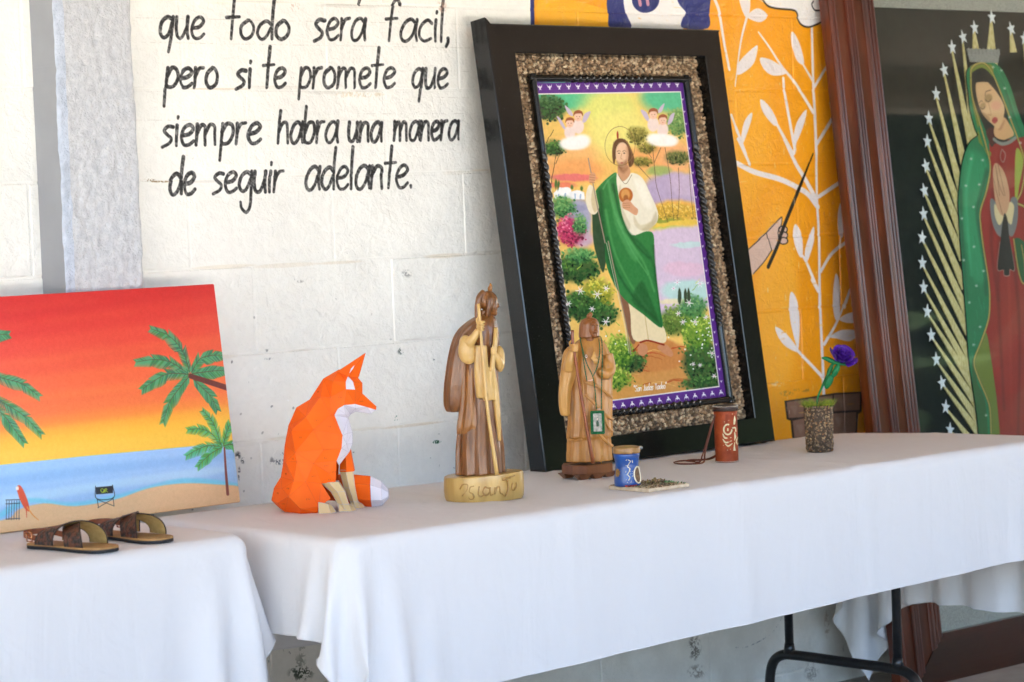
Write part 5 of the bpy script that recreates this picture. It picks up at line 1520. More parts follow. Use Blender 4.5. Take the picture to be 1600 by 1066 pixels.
('S','#c8cfc9',3.3,3.3,[(711,2844),(738,2843)]),
('S','#c8cfc9',3.3,3.3,[(719,2851),(730,2836)]),
('S','#c8cfc9',3.3,3.3,[(733,2851),(717,2836)]),
('S','#c8cfc9',3.3,3.3,[(841,2848),(868,2848)]),
('S','#c8cfc9',3.3,3.3,[(849,2856),(860,2841)]),
('S','#c8cfc9',3.3,3.3,[(863,2855),(846,2841)]),
('S','#c8cfc9',3.3,3.3,[(762,2716),(788,2715)]),
('S','#c8cfc9',3.3,3.3,[(770,2723),(780,2708)]),
('S','#c8cfc9',3.3,3.3,[(783,2723),(767,2708)]),
('S','#c8cfc9',3.3,3.3,[(640,2651),(666,2650)]),
('S','#c8cfc9',3.3,3.3,[(648,2658),(658,2643)]),
('S','#c8cfc9',3.3,3.3,[(661,2657),(645,2643)]),
('S','#c8cfc9',3.3,3.3,[(725,2479),(752,2478)]),
('S','#c8cfc9',3.3,3.3,[(733,2486),(744,2471)]),
('S','#c8cfc9',3.3,3.3,[(746,2486),(730,2472)]),
('S','#c8cfc9',3.3,3.3,[(614,2404),(640,2402)]),
('S','#c8cfc9',3.3,3.3,[(622,2411),(632,2396)]),
('S','#c8cfc9',3.3,3.3,[(635,2410),(619,2396)]),
('S','#c8cfc9',3.3,3.3,[(790,2331),(817,2330)]),
('S','#c8cfc9',3.3,3.3,[(798,2338),(809,2323)]),
('S','#c8cfc9',3.3,3.3,[(812,2337),(796,2323)]),
('S','#c8cfc9',3.3,3.3,[(707,2247),(734,2245)]),
('S','#c8cfc9',3.3,3.3,[(715,2253),(726,2238)]),
('S','#c8cfc9',3.3,3.3,[(729,2253),(713,2239)]),
('S','#c8cfc9',3.3,3.3,[(623,2152),(649,2150)]),
('S','#c8cfc9',3.3,3.3,[(631,2159),(641,2143)]),
('S','#c8cfc9',3.3,3.3,[(644,2158),(628,2144)]),
('S','#c8cfc9',3.3,3.3,[(700,2002),(726,2001)]),
('S','#c8cfc9',3.3,3.3,[(708,2009),(718,1994)]),
('S','#c8cfc9',3.3,3.3,[(721,2008),(705,1995)]),
('S','#c8cfc9',3.3,3.3,[(620,1900),(647,1899)]),
('S','#c8cfc9',3.3,3.3,[(628,1907),(639,1892)]),
('S','#c8cfc9',3.3,3.3,[(641,1906),(625,1893)]),
('S','#c8cfc9',3.3,3.3,[(1101,3557),(1129,3557)]),
('S','#c8cfc9',3.3,3.3,[(1109,3564),(1120,3550)]),
('S','#c8cfc9',3.3,3.3,[(1123,3564),(1106,3549)]),
('S','#c8cfc9',3.3,3.3,[(1191,3428),(1219,3428)]),
('S','#c8cfc9',3.3,3.3,[(1199,3436),(1211,3421)]),
('S','#c8cfc9',3.3,3.3,[(1214,3436),(1197,3421)]),
('S','#c8cfc9',3.3,3.3,[(1209,3252),(1237,3251)]),
('S','#c8cfc9',3.3,3.3,[(1218,3259),(1229,3244)]),
('S','#c8cfc9',3.3,3.3,[(1232,3259),(1215,3244)]),
('S','#c8cfc9',3.3,3.3,[(1289,3094),(1317,3093)]),
('S','#c8cfc9',3.3,3.3,[(1297,3101),(1309,3086)]),
('S','#c8cfc9',3.3,3.3,[(1311,3101),(1294,3086)]),
('S','#c8cfc9',3.3,3.3,[(666,1478),(692,1476)]),
('S','#c8cfc9',3.3,3.3,[(674,1485),(684,1469)]),
('S','#c8cfc9',3.3,3.3,[(687,1484),(671,1471)]),
('S','#c8cfc9',3.3,3.3,[(1180,3538),(1207,3538)]),
('S','#c8cfc9',3.3,3.3,[(1188,3545),(1199,3530)]),
('S','#c8cfc9',3.3,3.3,[(1202,3545),(1185,3530)])],'geo':{'fig_left':[(862,3536),(847,3485),(848,3389),(849,3292),(878,3184),(896,3145),(829,3115),(771,3065),(710,2967),(645,2777),(628,2643),(614,2434),(604,2244),(594,2054),(578,1827),(586,1637),(595,1484),(595,1218)],'fig_top':[(918,3571),(1014,3589),(1126,3584),(1206,3538),(1269,3428),(1318,3279),(1377,3144)],'stars':[(1161,3864),(980,3797),(859,3738),(744,3675),(645,3538),(545,3396),(452,3250),(414,3114),(377,2970),(337,2826),(307,2689),(270,2551),(247,2404),(235,2262),(243,2120),(257,1981),(278,1838),(308,1699),(317,1556),(334,1421)],'ends':[(1111,3537),(976,3653),(862,3126),(833,3072),(752,2927),(689,2814),(665,2680),(651,2539),(635,2414),(622,2243),(619,2091),(611,1977),(602,1826),(605,1711),(622,1634),(638,1519),(639,1423),(652,1327),(655,1213),(660,1136)],'crown':[(870,3667),(890,3590),(902,3588),(1164,3583),(1186,3636),(1195,3665)],'fox_body':[(158.4,222.1,0),(128.9,251.6,0),(129.8,274.5,0),(119.2,288.7,0),(80.4,306.2,0),(45.3,287.6,0),(13.7,242.9,0),(-16.3,226.4,0),(-35.0,188.1,0),(-45.0,145.6,0),(-50.4,104.5,0),(-56.5,76.0,0),(-72.7,51.7,0),(-79.4,25.2,0),(-61.0,6.1,0),(-49.7,1.1,-20),(-11.5,-0.3,-55),(24.9,0.2,-55),(28.1,13.5,-58),(54.7,29.7,-50),(34.9,63.0,-48),(65.6,64.9,-42),(70.0,110.6,-44),(81.7,137.8,-44),(84.7,165.2,-40),(69.2,210.2,-44),(77.3,224.0,-46),(91.0,231.2,-42),(114.0,231.5,-26),(138.5,222.9,-14),(157.4,215.3,-3)],'fox_in':[(63.0,249.5,-50),(96.5,265.8,-41),(68.1,283.7,-32),(40.1,250.3,-40),(7.9,209.4,-56),(24.1,182.0,-66),(43.4,137.3,-60),(-17.9,133.9,-62),(-14.8,114.6,-66),(21.3,108.7,-62),(2.6,69.9,-68),(-22.1,72.8,-66),(-34.8,40.7,-78),(-11.0,11.9,-70),(115.1,262.4,-20),(101.0,293.2,-28),(96.3,280.7,-37),(110.8,280.2,-20),(-25.7,180.1,-36),(61.5,211.2,-52),(-62.3,22.6,-36),(-51.5,54.8,-42),(53.0,85.3,-52),(-41.7,111.8,-36)],'fox_chest':[(157.4,215.3,-3),(138.5,222.9,-14),(114.0,231.5,-26),(91.0,231.2,-42),(77.3,224.0,-46),(69.2,210.2,-44),(84.7,165.2,-40),(81.7,137.8,-44),(70.0,110.6,-44),(72.6,97.9,-20),(94.6,123.9,0),(103.0,142.7,0),(103.9,167.5,0),(95.6,200.4,0),(101.6,207.8,0),(113.3,213.1,0),(146.4,207.3,0),(158.2,216.0,0)],'fox_chest_in':[(92.1,210.1,-26),(113.6,221.5,-18),(94.4,167.9,-24),(91.6,145.0,-24)],'fox_eye':[(101.0,293.2,-28),(96.3,280.7,-37),(96.5,265.8,-41),(115.1,262.4,-20),(110.8,280.2,-20)],'fox_ear':[(76.4,301.8,-12),(101.3,292.4,-36),(121.8,287.8,-14),(105.4,309.1,-2),(138.3,339.2,-20)],'fox_fold':[(116.0,316.3,-24),(113.5,310.3,-28),(105.1,299.5,-35),(108.1,309.0,-30)],'fox_leg':[(51.4,64.7),(60.9,42.9),(81.6,13.4),(85.2,77.2),(91.7,45.5),(100.1,14.6)],'fox_paw':[(69.9,6.2),(105.4,4.8),(94.2,11.0),(120.6,10.0),(27.8,5.8),(64.5,4.5)],'fox_tail':[(70.8,50.1),(101.2,44.4),(137.3,36.9),(161.9,30.3),(176.0,29.0)]}}

# ------------------------------------------------------------------ layout constants (metres)
WALL_Y = 0.10                                     # painted wall face
TX0, TX1, TY0, TY1 = 0.0, 2.41, -0.76, -0.05      # long table
LX0, LX1, LY0, LY1 = -1.90, -0.06, -0.55, -0.05   # small table at the left
LZ = 0.764
ROOM_ROT = -0.7367                                # heading in which the standing pieces face the yard


def table_z(x, y):
    """the long table stands a little unevenly"""
    a = min(max(x / 2.41, 0), 1)
    b = (-y - .05) / .71
    back, front = .758 - .016 * a, .758 - .006 * a
    return back + (front - back) * b


# ------------------------------------------------------------------ setting: floor, yard, porch roof, sky side
concrete = material('worn_concrete', '#847d74', 0.7, '#9c958b', 6, 0.5, 40)
bm = bmesh.new()
bm_box(bm, -9, 12, -5.6, 0.13, -0.25, 0.0)
floor = from_bm('porch_floor', bm, concrete)
floor['kind'] = 'structure'
yard_m = material('sunlit_paving', '#a9a59e', 0.9, '#99958e', 0.8, 0.4, 12, spec=.1)
bm = bmesh.new()
bmesh.ops.create_grid(bm, x_segments=1, y_segments=1, size=120)
for v in bm.verts:
    v.co.z = -0.2
yard = from_bm('courtyard_ground', bm, yard_m)
yard['kind'] = 'structure'
roof_m = material('painted_soffit', '#b7a28c', 0.8, '#aa957f', 2)
bm = bmesh.new()
bm_box(bm, -9, 12, -4.3, 0.3, 2.95, 3.1)
for x in (-6, -3, 0, 3, 6, 9):
    bm_box(bm, x - .06, x + .06, -4.28, 0.09, 2.77, 2.95)
bm_box(bm, -9, 12, -4.45, -4.3, 2.75, 3.15)
roof = from_bm('porch_roof', bm, roof_m)
roof['kind'] = 'structure'

leaf_m = material('hedge_leaf', '#1a2a14', 0.7, '#26381c', 3, spec=.15)
bm = bmesh.new()
rr = random.Random(3)
for i in range(8500):
    t = rr.random()
    x = -26 + 54 * t
    near = max(0, min(1, (x - 1.0) / 4))
    y = -19 + 9.5 * near + rr.gauss(0, .7)
    z = rr.uniform(-.2, 2.2 + 2.2 * near) + rr.gauss(0, .3)
    s = rr.uniform(.3, .7)
    a, b = rr.uniform(0, 6.28), rr.uniform(-1, 1)
    u = Vector((math.cos(a), math.sin(a), b)) * s
    w = Vector((-math.sin(a), math.cos(a), rr.uniform(-.6, .6))) * s * .7
    c = Vector((x, y, z))
    bm.faces.new([bm.verts.new(c - u), bm.verts.new(c + w), bm.verts.new(c + u), bm.verts.new(c - w)])
hedge = from_bm('far_hedge', bm, leaf_m)
hedge['kind'] = 'stuff'

# ------------------------------------------------------------------ the painted block wall
WB = (-0.75, -0.25, 3.35, 2.15)
D = Drawing(WB[0], WB[1], WB[2], WB[3], 0.0014, '#f4f2ea')
rs = np.random.RandomState(2)
n1, n2, n3 = value_noise(D.h, D.w, 240, rs), value_noise(D.h, D.w, 60, rs), value_noise(D.h, D.w, 9, rs)
D.a += ((n1 - .5) * .05 + (n2 - .5) * .035 + (n3 - .5) * .018)[..., None] * np.array([1, 1, .95], np.float32)
zz = np.linspace(WB[1], WB[3], D.h)[:, None]
grime = np.clip((0.62 - zz) / 0.6, 0, 1) * (0.5 + value_noise(D.h, D.w, 35, rs))
D.a -= (grime * .10)[..., None] * np.array([.8, .9, 1.0], np.float32)
sk_ = value_noise(D.h * 2, D.w, 4, rs)[:D.h]
sk_ = np.stack([np.roll(sk_[i_], -int(i_ * .55)) for i_ in range(D.h)])
streak = 0.36 + 0.95 * (sk_ * .6 + value_noise(D.h, D.w, 2.2, rs) * .4)
streak = np.clip(streak, 0, 1).astype(np.float32)
rows = [1.494 + .205 * k for k in range(-9, 5)]
for z in rows:                                     # dirt and rust along the bed joints of the white part
    x = -.6
    while x < 1.2:
        l = rr.uniform(.03, .2)
        if rr.random() < .55:
            c = rr.choice(['#cdb48c', '#d6c6a6', '#c9c2b2', '#b8b2a6'])
            D.run([('E', c, 10, rr.uniform(.08, .3), [round((x + l / 2) * 2000), round((z + rr.gauss(0, .004)) * 2000), round(l * 1000), 0, 0, rr.randint(5, 11)])])
        x += l
for i in range(240):                               # specks and chips
    x, z = rr.uniform(-.5, 1.25), rr.choice([rr.uniform(-.05, 2.0), rr.uniform(.75, 1.1), rr.uniform(-.05, .5)])
    D.run([('E', rr.choice(['#8d8c86', '#6d6f6e', '#a8a297', '#4a4d4c', '#ffffff']), 2, rr.uniform(.3, .8), [round(x * 2000), round(z * 2000), rr.randint(1, 7), rr.randint(-3, 3), rr.randint(-2, 2), rr.randint(1, 6)])])
D.run(ART['mural'], np.clip(streak + .42, 0, 1))
for i in range(420):                               # dry brush and scuffs on the orange field
    x, z = rr.uniform(1.3, 3.2), rr.uniform(.6, 2.05)
    l = rr.uniform(4, 40)
    D.run([('E', rr.choice(['#ffc65a', '#e8920f', '#ffb63a', '#d9830c', '#f7d9a0']), 3, rr.uniform(.15, .5), [round(x * 2000), round(z * 2000), round(l), rr.randint(-2, 2), 0, rr.randint(2, 6)])])
for i in range(70):
    x, z = rr.gauss(2.33, .12), rr.uniform(.75, 1.9)
    D.run([('E', '#f3e3c4', 2, rr.uniform(.3, .8), [round(x * 2000), round(z * 2000), rr.randint(1, 4), 0, 0, rr.randint(3, 22)])])
D.run(ART['lettering'], streak)
chip = np.clip((value_noise(D.h, D.w, 2.2, rs) * .5 + value_noise(D.h, D.w, 7, rs) * .5 - .48) * 9, 0, 1).astype(np.float32)
D.run(ART['stains'], chip)
wall_m = print_material('painted_blocks', D.image('wall_paint'), rough=0.3, world_box=WB)
nt = wall_m.node_tree
g = nt.nodes.new('ShaderNodeNewGeometry')
prev = None
for sc_, st_, dist in ((20, .6, .008), (64, .65, .004), (190, .45, .002)):     # lumpy, thick brushed paint
    n = nt.nodes.new('ShaderNodeTexNoise')
    n.inputs['Scale'].default_value = sc_
    n.inputs['Detail'].default_value = 3
    n.inputs['Distortion'].default_value = .6
    nt.links.new(g.outputs['Position'], n.inputs['Vector'])
    b = nt.nodes.new('ShaderNodeBump')
    b.inputs['Strength'].default_value = st_
    b.inputs['Distance'].default_value = dist
    nt.links.new(n.outputs[0], b.inputs['Height'])
    if prev:
        nt.links.new(prev.outputs[0], b.inputs['Normal'])
    prev = b
nt.links.new(prev.outputs[0], nt.nodes['Principled BSDF'].inputs['Normal'])

wall = empty('block_wall', 'wall of thickly painted concrete blocks, white with black lettering then an orange mural', 'wall', (0, WALL_Y, 0))
bm = bmesh.new()
bm_box(bm, -9, 12, .0022, .2, -.24, 2.95)
from_bm('mortar_backing', bm, wall_m, wall)
BLK = .417
blk_me = None
for ri, z in enumerate(rows):
    x0 = .444 if ri % 2 == 1 else .444 - BLK * .42
    for c in range(-4, 8):
        bx = x0 + c * BLK
        if bx + BLK < -.7 or bx > 3.3:
            continue
        if blk_me is None:
            bm = bmesh.new()
            bm_box(bm, .0012, BLK - .0012, 0, .03, .0012, .2038, .0045, 3)
            bmesh.ops.recalc_face_normals(bm, faces=bm.faces)
            blk_me = bpy.data.meshes.new('block')
            bm.to_mesh(blk_me)
            bm.free()
            blk_me.materials.append(wall_m)
        o = link('block', blk_me, None, wall)
        o.location = (bx, rr.uniform(-.0004, .0012), z)
        o.rotation_euler = (rr.gauss(0, .004), rr.gauss(0, .002), rr.gauss(0, .002))

# ------------------------------------------------------------------ grey concrete pilaster
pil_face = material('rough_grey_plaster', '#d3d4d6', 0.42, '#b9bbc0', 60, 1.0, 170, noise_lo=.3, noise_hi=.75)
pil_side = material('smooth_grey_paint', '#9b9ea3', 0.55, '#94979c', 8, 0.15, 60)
pil_edge = material('bluish_grey_plaster', '#c6cedb', 0.42, '#b7c0ce', 60, .9, 190)
rs = np.random.RandomState(8)
nx, nz = 60, 420
gx, gz = np.linspace(-.115, .085, nx), np.linspace(0, 2.95, nz)
hgt = (value_noise(nz, nx, 6, rs) - .5) * .006 + (value_noise(nz, nx, 2.2, rs) - .5) * .0045
v, f = [], []
wob = (value_noise(nz, 1, 14, rs)[:, 0] - .5) * .004
for j in range(nz):
    for i in range(nx):
        e = 1 - min(1, min(i, nx - 1 - i) / 3)
        v.append((gx[i] + wob[j] * (1 if i < nx / 2 else -1), .02 + hgt[j, i] + e * e * .004, gz[j]))
for j in range(nz - 1):
    for i in range(nx - 1):
        a = j * nx + i
        f.append((a, a + 1, a + nx + 1, a + nx))
k0 = len(v)
for j in range(nz):                                   # left and right cheeks back to the wall
    v.append((-.125, WALL_Y + .003, gz[j]))
    v.append((.092, WALL_Y + .003, gz[j]))
for j in range(nz - 1):
    a, b = j * nx, (j + 1) * nx
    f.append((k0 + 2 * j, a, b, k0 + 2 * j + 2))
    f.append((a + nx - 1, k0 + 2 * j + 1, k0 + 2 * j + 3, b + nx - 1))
nfront = (nz - 1) * (nx - 1)
pil = from_data('pilaster', v, f, [pil_face, pil_side, pil_edge], None, True)
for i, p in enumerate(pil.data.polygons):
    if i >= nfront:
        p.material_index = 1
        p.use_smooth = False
    elif p.vertices[0] % nx < 7:
        p.material_index = 2
tag(pil, 'grey concrete pilaster with rough plaster face at the left of the lettering', 'pillar')

# ------------------------------------------------------------------ tablecloths (settled as cloth)
def settle(x0, x1, y0, y1, over, ztop, planes, h=.017, steps=175, seed=1, skew=0.0):
    """cloth laid on a table top: position based dynamics; over = overhang left, right, front, back"""
    l, r_, fr, bk = over
    nx, ny = int((x1 - x0 + l + r_) / h) + 1, int((y1 - y0 + fr + bk) / h) + 1
    X, Y = np.meshgrid(np.linspace(x0 - l, x1 + r_, nx), np.linspace(y0 - fr, y1 + bk, ny), indexing='ij')
    rs = np.random.RandomState(seed)
    cx, cy = np.clip(X, x0, x1), np.clip(Y, y0, y1)
    d = np.hypot(X - cx, Y - cy)
    Z = ztop(cx, cy) - .93 * d + (rs.rand(nx, ny) - .5) * .002 * (d > 0)
    X, Y = X - skew * (Y - y0), Y + skew * (X - x0)
    cx, cy = np.clip(X, x0, x1), np.clip(Y, y0, y1)
    d = np.hypot(X - cx, Y - cy)
    Z = ztop(cx, cy) - .93 * d + (rs.rand(nx, ny) - .5) * .002 * (d > 0)
    X0, Y0 = X, Y
    X, Y = cx + (X - cx) * .37, cy + (Y - cy) * .37
    p = np.stack([X, Y, Z], -1)
    X, Y = X0, Y0
    hx, hy = (x1 - x0 + l + r_) / (nx - 1), (y1 - y0 + fr + bk) / (ny - 1)
    w = np.ones((nx, ny))
    w[(np.hypot(np.maximum(0, np.maximum(x0 + .05 - X, X - x1 + .05)), np.maximum(0, np.maximum(y0 + .05 - Y, Y - y1 + .05))) < .035) & (X > x0 + .012) & (X < x1 - .012) & (Y > y0 + .012) & (Y < y1 - .012)] = 0
    v = np.zeros_like(p)
    cons = []

    def add(di, dj, rest, stiff):
        si, sj = max(2 * di, 1) if di else 1, 2 * abs(dj) if dj else 1
        if di and dj:
            si, sj = 2, 2
        for s in range(si if di else 1):
            for t in range(sj if dj else 1):
                if di and dj:
                    j0 = t + max(0, -dj)
                    a = (slice(s, nx - di, 2), slice(j0, ny - max(0, dj), 2))
                    b = (slice(s + di, nx, 2), slice(j0 + dj, ny - max(0, -dj) if dj < 0 else ny, 2))
                elif di:
                    a, b = (slice(s, nx - di, si), slice(None)), (slice(s + di, nx, si), slice(None))
                else:
                    a, b = (slice(None), slice(t, ny - dj, sj)), (slice(None), slice(t + dj, ny, sj))
                n0 = min(len(range(*a[0].indices(nx))), len(range(*b[0].indices(nx))))
                m0 = min(len(range(*a[1].indices(ny))), len(range(*b[1].indices(ny))))
                a = tuple(slice(q_.indices(k_)[0], q_.indices(k_)[0] + q_.indices(k_)[2] * (c_ - 1) + 1, q_.indices(k_)[2]) for q_, k_, c_ in zip(a, (nx, ny), (n0, m0)))
                b = tuple(slice(q_.indices(k_)[0], q_.indices(k_)[0] + q_.indices(k_)[2] * (c_ - 1) + 1, q_.indices(k_)[2]) for q_, k_, c_ in zip(b, (nx, ny), (n0, m0)))
                wa, wb = w[a], w[b]
                if (wa + wb).max() > 0:
                    ws = np.maximum(wa + wb, 1e-6)
                    cons.append((a, b, rest, (stiff * wa / ws)[..., None], (stiff * wb / ws)[..., None]))
    add(1, 0, hx, 1.0)
    add(0, 1, hy, 1.0)
    add(1, 1, math.hypot(hx, hy), .55)
    add(1, -1, math.hypot(hx, hy), .55)
    add(2, 0, 2 * hx, .22)
    add(0, 2, 2 * hy, .22)
    dt = 1 / 60
    R, RC = .004, .045
    for st in range(steps):
        v[..., 2] -= 9.8 * dt
        v *= .965 if st > 30 else .93
        q = p + v * dt * w[..., None]
        for it in range(14):
            for a, b, rest, ka, kb in cons:
                dlt = q[b] - q[a]
                ln = np.sqrt(np.einsum('ijk,ijk->ij', dlt, dlt)) + 1e-9
                dlt *= ((ln - rest) / ln)[..., None]
                q[a] += dlt * ka
                q[b] -= dlt * kb
            # table (rounded edge), wall and neighbours
            ux, uy = np.clip(q[..., 0], x0 + RC, x1 - RC), np.clip(q[..., 1], y0 + RC, y1 - RC)
            vx, vy = q[..., 0] - ux, q[..., 1] - uy
            vl = np.sqrt(vx * vx + vy * vy) + 1e-9
            kk = np.minimum(1, (RC - R) / vl)
            ex, ey = ux + vx * kk, uy + vy * kk
            zt = ztop(np.clip(q[..., 0], x0, x1), np.clip(q[..., 1], y0, y1))
            ez = np.minimum(q[..., 2], zt - R)
            dx, dy, dz = q[..., 0] - ex, q[..., 1] - ey, q[..., 2] - ez
            dd = np.sqrt(dx * dx + dy * dy + dz * dz) + 1e-9
            hit = (dd < R) & (w > 0) & (dd > 1e-7)
            k = np.where(hit, R / dd, 1.0)
            q[..., 0] = np.where(hit, ex + dx * k, q[..., 0])
            q[..., 1] = np.where(hit, ey + dy * k, q[..., 1])
            q[..., 2] = np.where(hit, ez + dz * k, q[..., 2])
            ins = (dd <= 1e-7) & (w > 0)
            if ins.any():                       # strayed inside: out through the nearest face
                a = q[ins]
                dist = np.stack([a[:, 0] - x0, x1 - a[:, 0], a[:, 1] - y0, y1 - a[:, 1], zt[ins] - a[:, 2]], 1)
                m = dist.argmin(1)
                for f_, (ax, val) in enumerate(((0, x0), (0, x1), (1, y0), (1, y1))):
                    a[m == f_, ax] = val
                a[m == 4, 2] = zt[ins][m == 4]
                q[ins] = a
            for ax, sg, val in planes:
                if sg > 0:
                    q[..., ax] = np.where(w > 0, np.minimum(q[..., ax], val), q[..., ax])
                else:
                    q[..., ax] = np.where(w > 0, np.maximum(q[..., ax], val), q[..., ax])
        v = (q - p) / dt
        sp = np.sqrt((v ** 2).sum(-1, keepdims=True))
        v *= np.minimum(1, 1.5 / (sp + 1e-9))
        p = q
    return p


def cloth_object(name, p, mat, label, creases=()):
    nx, ny, _ = p.shape
    q = p.copy()
    # slow waves in the hanging cloth
    top = q[..., 2].max()
    hang = np.clip((top - .03 - q[..., 2]) / .28, 0, 1.0)
    rs = np.random.RandomState(nx)
    wx = sum(a_ * np.sin(np.linspace(0, nx * .017, nx) * 2 * PI / l_ + rs.rand() * 6.3) for l_, a_ in ((.62, .0022), (.27, .0018), (.16, .0012)))
    ii_ = np.arange(nx)[:, None] * .017
    front_ = np.clip((np.arange(ny)[None] * 1.0 - ny * .30) / -4, 0, 1) * np.clip((ii_ - .30) / .25, 0, 1) * np.clip((nx * .017 - .55 - ii_) / .2, 0, 1)
    q[..., 1] -= front_ * hang * (wx[:, None] + .004)
    # light smoothing of the hanging part, then pressed fold lines
    soft_ = np.clip((top - .05 - q[..., 2]) / .04, 0, 1)[1:-1, 1:-1, None]
    for it in range(3):
        m = q.copy()
        m[1:-1, 1:-1] += soft_ * (-.5 * q[1:-1, 1:-1] + .125 * (q[2:, 1:-1] + q[:-2, 1:-1] + q[1:-1, 2:] + q[1:-1, :-2]))
        q = m
    tx, ty = np.gradient(q, axis=0), np.gradient(q, axis=1)
    nr = np.cross(tx, ty)
    nr /= np.linalg.norm(nr, axis=-1, keepdims=True) + 1e-9
    for axis, k, amp in creases:
        if axis == 0:
            for dk_, f_ in ((-2, .25), (-1, .6), (0, 1.0), (1, .35)):
                q[k + dk_] += nr[k + dk_] * amp * f_
        else:
            q[:, k] += nr[:, k] * amp
    verts = q.reshape(-1, 3)
    idx = np.arange(nx * ny).reshape(nx, ny)
    faces = np.stack([idx[:-1, :-1], idx[1:, :-1], idx[1:, 1:], idx[:-1, 1:]], -1).reshape(-1, 4)
    o = from_data(name, verts.tolist(), faces.tolist(), mat, None, True)
    s = o.modifiers.new('subdivision', 'SUBSURF')
    s.levels = s.render_levels = 1
    tag(o, label, 'tablecloth')
    # hem round the edge
    loop = [tuple(q[i, 0]) for i in range(0, nx, 2)] + [tuple(q[-1, j]) for j in range(0, ny, 2)] + \
           [tuple(q[i, -1]) for i in range(nx - 1, -1, -2)] + [tuple(q[0, j]) for j in range(ny - 1, -1, -2)]
    bm = bmesh.new()
    bm_tube(bm, loop, .0014, 5, 2)
    from_bm('hem', bm, mat, o, True)
    return o


cloth_m = bpy.data.materials.new('white_cotton')
cloth_m.use_nodes = True
nt = cloth_m.node_tree
pr_ = nt.nodes['Principled BSDF']
pr_.inputs['Base Color'].default_value = (.80, .79, .79, 1)
pr_.inputs['Roughness'].default_value = .85
pr_.inputs['Specular IOR Level'].default_value = .2
tr_ = nt.nodes.new('ShaderNodeBsdfTranslucent')
tr_.inputs[0].default_value = (.8, .8, .82, 1)
mx = nt.nodes.new('ShaderNodeMixShader')
mx.inputs[0].default_value = .14
nt.links.new(pr_.outputs[0], mx.inputs[1])
nt.links.new(tr_.outputs[0], mx.inputs[2])
nt.links.new(mx.outputs[0], nt.nodes['Material Output'].inputs[0])
g = nt.nodes.new('ShaderNodeNewGeometry')
prev = None
for sc_, st_, dist in ((7, .4, .012), (11, .45, .010), (40, .2, .003), (900, .2, .0004)):
    n = nt.nodes.new('ShaderNodeTexNoise')
    n.inputs['Scale'].default_value = sc_
    n.inputs['Detail'].default_value = 3
    n.inputs['Distortion'].default_value = 1.0
    mpv = nt.nodes.new('ShaderNodeMapping')
    mpv.inputs['Scale'].default_value = (1, 1, .16) if sc_ == 11 else (1, 1, 1)
    nt.links.new(g.outputs['Position'], mpv.inputs[0])
    nt.links.new(mpv.outputs[0], n.inputs['Vector'])
    b = nt.nodes.new('ShaderNodeBump')
    b.inputs['Strength'].default_value = st_
    b.inputs['Distance'].default_value = dist
    nt.links.new(n.outputs[0], b.inputs['Height'])
    if prev:
        nt.links.new(prev.outputs[0], b.inputs['Normal'])
    prev = b
for s_ in (pr_, tr_):
    nt.links.new(prev.outputs[0], s_.inputs['Normal'])


def tz_arr(x, y):
    a = np.clip(x / 2.41, 0, 1)
    b = (-y - .05) / .71
    bk, fr = .758 - .016 * a, .758 - .006 * a
    # the far back corner of the board is worn down
    return bk + (fr - bk) * b - .012 * np.clip((x - 2.22) / .19, 0, 1) ** 2 * np.clip((y + .35) / .3, 0, 1)


pc = settle(TX0, TX1, TY0, TY1, (.185, .435, .318, .30), tz_arr, [(1, 1, WALL_Y - .006), (0, -1, -.052)], seed=4, skew=.022)
big = cloth_object('tablecloth', pc, cloth_m, 'long white tablecloth under the fox, carvings and black framed print',
                   [(0, int((1.165 + .185) / .01705), .0035), (0, int((1.62 + .185) / .01705), .003), (0, int((.62 + .185) / .01705), .002), (1, int((.325 + .36) / .017), .0012)])
pl = settle(LX0, LX1, LY0, LY1, (.3, .175, .46, .30), lambda x, y: x * 0 + LZ, [(1, 1, .012), (0, 1, .02)], seed=9)
small = cloth_object('tablecloth', pl, cloth_m, 'white tablecloth of the left table, under the sandals and beach painting', [(0, int(1.60 / .017), .002)])

# ------------------------------------------------------------------ folding tables under the cloths
steel = material('black_painted_steel', '#121315', 0.32, '#1d1e20', 60, 0.2, 120, coat=.2)
board_m = material('table_board', '#b9b4aa', 0.6, '#aaa59b', 10)


def leg_frame(parent, x, ya, yb, zt):
    bm = bmesh.new()
    zb = .2
    for y in (ya, yb):
        bm_tube(bm, [(x, y, zb), (x + .004, y, zt)], .0118, 12, 1)
        bm_tube(bm, [(x, y, zb + .005), (x, y, zb + .03)], [.0165, .0125], 12, 1)
    dy = .055 if ya > yb else -.055
    a, b = ya + dy, yb - dy
    sgn = 1 if ya > yb else -1
    bm_tube(bm, [(x, a + .022 * sgn, 0.0), (x, a + .02 * sgn, .10), (x, a + .008 * sgn, zb - .035), (x, a - .025 * sgn, zb - .006), (x, ya - .03 * sgn, zb), (x, (ya + yb) / 2, zb), (x, yb + .03 * sgn, zb),
                 (x, b + .025 * sgn, zb - .006), (x, b - .008 * sgn, zb - .035), (x, b - .02 * sgn, .10), (x, b - .022 * sgn, 0.0)], .0135, 12, 6)
    return from_bm('leg', bm, steel, parent, True)


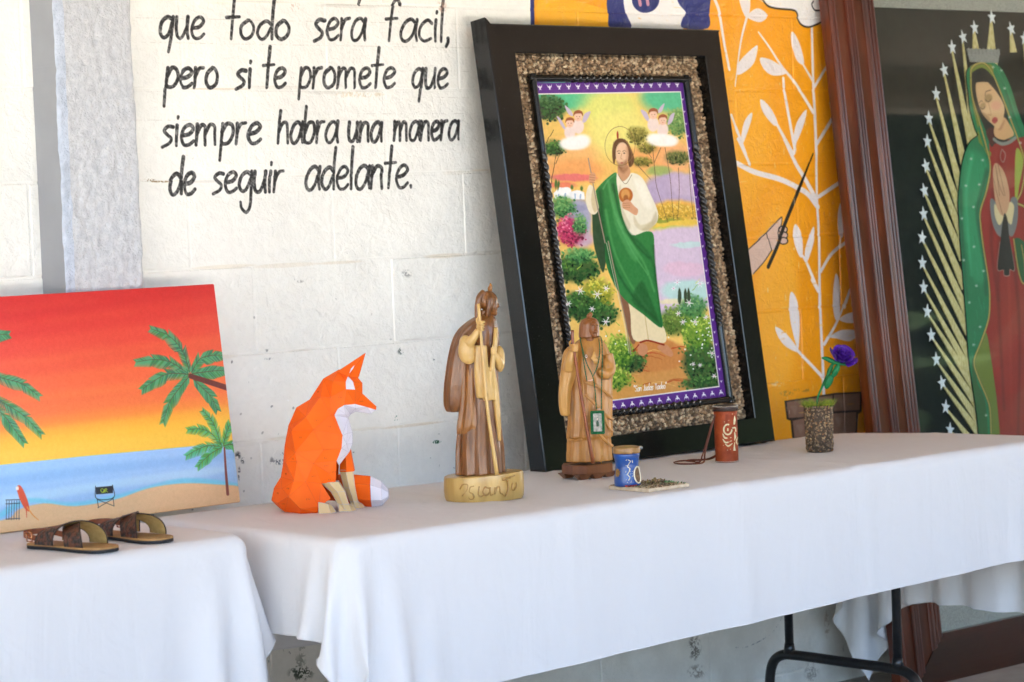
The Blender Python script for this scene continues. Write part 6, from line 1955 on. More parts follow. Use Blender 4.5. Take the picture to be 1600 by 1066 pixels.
def folding_table(label, x0, x1, y0, y1, zf, ys, lx):
    t = empty('folding_table', label, 'table', ((x0 + x1) / 2, (y0 + y1) / 2, 0))
    cx, cy = (x0 + x1) / 2, (y0 + y1) / 2
    rings = []
    a_ = [(x0 + .03 - cx, y0 + .03 - cy), (x1 - .03 - cx, y0 + .03 - cy), (x1 - .03 - cx, y1 - .03 - cy), (x0 + .03 - cx, y1 - .03 - cy)]
    v = a_
    vs, fs = [], []
    for dz in (-.046, -.018):
        for (a, b) in v:
            vs.append((a, b, zf(a + cx, b + cy) + dz))
    fs = [(3, 2, 1, 0), (4, 5, 6, 7), (0, 1, 5, 4), (1, 2, 6, 5), (2, 3, 7, 6), (3, 0, 4, 7)]
    from_data('tabletop', vs, fs, board_m, t)
    for x in lx:
        leg_frame(t, x - cx, ys[0] - cy, ys[1] - cy, zf(x, (y0 + y1) / 2) - .045)
    return t


folding_table('long folding table with black tube legs beneath the big white cloth', TX0, TX1, TY0, TY1, table_z, (-.236, -.60), (.5, 1.887))
folding_table('narrow folding table hidden beneath the cloth at left', LX0, LX1, LY0, LY1, lambda x, y: LZ, (-.17, -.43), (-1.5, -.45))

# ------------------------------------------------------------------ generic picture-frame builder
def frame_rails(parent, W, H, profiles, mat, name='rail', smooth_deg=30):
    """four mitred rails round the opening 0..W x 0..H; profile = [(outward, towards room)], local Y points into the wall"""
    cs = [((0, 0), (W, 0), (0, -1)), ((W, 0), (W, H), (1, 0)), ((W, H), (0, H), (0, 1)), ((0, H), (0, 0), (-1, 0))]
    for i, (a, b, n) in enumerate(cs):
        pf = profiles[i]
        d = ((b[0] - a[0]), (b[1] - a[1]))
        L = math.hypot(*d)
        d = (d[0] / L, d[1] / L)
        bm = bmesh.new()
        r0 = [Vector((a[0] + n[0] * o - d[0] * o, -h, a[1] + n[1] * o - d[1] * o)) for o, h in pf]
        r1 = [Vector((b[0] + n[0] * o + d[0] * o, -h, b[1] + n[1] * o + d[1] * o)) for o, h in pf]
        bm_loft(bm, [r0, r1])
        o = from_bm(name, bm, mat, parent)
        smart_smooth(o, smooth_deg)

# ------------------------------------------------------------------ beach painting on canvas
CW, CH, CD = .92, .494, .022
D = Drawing(-.97, -.004, -.05, .497, .0011, '#d8322f')
D.run(ART['beach'])
rs = np.random.RandomState(3)
weave = (rs.rand(D.h, D.w) - .5) * .035 + (value_noise(D.h, D.w, 5, rs) - .5) * .02
D.a += weave[..., None].astype(np.float32)
beach_m = print_material('acrylic_paint', D.image('beach_paint'), rough=.38, bump=.12, bscale=900)
canvas = empty('beach_painting', 'sunset beach canvas painting with palms leaning on the pilaster behind the sandals', 'painting', (.302 - .05, -.077, .7662), (-.13, 0, 0))
bm = bmesh.new()
bm_box(bm, -CW, 0, 0, CD, 0, CH, .003, 2)
o = from_bm('stretched_canvas', bm, beach_m, canvas)
smart_smooth(o, 50)
sheet_uv(o.data, (0, 2), (-.92, -.004, 0, .497))
pine = material('pine_stretcher', '#b99563', .6, '#a27f50', 20)
bm = bmesh.new()
for a in ((-CW + .004, -CW + .04, .004, CH - .004), (-.04, -.004, .004, CH - .004), (-CW + .04, -.04, .004, .04), (-CW + .04, -.04, CH - .04, CH - .004)):
    bm_box(bm, a[0], a[1], CD + .0004, CD + .012, a[2], a[3])
from_bm('stretcher_frame', bm, pine, canvas)

# ------------------------------------------------------------------ black frame with pebbles and the saint print
black = material('black_lacquer', '#080808', .2, '#0c0b0b', 30, .03, 60, spec=.35, coat=.2)
nt = black.node_tree
nz_, rp_, mxs = nt.nodes.new('ShaderNodeTexNoise'), nt.nodes.new('ShaderNodeValToRGB'), nt.nodes.new('ShaderNodeMixRGB')
nz_.inputs['Scale'].default_value = 170
nz_.inputs['Detail'].default_value = 1
rp_.color_ramp.elements[0].position, rp_.color_ramp.elements[1].position = .735, .76
nt.links.new(nz_.outputs[0], rp_.inputs[0])
nt.links.new(rp_.outputs[0], mxs.inputs[0])
mxs.inputs[1].default_value, mxs.inputs[2].default_value = (.0055, .005, .005, 1), (.30, .29, .28, 1)     # dust specks
nt.links.new(mxs.outputs[0], nt.nodes['Principled BSDF'].inputs['Base Color'])
bf = empty('framed_print', 'thick glossy black frame with pebble border round a saint print', 'picture', (1.118, -.148, table_z(1.1, -.15) + .001), (-.137, 0, .03))
FW, FH = .865, 1.115
IL, IR, IB, IT = .088, .796, .067, 1.042
sub = bpy.data.objects.new('outer_frame', None)
COL.objects.link(sub)
sub.parent = bf
sub.location = (IL, 0, IB)


def rail_profile(wd, dep=.052, back=.036):
    return [(0, .0), (.002, .0022), (wd - .003, .0022), (wd, 0), (wd, -dep), (0, -dep), (0, -back)]


frame_rails(sub, IR - IL, IT - IB, [rail_profile(IB), rail_profile(FW - IR), rail_profile(FH - IT), rail_profile(IL)], black)
back_m = material('brown_backing', '#6a5543', .8)
bm = bmesh.new()
bm_box(bm, IL - .01, IR + .01, .0365, .046, IB - .01, IT + .01)
from_bm('backing_board', bm, back_m, bf)
PX0, PX1, PZ0, PZ1 = .159, .719, .130, .976
peb_cols = ['#b59572', '#9a7a58', '#7f6549', '#c9ae8c', '#745c43', '#a48565', '#bd9d7a', '#6a5540', '#d2bb98', '#8f7557']


def pebble_mat(name):
    m = material(name, '#8c745b', .45, spec=.4)
    nt_ = m.node_tree
    a = nt_.nodes.new('ShaderNodeAttribute')
    a.attribute_name = 'tint'
    nt_.links.new(a.outputs[0], nt_.nodes['Principled BSDF'].inputs['Base Color'])
    return m


peb_m = pebble_mat('river_pebbles')


def pebble_mesh(name, items, mat, parent, cols=peb_cols, seed=1):
    """items: (centre, normal-ish axis index radius triple)"""
    rr_ = random.Random(seed)
    t = bmesh.new()
    bmesh.ops.create_icosphere(t, subdivisions=1, radius=1)
    bv = np.array([v.co[:] for v in t.verts])
    bf_ = np.array([[v.index for v in f.verts] for f in t.faces])
    t.free()
    V, F, Cc = [], [], []
    for c, r in items:
        q = Matrix.Rotation(rr_.uniform(0, 6.3), 3, 'X') @ Matrix.Rotation(rr_.uniform(0, 6.3), 3, 'Y')
        sc_ = np.array([r * rr_.uniform(.75, 1.25), r * rr_.uniform(.7, 1.0), r * rr_.uniform(.5, .85)])
        pts = (bv * (1 + (np.array([rr_.random() for _ in bv]) - .5)[:, None] * .22)) * sc_ @ np.array(q).T + np.array(c)
        F.append(bf_ + len(bv) * len(V))
        V.append(pts)
        cc = srgb(rr_.choice(cols))
        k = rr_.uniform(.7, 1.25)
        Cc += [(cc[0] * k, cc[1] * k, cc[2] * k, 1)] * len(bv)
    V, F = np.vstack(V), np.vstack(F)
    o = from_data(name, V.tolist(), F.tolist(), mat, parent, True)
    at = o.data.attributes.new('tint', 'FLOAT_COLOR', 'POINT')
    at.data.foreach_set('color', np.array(Cc, np.float32).ravel())
    o['kind'] = 'stuff'
    return o


items = []
rr = random.Random(7)
x = IL
while x < IR + .004:
    z = IB
    while z < IT + .004:
        px, pz = x + rr.uniform(-.003, .003), z + rr.uniform(-.003, .003)
        if not (PX0 - .012 < px < PX1 + .012 and PZ0 - .012 < pz < PZ1 + .012) and IL < px < IR and IB < pz < IT:
            items.append(((px, .033 + rr.uniform(-.003, .002), pz), rr.uniform(.0046, .0072)))
        z += .0070
    x += .0070
pebble_mesh('pebble_border', items, peb_m, bf, seed=2)
# inner moulding, its middle stretches carved as a twisted rope
rope = bpy.data.objects.new('inner_frame', None)
COL.objects.link(rope)
rope.parent = bf
for a, b in (((PX0, PZ0), (PX1, PZ0)), ((PX1, PZ0), (PX1, PZ1)), ((PX1, PZ1), (PX0, PZ1)), ((PX0, PZ1), (PX0, PZ0))):
    mid = Vector(((PX0 + PX1) / 2, .016, (PZ0 + PZ1) / 2))
    a, b = Vector((a[0], .016, a[1])), Vector((b[0], .016, b[1]))
    for p_ in (a, b):
        p_.x += math.copysign(.006, p_.x - mid.x)
        p_.z += math.copysign(.006, p_.z - mid.z)
    L = (b - a).length
    d = (b - a) / L
    e1, e2 = Vector((0, -1, 0)), d.cross(Vector((0, -1, 0)))
    n = int(L / .0035)
    rings = []
    for i in range(n + 1):
        s = -.011 + (L + .022) * i / n
        tt = s / L
        tw = max(0, min(1, (tt - .22) / .02)) * max(0, min(1, (.80 - tt) / .02))
        ring = []
        for k in range(14):
            th = 2 * PI * k / 14
            r = .0088 * (1 + .22 * tw * math.sin(2 * th + s * 2 * PI / .024))
            if tw < .5:
                r *= 1.0 if math.cos(th) > -.2 else .95
            ring.append(a + d * s + e1 * (r * math.cos(th) * 1.25) + e2 * (r * math.sin(th) * 1.05))
        rings.append(ring)
    bm = bmesh.new()
    bm_loft(bm, rings)
    from_bm('rail', bm, black, rope, True)
D = Drawing(PX0, PZ0, PX1, PZ1, .001, '#5b2a86')
D.run(ART['print'])
rs = np.random.RandomState(6)
D.a += ((value_noise(D.h, D.w, 6, rs) - .5) * .03)[..., None].astype(np.float32)
print_m = print_material('laminated_print', D.image('saint_print'), rough=.22, coat=.35, bump=.06, bscale=30)
bm = bmesh.new()
bm_box(bm, PX0, PX1, .0205, .0235, PZ0, PZ1)
bmesh.ops.subdivide_edges(bm, edges=bm.edges[:], cuts=1)
o = from_bm('saint_print', bm, print_m, bf)
sheet_uv(o.data, (0, 2), (PX0, PZ0, PX1, PZ1))

# ------------------------------------------------------------------ mahogany frame with the embroidered figure under glass
mahog = material('varnished_mahogany', '#642a12', .28, '#3c1608', 9, .12, 60, coat=.25, spec=.4, stretch=(1, 6, .35), detail=6)
mf = empty('framed_embroidery', 'tall varnished mahogany frame with a praying veiled figure, gold rays and stars under glass', 'picture', (2.6481, -.1554, .001), (-.1, 0, 0))
MW, MH, MB = 1.10, 1.87, .139


def beads(at, n, w, h0, hb):
    out = []
    for i in range(n):
        for k in range(7):
            t = k / 6
            out.append((at + (i + .03 + t * .94) * w, h0 + hb * math.sin(PI * t)))
    return out


prof = [(0, -.012)] + [(.001, -.004)] + beads(.002, 3, .0135, -.003, .010) + [(.043, -.002), (.046, -.006), (.090, -.005)] + beads(.092, 3, .011, -.005, .0095) + \
       [(.126, -.005), (.170, -.003)] + beads(.172, 2, .0125, -.003, .009) + [(.2, -.004), (.2, -.034), (0, -.034)]
prof = [(a, b - .004) for a, b in prof]
flatp = [(0, -.012), (.001, -.007), (.139, -.006), (.139, -.034), (0, -.034)]
mo = bpy.data.objects.new('outer_frame', None)
COL.objects.link(mo)
mo.parent = mf
mo.location = (0, 0, MB)
frame_rails(mo, MW, MH, [flatp, prof, prof, prof], mahog, smooth_deg=35)
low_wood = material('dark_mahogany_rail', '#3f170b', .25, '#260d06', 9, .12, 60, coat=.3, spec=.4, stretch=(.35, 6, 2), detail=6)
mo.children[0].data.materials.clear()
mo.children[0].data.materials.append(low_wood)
felt = material('dark_green_felt', '#0d1512', .9, '#141d18', 40)
silver_strip = material('silver_glitter', '#8d8f8c', .35, '#b9bab5', 300, .5, 500, metal=.7)
bm = bmesh.new()
bm_box(bm, -.01, MW + .01, .0342, .0375, MB - .01, MB + MH + .01)
from_bm('backing_panel', bm, felt, mf)
bm = bmesh.new()
for a in ((0, .018, MB, MB + MH), (MW - .018, MW, MB, MB + MH), (.018, MW - .018, MB, MB + .1), (.018, MW - .018, MB + MH - .058, MB + MH)):
    bm_box(bm, a[0], a[1], .0325, .0338, a[2], a[3])
from_bm('glitter_mount', bm, silver_strip, mf)
gold = material('gold_thread', '#e6dba6', .5, '#bfae66', 260, .8, 420, metal=.2, stretch=(1, 1, .25))
silver = material('silver_foil', '#f2f6fb', .4, '#dbe4ef', 200, .3, 300, metal=.05)
S = lambda p: (p[0] * .0005, p[1] * .0005)
AX = S(ART['geo']['stars'][0])[0]


def mirror(p):
    return (2 * AX - p[0], p[1])


def slab(bm, pts, y0, y1):
    """flat piece between depths y0 (front) and y1"""
    a = sum(pts[i][0] * pts[(i + 1) % len(pts)][1] - pts[(i + 1) % len(pts)][0] * pts[i][1] for i in range(len(pts)))
    if a < 0:
        pts = pts[::-1]
    bm_loft(bm, [[Vector((p[0], y1, p[1])) for p in pts], [Vector((p[0], y0, p[1])) for p in pts]])


stars = [S(p) for p in ART['geo']['stars']]
ends = [S(p) for p in ART['geo']['ends']]
# lower part hidden by the table: the aureole goes on to the foot
for k in range(1, 10):
    stars.append((stars[19][0] + .012 * k + .0006 * k * k, stars[19][1] - .0345 * k))
    ends.append((ends[19][0] + .004 * k, ends[19][1] - .036 * k))
for side in (0, 1):
    for i, (s_, e_) in enumerate(zip(stars, ends)):
        if side and i == 0:
            continue
        if side:
            s_, e_ = mirror(s_), mirror(e_)
        dx, dz = e_[0] - s_[0], e_[1] - s_[1]
        L = math.hypot(dx, dz)
        nx_, nz_ = -dz / L, dx / L
        w1 = .0165 if i else .032
        bm = bmesh.new()
        pts = [(s_[0] + nx_ * .0022, s_[1] + nz_ * .0022), (s_[0] - nx_ * .0022, s_[1] - nz_ * .0022), (e_[0] - nx_ * w1, e_[1] - nz_ * w1), (e_[0] + nx_ * w1, e_[1] + nz_ * w1)]
        slab(bm, pts, .0312 - (i % 2) * .0004, .0338)
        from_bm('ray', bm, gold, mf)
star_me = None
for side in (0, 1):
    for i, s_ in enumerate(stars):
        if side and i == 0:
            continue
        if side:
            s_ = mirror(s_)
        if star_me is None:
            pts = []
            for k in range(10):
                a = PI / 2 + k * PI / 5
                r = .0205 if k % 2 == 0 else .0085
                pts.append((r * math.cos(a) * 1.0, r * math.sin(a) * 1.12))
            bm = bmesh.new()
            slab(bm, pts, 0, .0012)
            bmesh.ops.recalc_face_normals(bm, faces=bm.faces)
            star_me = bpy.data.meshes.new('star')
            bm.to_mesh(star_me)
            bm.free()
            star_me.materials.append(silver)
        o = link('star', star_me, None, mf)
        o.location = (s_[0], .0285, s_[1])
        o.rotation_euler = (0, rr.uniform(-.25, .25), 0)
# the figure itself: a padded appliqué with the painted / stitched picture on it
left = [S(p) for p in ART['geo']['fig_left']]
top = [S(p) for p in ART['geo']['fig_top']]
right = [mirror(p) for p in left[::-1]]
right = [(max(p[0], AX + .02), p[1]) for p in right]
low = [(left[-1][0] + .02, .36), (AX, .34), (right[0][0] - .02, .36)]
outl = top + [(top[-1][0] + .012, top[-1][1] - .05)] + [p for p in right[::-1] if p[1] < top[-1][1] - .06] + low[::-1] + left[::-1]
dense = catmull(outl, 3, True).tolist()
D = Drawing(AX - .3, .25, AX + .32, 1.82, .0014, '#17704a')
D.run(ART['figure'])
rs = np.random.RandomState(6)
D.a += ((rs.rand(D.h, D.w) - .5) * .05)[..., None].astype(np.float32)
fig_m = print_material('stitched_figure', D.image('figure_stitching'), rough=.55, bump=.3, bscale=500)
bm = bmesh.new()
slab(bm, [tuple(p) for p in dense], .0268, .0308)
o = from_bm('praying_figure', bm, fig_m, mf)
sheet_uv(o.data, (0, 2), (AX - .3, .25, AX + .32, 1.82))
edge_m = material('dark_edging', '#141713', .7)
bm = bmesh.new()
bm_tube(bm, [(p[0], .0300, p[1]) for p in dense + dense[:1]], .0022, 6, 1, cap=False)
from_bm('dark_outline', bm, edge_m, mf, True)
crown = [S(p) for p in ART['geo']['crown']]
bm = bmesh.new()
slab(bm, crown, .0252, .0268)
c0, c1 = crown[0], crown[-1]
for k in range(9):
    t = (k + .5) / 9
    x, z = c0[0] + (c1[0] - c0[0]) * t, c0[1] + (c1[1] - c0[1]) * t
    slab(bm, [(x - .0062, z - .016), (x + .0062, z - .016), (x + .0050, z), (x, z + .003), (x - .0050, z)], .0240, .0252)
from_bm('silver_crown', bm, material('grey_silver', '#9a9d9c', .4, '#777b7b', 300, .5, 500, metal=.3), mf)
glass_m = bpy.data.materials.new('picture_glass')
glass_m.use_nodes = True
nt = glass_m.node_tree
nt.nodes.remove(nt.nodes['Principled BSDF'])
gl, tp, fr_, mxg = nt.nodes.new('ShaderNodeBsdfGlossy'), nt.nodes.new('ShaderNodeBsdfTransparent'), nt.nodes.new('ShaderNodeFresnel'), nt.nodes.new('ShaderNodeMixShader')
gl.inputs['Roughness'].default_value = .02
fr_.inputs[0].default_value = 1.45
tp.inputs[0].default_value = (.93, .95, .94, 1)
gb = nt.nodes.new('ShaderNodeNewGeometry')
inv = nt.nodes.new('ShaderNodeMath')
inv.operation = 'SUBTRACT'
inv.inputs[0].default_value = 1.0
nt.links.new(gb.outputs['Backfacing'], inv.inputs[1])
mu = nt.nodes.new('ShaderNodeMath')
mu.operation = 'MULTIPLY'
nt.links.new(fr_.outputs[0], mu.inputs[0])
nt.links.new(inv.outputs[0], mu.inputs[1])
nt.links.new(mu.outputs[0], mxg.inputs[0])
nt.links.new(tp.outputs[0], mxg.inputs[1])
nt.links.new(gl.outputs[0], mxg.inputs[2])
nt.links.new(mxg.outputs[0], nt.nodes['Material Output'].inputs[0])
bm = bmesh.new()
bm_box(bm, -.004, MW + .004, .0165, .0185, MB - .004, MB + MH + .004)
from_bm('glass_pane', bm, glass_m, mf)

# ------------------------------------------------------------------ papercraft fox
orange = material('orange_card', '#f8690f', .6, '#f05f0a', 12, .05, 30, spec=.25)
white_c = material('white_card', '#e9e4ea', .55, '#dcd6de', 12)
beige_c = material('beige_card', '#dcc08e', .55, '#d2b582', 12)
ink = material('pencil_ink', '#7a2b08', .7)
fox = empty('paper_fox', 'faceted sitting paper fox in orange, white and beige card', 'ornament', (.285, -.280, table_z(.285, -.28) + .0005), (0, 0, ROOM_ROT))
G = ART['geo']


def fold_shell(bnd, inner, push=0.0, both=True):
    """triangulated card surface over an outline with depth; mirrored to the far side"""
    pts = [Vector((p[0] * .001, p[1] * .001)) for p in bnd + inner]
    dep = [p[2] * .001 for p in bnd + inner]
    n = len(bnd)
    vv, ee, ff, ov, oe, of = geometry.delaunay_2d_cdt(pts, [(i, (i + 1) % n) for i in range(n)], [], 1, 1e-5)
    dd = []
    for k, src in enumerate(ov):
        dd.append(dep[src[0]] if src else 0)
    bm_ = bmesh.new()
    near = [bm_.verts.new((p.x, d - push, p.y)) for p, d in zip(vv, dd)]
    far = [bm_.verts.new((p.x, -d + push, p.y)) if (d or push) and both else near[i] for i, (p, d) in enumerate(zip(vv, dd))]
    for f_ in ff:
        bm_.faces.new([near[i] for i in f_])
        if both:
            try:
                bm_.faces.new([far[i] for i in f_][::-1])
            except ValueError:
                pass
    return bm_


def seams(o, parent, mat, r=.00032):
    """pencil-dark fold lines along the creases"""
    bm_ = bmesh.new()
    bm_.from_mesh(o.data)
    b2 = bmesh.new()
    for e in bm_.edges:
        if len(e.link_faces) == 2 and e.calc_face_angle(0) > .06:
            a, b = e.verts[0].co, e.verts[1].co
            bm_tube(b2, [a, b], r, 4, 1)
    bm_.free()
    return from_bm('crease_line', b2, mat, o)


crease = material('card_crease', '#d4520c', .6)
crease_w = material('pale_crease', '#b5adb8', .6)
o = from_bm('body', fold_shell([tuple(p) for p in G['fox_body']], [tuple(p) for p in G['fox_in']]), orange, fox)
seams(o, fox, crease)
body_faces = [(f.center.copy(), f.normal.copy(), f.area) for f in o.data.polygons]
o = from_bm('chest', fold_shell([tuple(p) for p in G['fox_chest']], [tuple(p) for p in G['fox_chest_in']]), white_c, fox)
seams(o, fox, crease_w)
for sg in (-1, 1):
    bm = bmesh.new()
    f_ = [bm.verts.new((p[0] * .001, sg * (abs(p[2]) + 1.2) * .001, p[1] * .001)) for p in G['fox_eye']]
    bm.faces.new(f_)
    from_bm('eye_patch', bm, white_c, fox)
    E_ = [Vector((p[0] * .001, sg * abs(p[2]) * .001, p[1] * .001)) for p in G['fox_ear']]
    bm = bmesh.new()
    ev = [bm.verts.new(p) for p in E_]
    for k in range(4):
        bm.faces.new((ev[k], ev[(k + 1) % 4], ev[4]))
    bm.faces.new(ev[:4][::-1])
    o = from_bm('ear', bm, orange, fox)
    seams(o, fox, crease)
    bm = bmesh.new()
    bm.faces.new([bm.verts.new((p[0] * .001, sg * (abs(p[2]) + 1.5) * .001, p[1] * .001)) for p in G['fox_fold']])
    from_bm('ear_lining', bm, white_c, fox)


def hexloft(name, secs, mat, axis='z', n=6):
    """secs: (x, y, z, rx, ry)"""
    rings = []
    for (x, y, z, a, b) in secs:
        ring = []
        for k in range(n):
            t = 2 * PI * (k + .5) / n
            if axis == 'z':
                ring.append(Vector((x + a * math.cos(t), y + b * math.sin(t), z)))
            else:
                ring.append(Vector((x, y + b * math.cos(t), z + a * math.sin(t))))
        rings.append(ring)
    bm_ = bmesh.new()
    bm_loft(bm_, rings)
    o_ = from_bm(name, bm_, mat, fox)
    seams(o_, fox, crease if mat is orange else crease_w)
    return o_


L_ = [(p[0] * .001, p[1] * .001) for p in G['fox_leg']]
hexloft('foreleg', [(L_[0][0], -.026, L_[0][1], .022, .022), (L_[1][0] + .008, -.028, L_[1][1], .017, .018), (L_[2][0] - .002, -.03, L_[2][1] + .002, .013, .014), (L_[2][0] + .002, -.03, .004, .016, .016)], beige_c)
hexloft('foreleg', [(L_[3][0], .022, L_[3][1] + .008, .016, .02), (L_[4][0], .02, L_[4][1], .014, .017), (L_[5][0], .018, L_[5][1], .010, .013), (L_[5][0] + .004, .018, .004, .013, .014)], beige_c)
hexloft('upper_leg', [(L_[3][0] + .001, .026, L_[3][1] + .05, .012, .02), (L_[3][0] + .002, .024, L_[3][1] + .004, .0185, .024)], orange)
P_ = [(p[0] * .001, p[1] * .001) for p in G['fox_paw']]


def paw(xa, xb, y, h):
    bm_ = bmesh.new()
    v = [(xa, y - .014, 0), (xb - .01, y - .017, 0), (xb, y, 0), (xb - .01, y + .017, 0), (xa, y + .014, 0)]
    t = [(xa, y - .009, h), (xb - .016, y - .011, h * .8), (xb - .008, y, h * .6), (xb - .016, y + .011, h * .8), (xa, y + .009, h)]
    bm_loft(bm_, [[Vector(p) for p in v], [Vector(p) for p in t]])
    o_ = from_bm('paw', bm_, beige_c, fox)
    seams(o_, fox, crease_w)


paw(P_[0][0], P_[1][0] + .003, -.03, .017)
paw(P_[2][0], P_[3][0] + .004, .018, .015)
paw(P_[4][0], P_[5][0], -.052, .024)
T_ = [(p[0] * .001, p[1] * .001) for p in G['fox_tail']]
hexloft('tail', [(T_[0][0] - .03, .055, .036, .022, .02), (T_[0][0], .05, .043, .030, .024), (T_[1][0], .046, .036, .034, .028), (T_[2][0], .03, .033, .034, .028)], orange, 'x')
hexloft('tail_tip', [(T_[2][0] + .0004, .03, .033, .0335, .0275), (T_[3][0], .022, .029, .026, .022), (T_[4][0], .018, .028, .010, .009)], white_c, 'x')
# little printed fold numbers on the card
bm = bmesh.new()
k = 0
for c, nrm, ar in body_faces:
    if nrm.y < -.35 and ar > .00035 and rr.random() < .32:
        u = nrm.cross(Vector((0, 0, 1))).normalized()
        w_ = u.cross(nrm)
        for j in range(2 + rr.randint(0, 1)):
            q = c + nrm * .0004 + u * (j * .0036 - .004)
            bm_tube(bm, [q + w_ * .0018, q + u * .0014 + w_ * .001, q - w_ * .0002, q + u * .0013 - w_ * .0016], .00028, 4, 1)
from_bm('fold_number', bm, ink, fox)

# ------------------------------------------------------------------ carved wooden saint on a lettered log base
def wood(name, c1, c2, scale, rough=.36, stretch=(1, 1, .16), coat=.3):
    return material(name, c1, rough, c2, scale, .5, scale * 2.2, coat=coat, stretch=stretch, detail=7, noise_lo=.3, noise_hi=.72)


heart = wood('dark_heartwood', '#5c3514', '#8c5826', 85)
heart2 = wood('brown_heartwood', '#7d4c20', '#a87236', 80)
sap = wood('pale_sapwood', '#d6b06c', '#c39a56', 70)
sap2 = wood('log_sapwood', '#cfac66', '#a98240', 30, .4)
reddish = wood('red_stick', '#9b5227', '#7d3d1b', 60)
honey = wood('honey_wood', '#c98f48', '#a86e2c', 85)
honey2 = wood('honey_light', '#d6a157', '#bd883e', 85)
base_w = wood('red_brown_base', '#6e3a1c', '#8d5830', 30)


def P1(cx, cy, c0=(266, 1010), k=2.805, s=702):
    """measured outline of the first carving -> local metres"""
    dx, dy = (cx - c0[0]) / k, (cy - c0[1]) / k
    return ((dx - .0377 * dy) / s, (-dy - .0377 * dx) / s)


def robe(bm, secs, PX, folds=((9, .06, 0), (5, .04, 1.3)), n=48, depth=.8, yc=0.0, sub=5, fold_fade=None):
    """robe loft from (y, left, right[, depth factor, y offset]) rows measured down the figure"""
    rows_ = []
    for r in secs:
        xl, z = PX(r[1], r[0])
        xr, _ = PX(r[2], r[0])
        rows_.append([(xl + xr) / 2, z, (xr - xl) / 2, (xr - xl) / 2 * (r[3] if len(r) > 3 else depth), yc + (r[4] if len(r) > 4 else 0)])
    rows_ = catmull(rows_, sub)
    rings = []
    m = len(rows_)
    for i, (cx, z, rx, ry, y0) in enumerate(rows_):
        t = i / (m - 1)
        ring = []
        for k in range(n):
            th = 2 * PI * k / n
            r = 1.0
            for (fn, fa, fp) in folds:
                w_ = math.sin(fn * th + fp + t * .8)
                r += fa * (abs(w_) ** .7 * (1 if w_ > 0 else -1)) * (fold_fade(t) if fold_fade else 1)
            ring.append(Vector((cx + rx * r * math.cos(th), y0 + ry * r * math.sin(th), z)))
        rings.append(ring)
    bm_loft(bm, rings)


def pts3(PX, rows_):
    return [(PX(a, b)[0], y, PX(a, b)[1]) for a, b, y in rows_]


st1 = empty('wooden_saint', 'dark carved wooden saint in profile with pale sleeve and staff on lettered log base', 'figurine', (.6304, -.4685, table_z(.63, -.47) + .001), (0, 0, ROOM_ROT))
# log base
bm = bmesh.new()
rings = []
xl, zt = P1(86, 905)
xr, _ = P1(438, 885)
cx0, rx0 = (xl + xr) / 2, (xr - xl) / 2
for z, k in ((0, .955), (.006, .985), (.02, 1.0), (zt - .007, .995), (zt - .001, .975), (zt, .95)):
    ring = []
    for i in range(72):
        th = 2 * PI * i / 72
        r = k * (1 + .02 * math.sin(3 * th + 1) + .012 * math.sin(7 * th + 2) + .006 * math.sin(15 * th))
        zz_ = z + (.004 * math.cos(th) if z > .02 else 0)
        ring.append(Vector((cx0 + rx0 * r * math.cos(th), .012 + rx0 * .78 * r * math.sin(th), zz_)))
    rings.append(ring)
bm_loft(bm, rings)
o = from_bm('log_base', bm, sap2, st1, True)
smart_smooth(o, 35)
# carved letters round the base: raised wriggling script
bm = bmesh.new()


def on_base(cx, cy, lift=.0005):
    x, z = P1(cx, cy)
    u = max(-.98, min(.98, (x - cx0) / rx0))
    y = .012 - rx0 * .78 * math.sqrt(1 - u * u)
    return (x, y - .0009, z)


for path in ([(165, 955), (178, 935), (200, 935), (196, 960), (175, 985)], [(228, 940), (212, 945), (208, 965), (222, 975), (226, 992), (212, 998), (204, 990)],
             [(250, 940), (246, 975), (258, 985), (272, 975)], [(292, 950), (275, 945), (266, 965), (280, 980), (296, 965), (296, 945), (300, 980), (310, 975)],
             [(318, 945), (318, 975), (326, 950), (338, 945), (342, 970), (350, 975)], [(385, 910), (365, 906), (352, 915), (372, 918), (375, 960), (362, 985), (350, 975)], [(405, 900), (380, 904)],
             [(395, 930), (392, 955), (402, 962), (412, 945), (410, 930)]):
    bm_tube(bm, [on_base(*p) for p in path], [.0016, .0021, .0014], 7, 5)
carve = wood('carved_letter', '#b08946', '#946c30', 30, .4)
from_bm('carved_lettering', bm, carve, st1, True)
# robe (continuous body): under-robe, torso, neck, head
bm = bmesh.new()
robe(bm, [(903, 150, 358, .72), (800, 150, 352, .72), (722, 156, 344, .74), (640, 165, 338, .76), (560, 168, 334, .78), (470, 172, 330, .8), (380, 176, 332, .8), (300, 180, 334, .8), (250, 196, 326, .8), (218, 226, 318, .72), (204, 246, 306, .7), (180, 250, 300, .8)], P1,
     folds=((8, .075, .4), (15, .04, 1.0)), fold_fade=lambda t: 1 - .8 * t)
body1 = remesh(bm, 'robe', .0022, heart, st1, 3, .4)
bm = bmesh.new()      # over-robe panel with slanting hem
robe(bm, [(722, 150, 250, .9), (715, 150, 262, .9), (690, 151, 284, .9), (640, 158, 292, .88), (560, 166, 296, .86), (470, 172, 290, .84), (380, 180, 286, .82), (310, 190, 282, .8)], P1, folds=((7, .075, 2.0), (14, .04, .3)), yc=-.004)
remesh(bm, 'over_robe', .0022, heart2, st1, 3, .4)
bm = bmesh.new()      # cape hanging behind the arm
robe(bm, [(628, 118, 172, .9), (622, 106, 180, .9), (590, 96, 190, .9), (520, 97, 196, .95), (440, 106, 204, 1.0), (360, 120, 226, .95), (300, 138, 250, .9), (262, 162, 284, .9), (232, 196, 305, .9), (212, 226, 312, .8)], P1, folds=((6, .09, .7), (13, .04, 2)), yc=.006, fold_fade=lambda t: 1 - .7 * t)
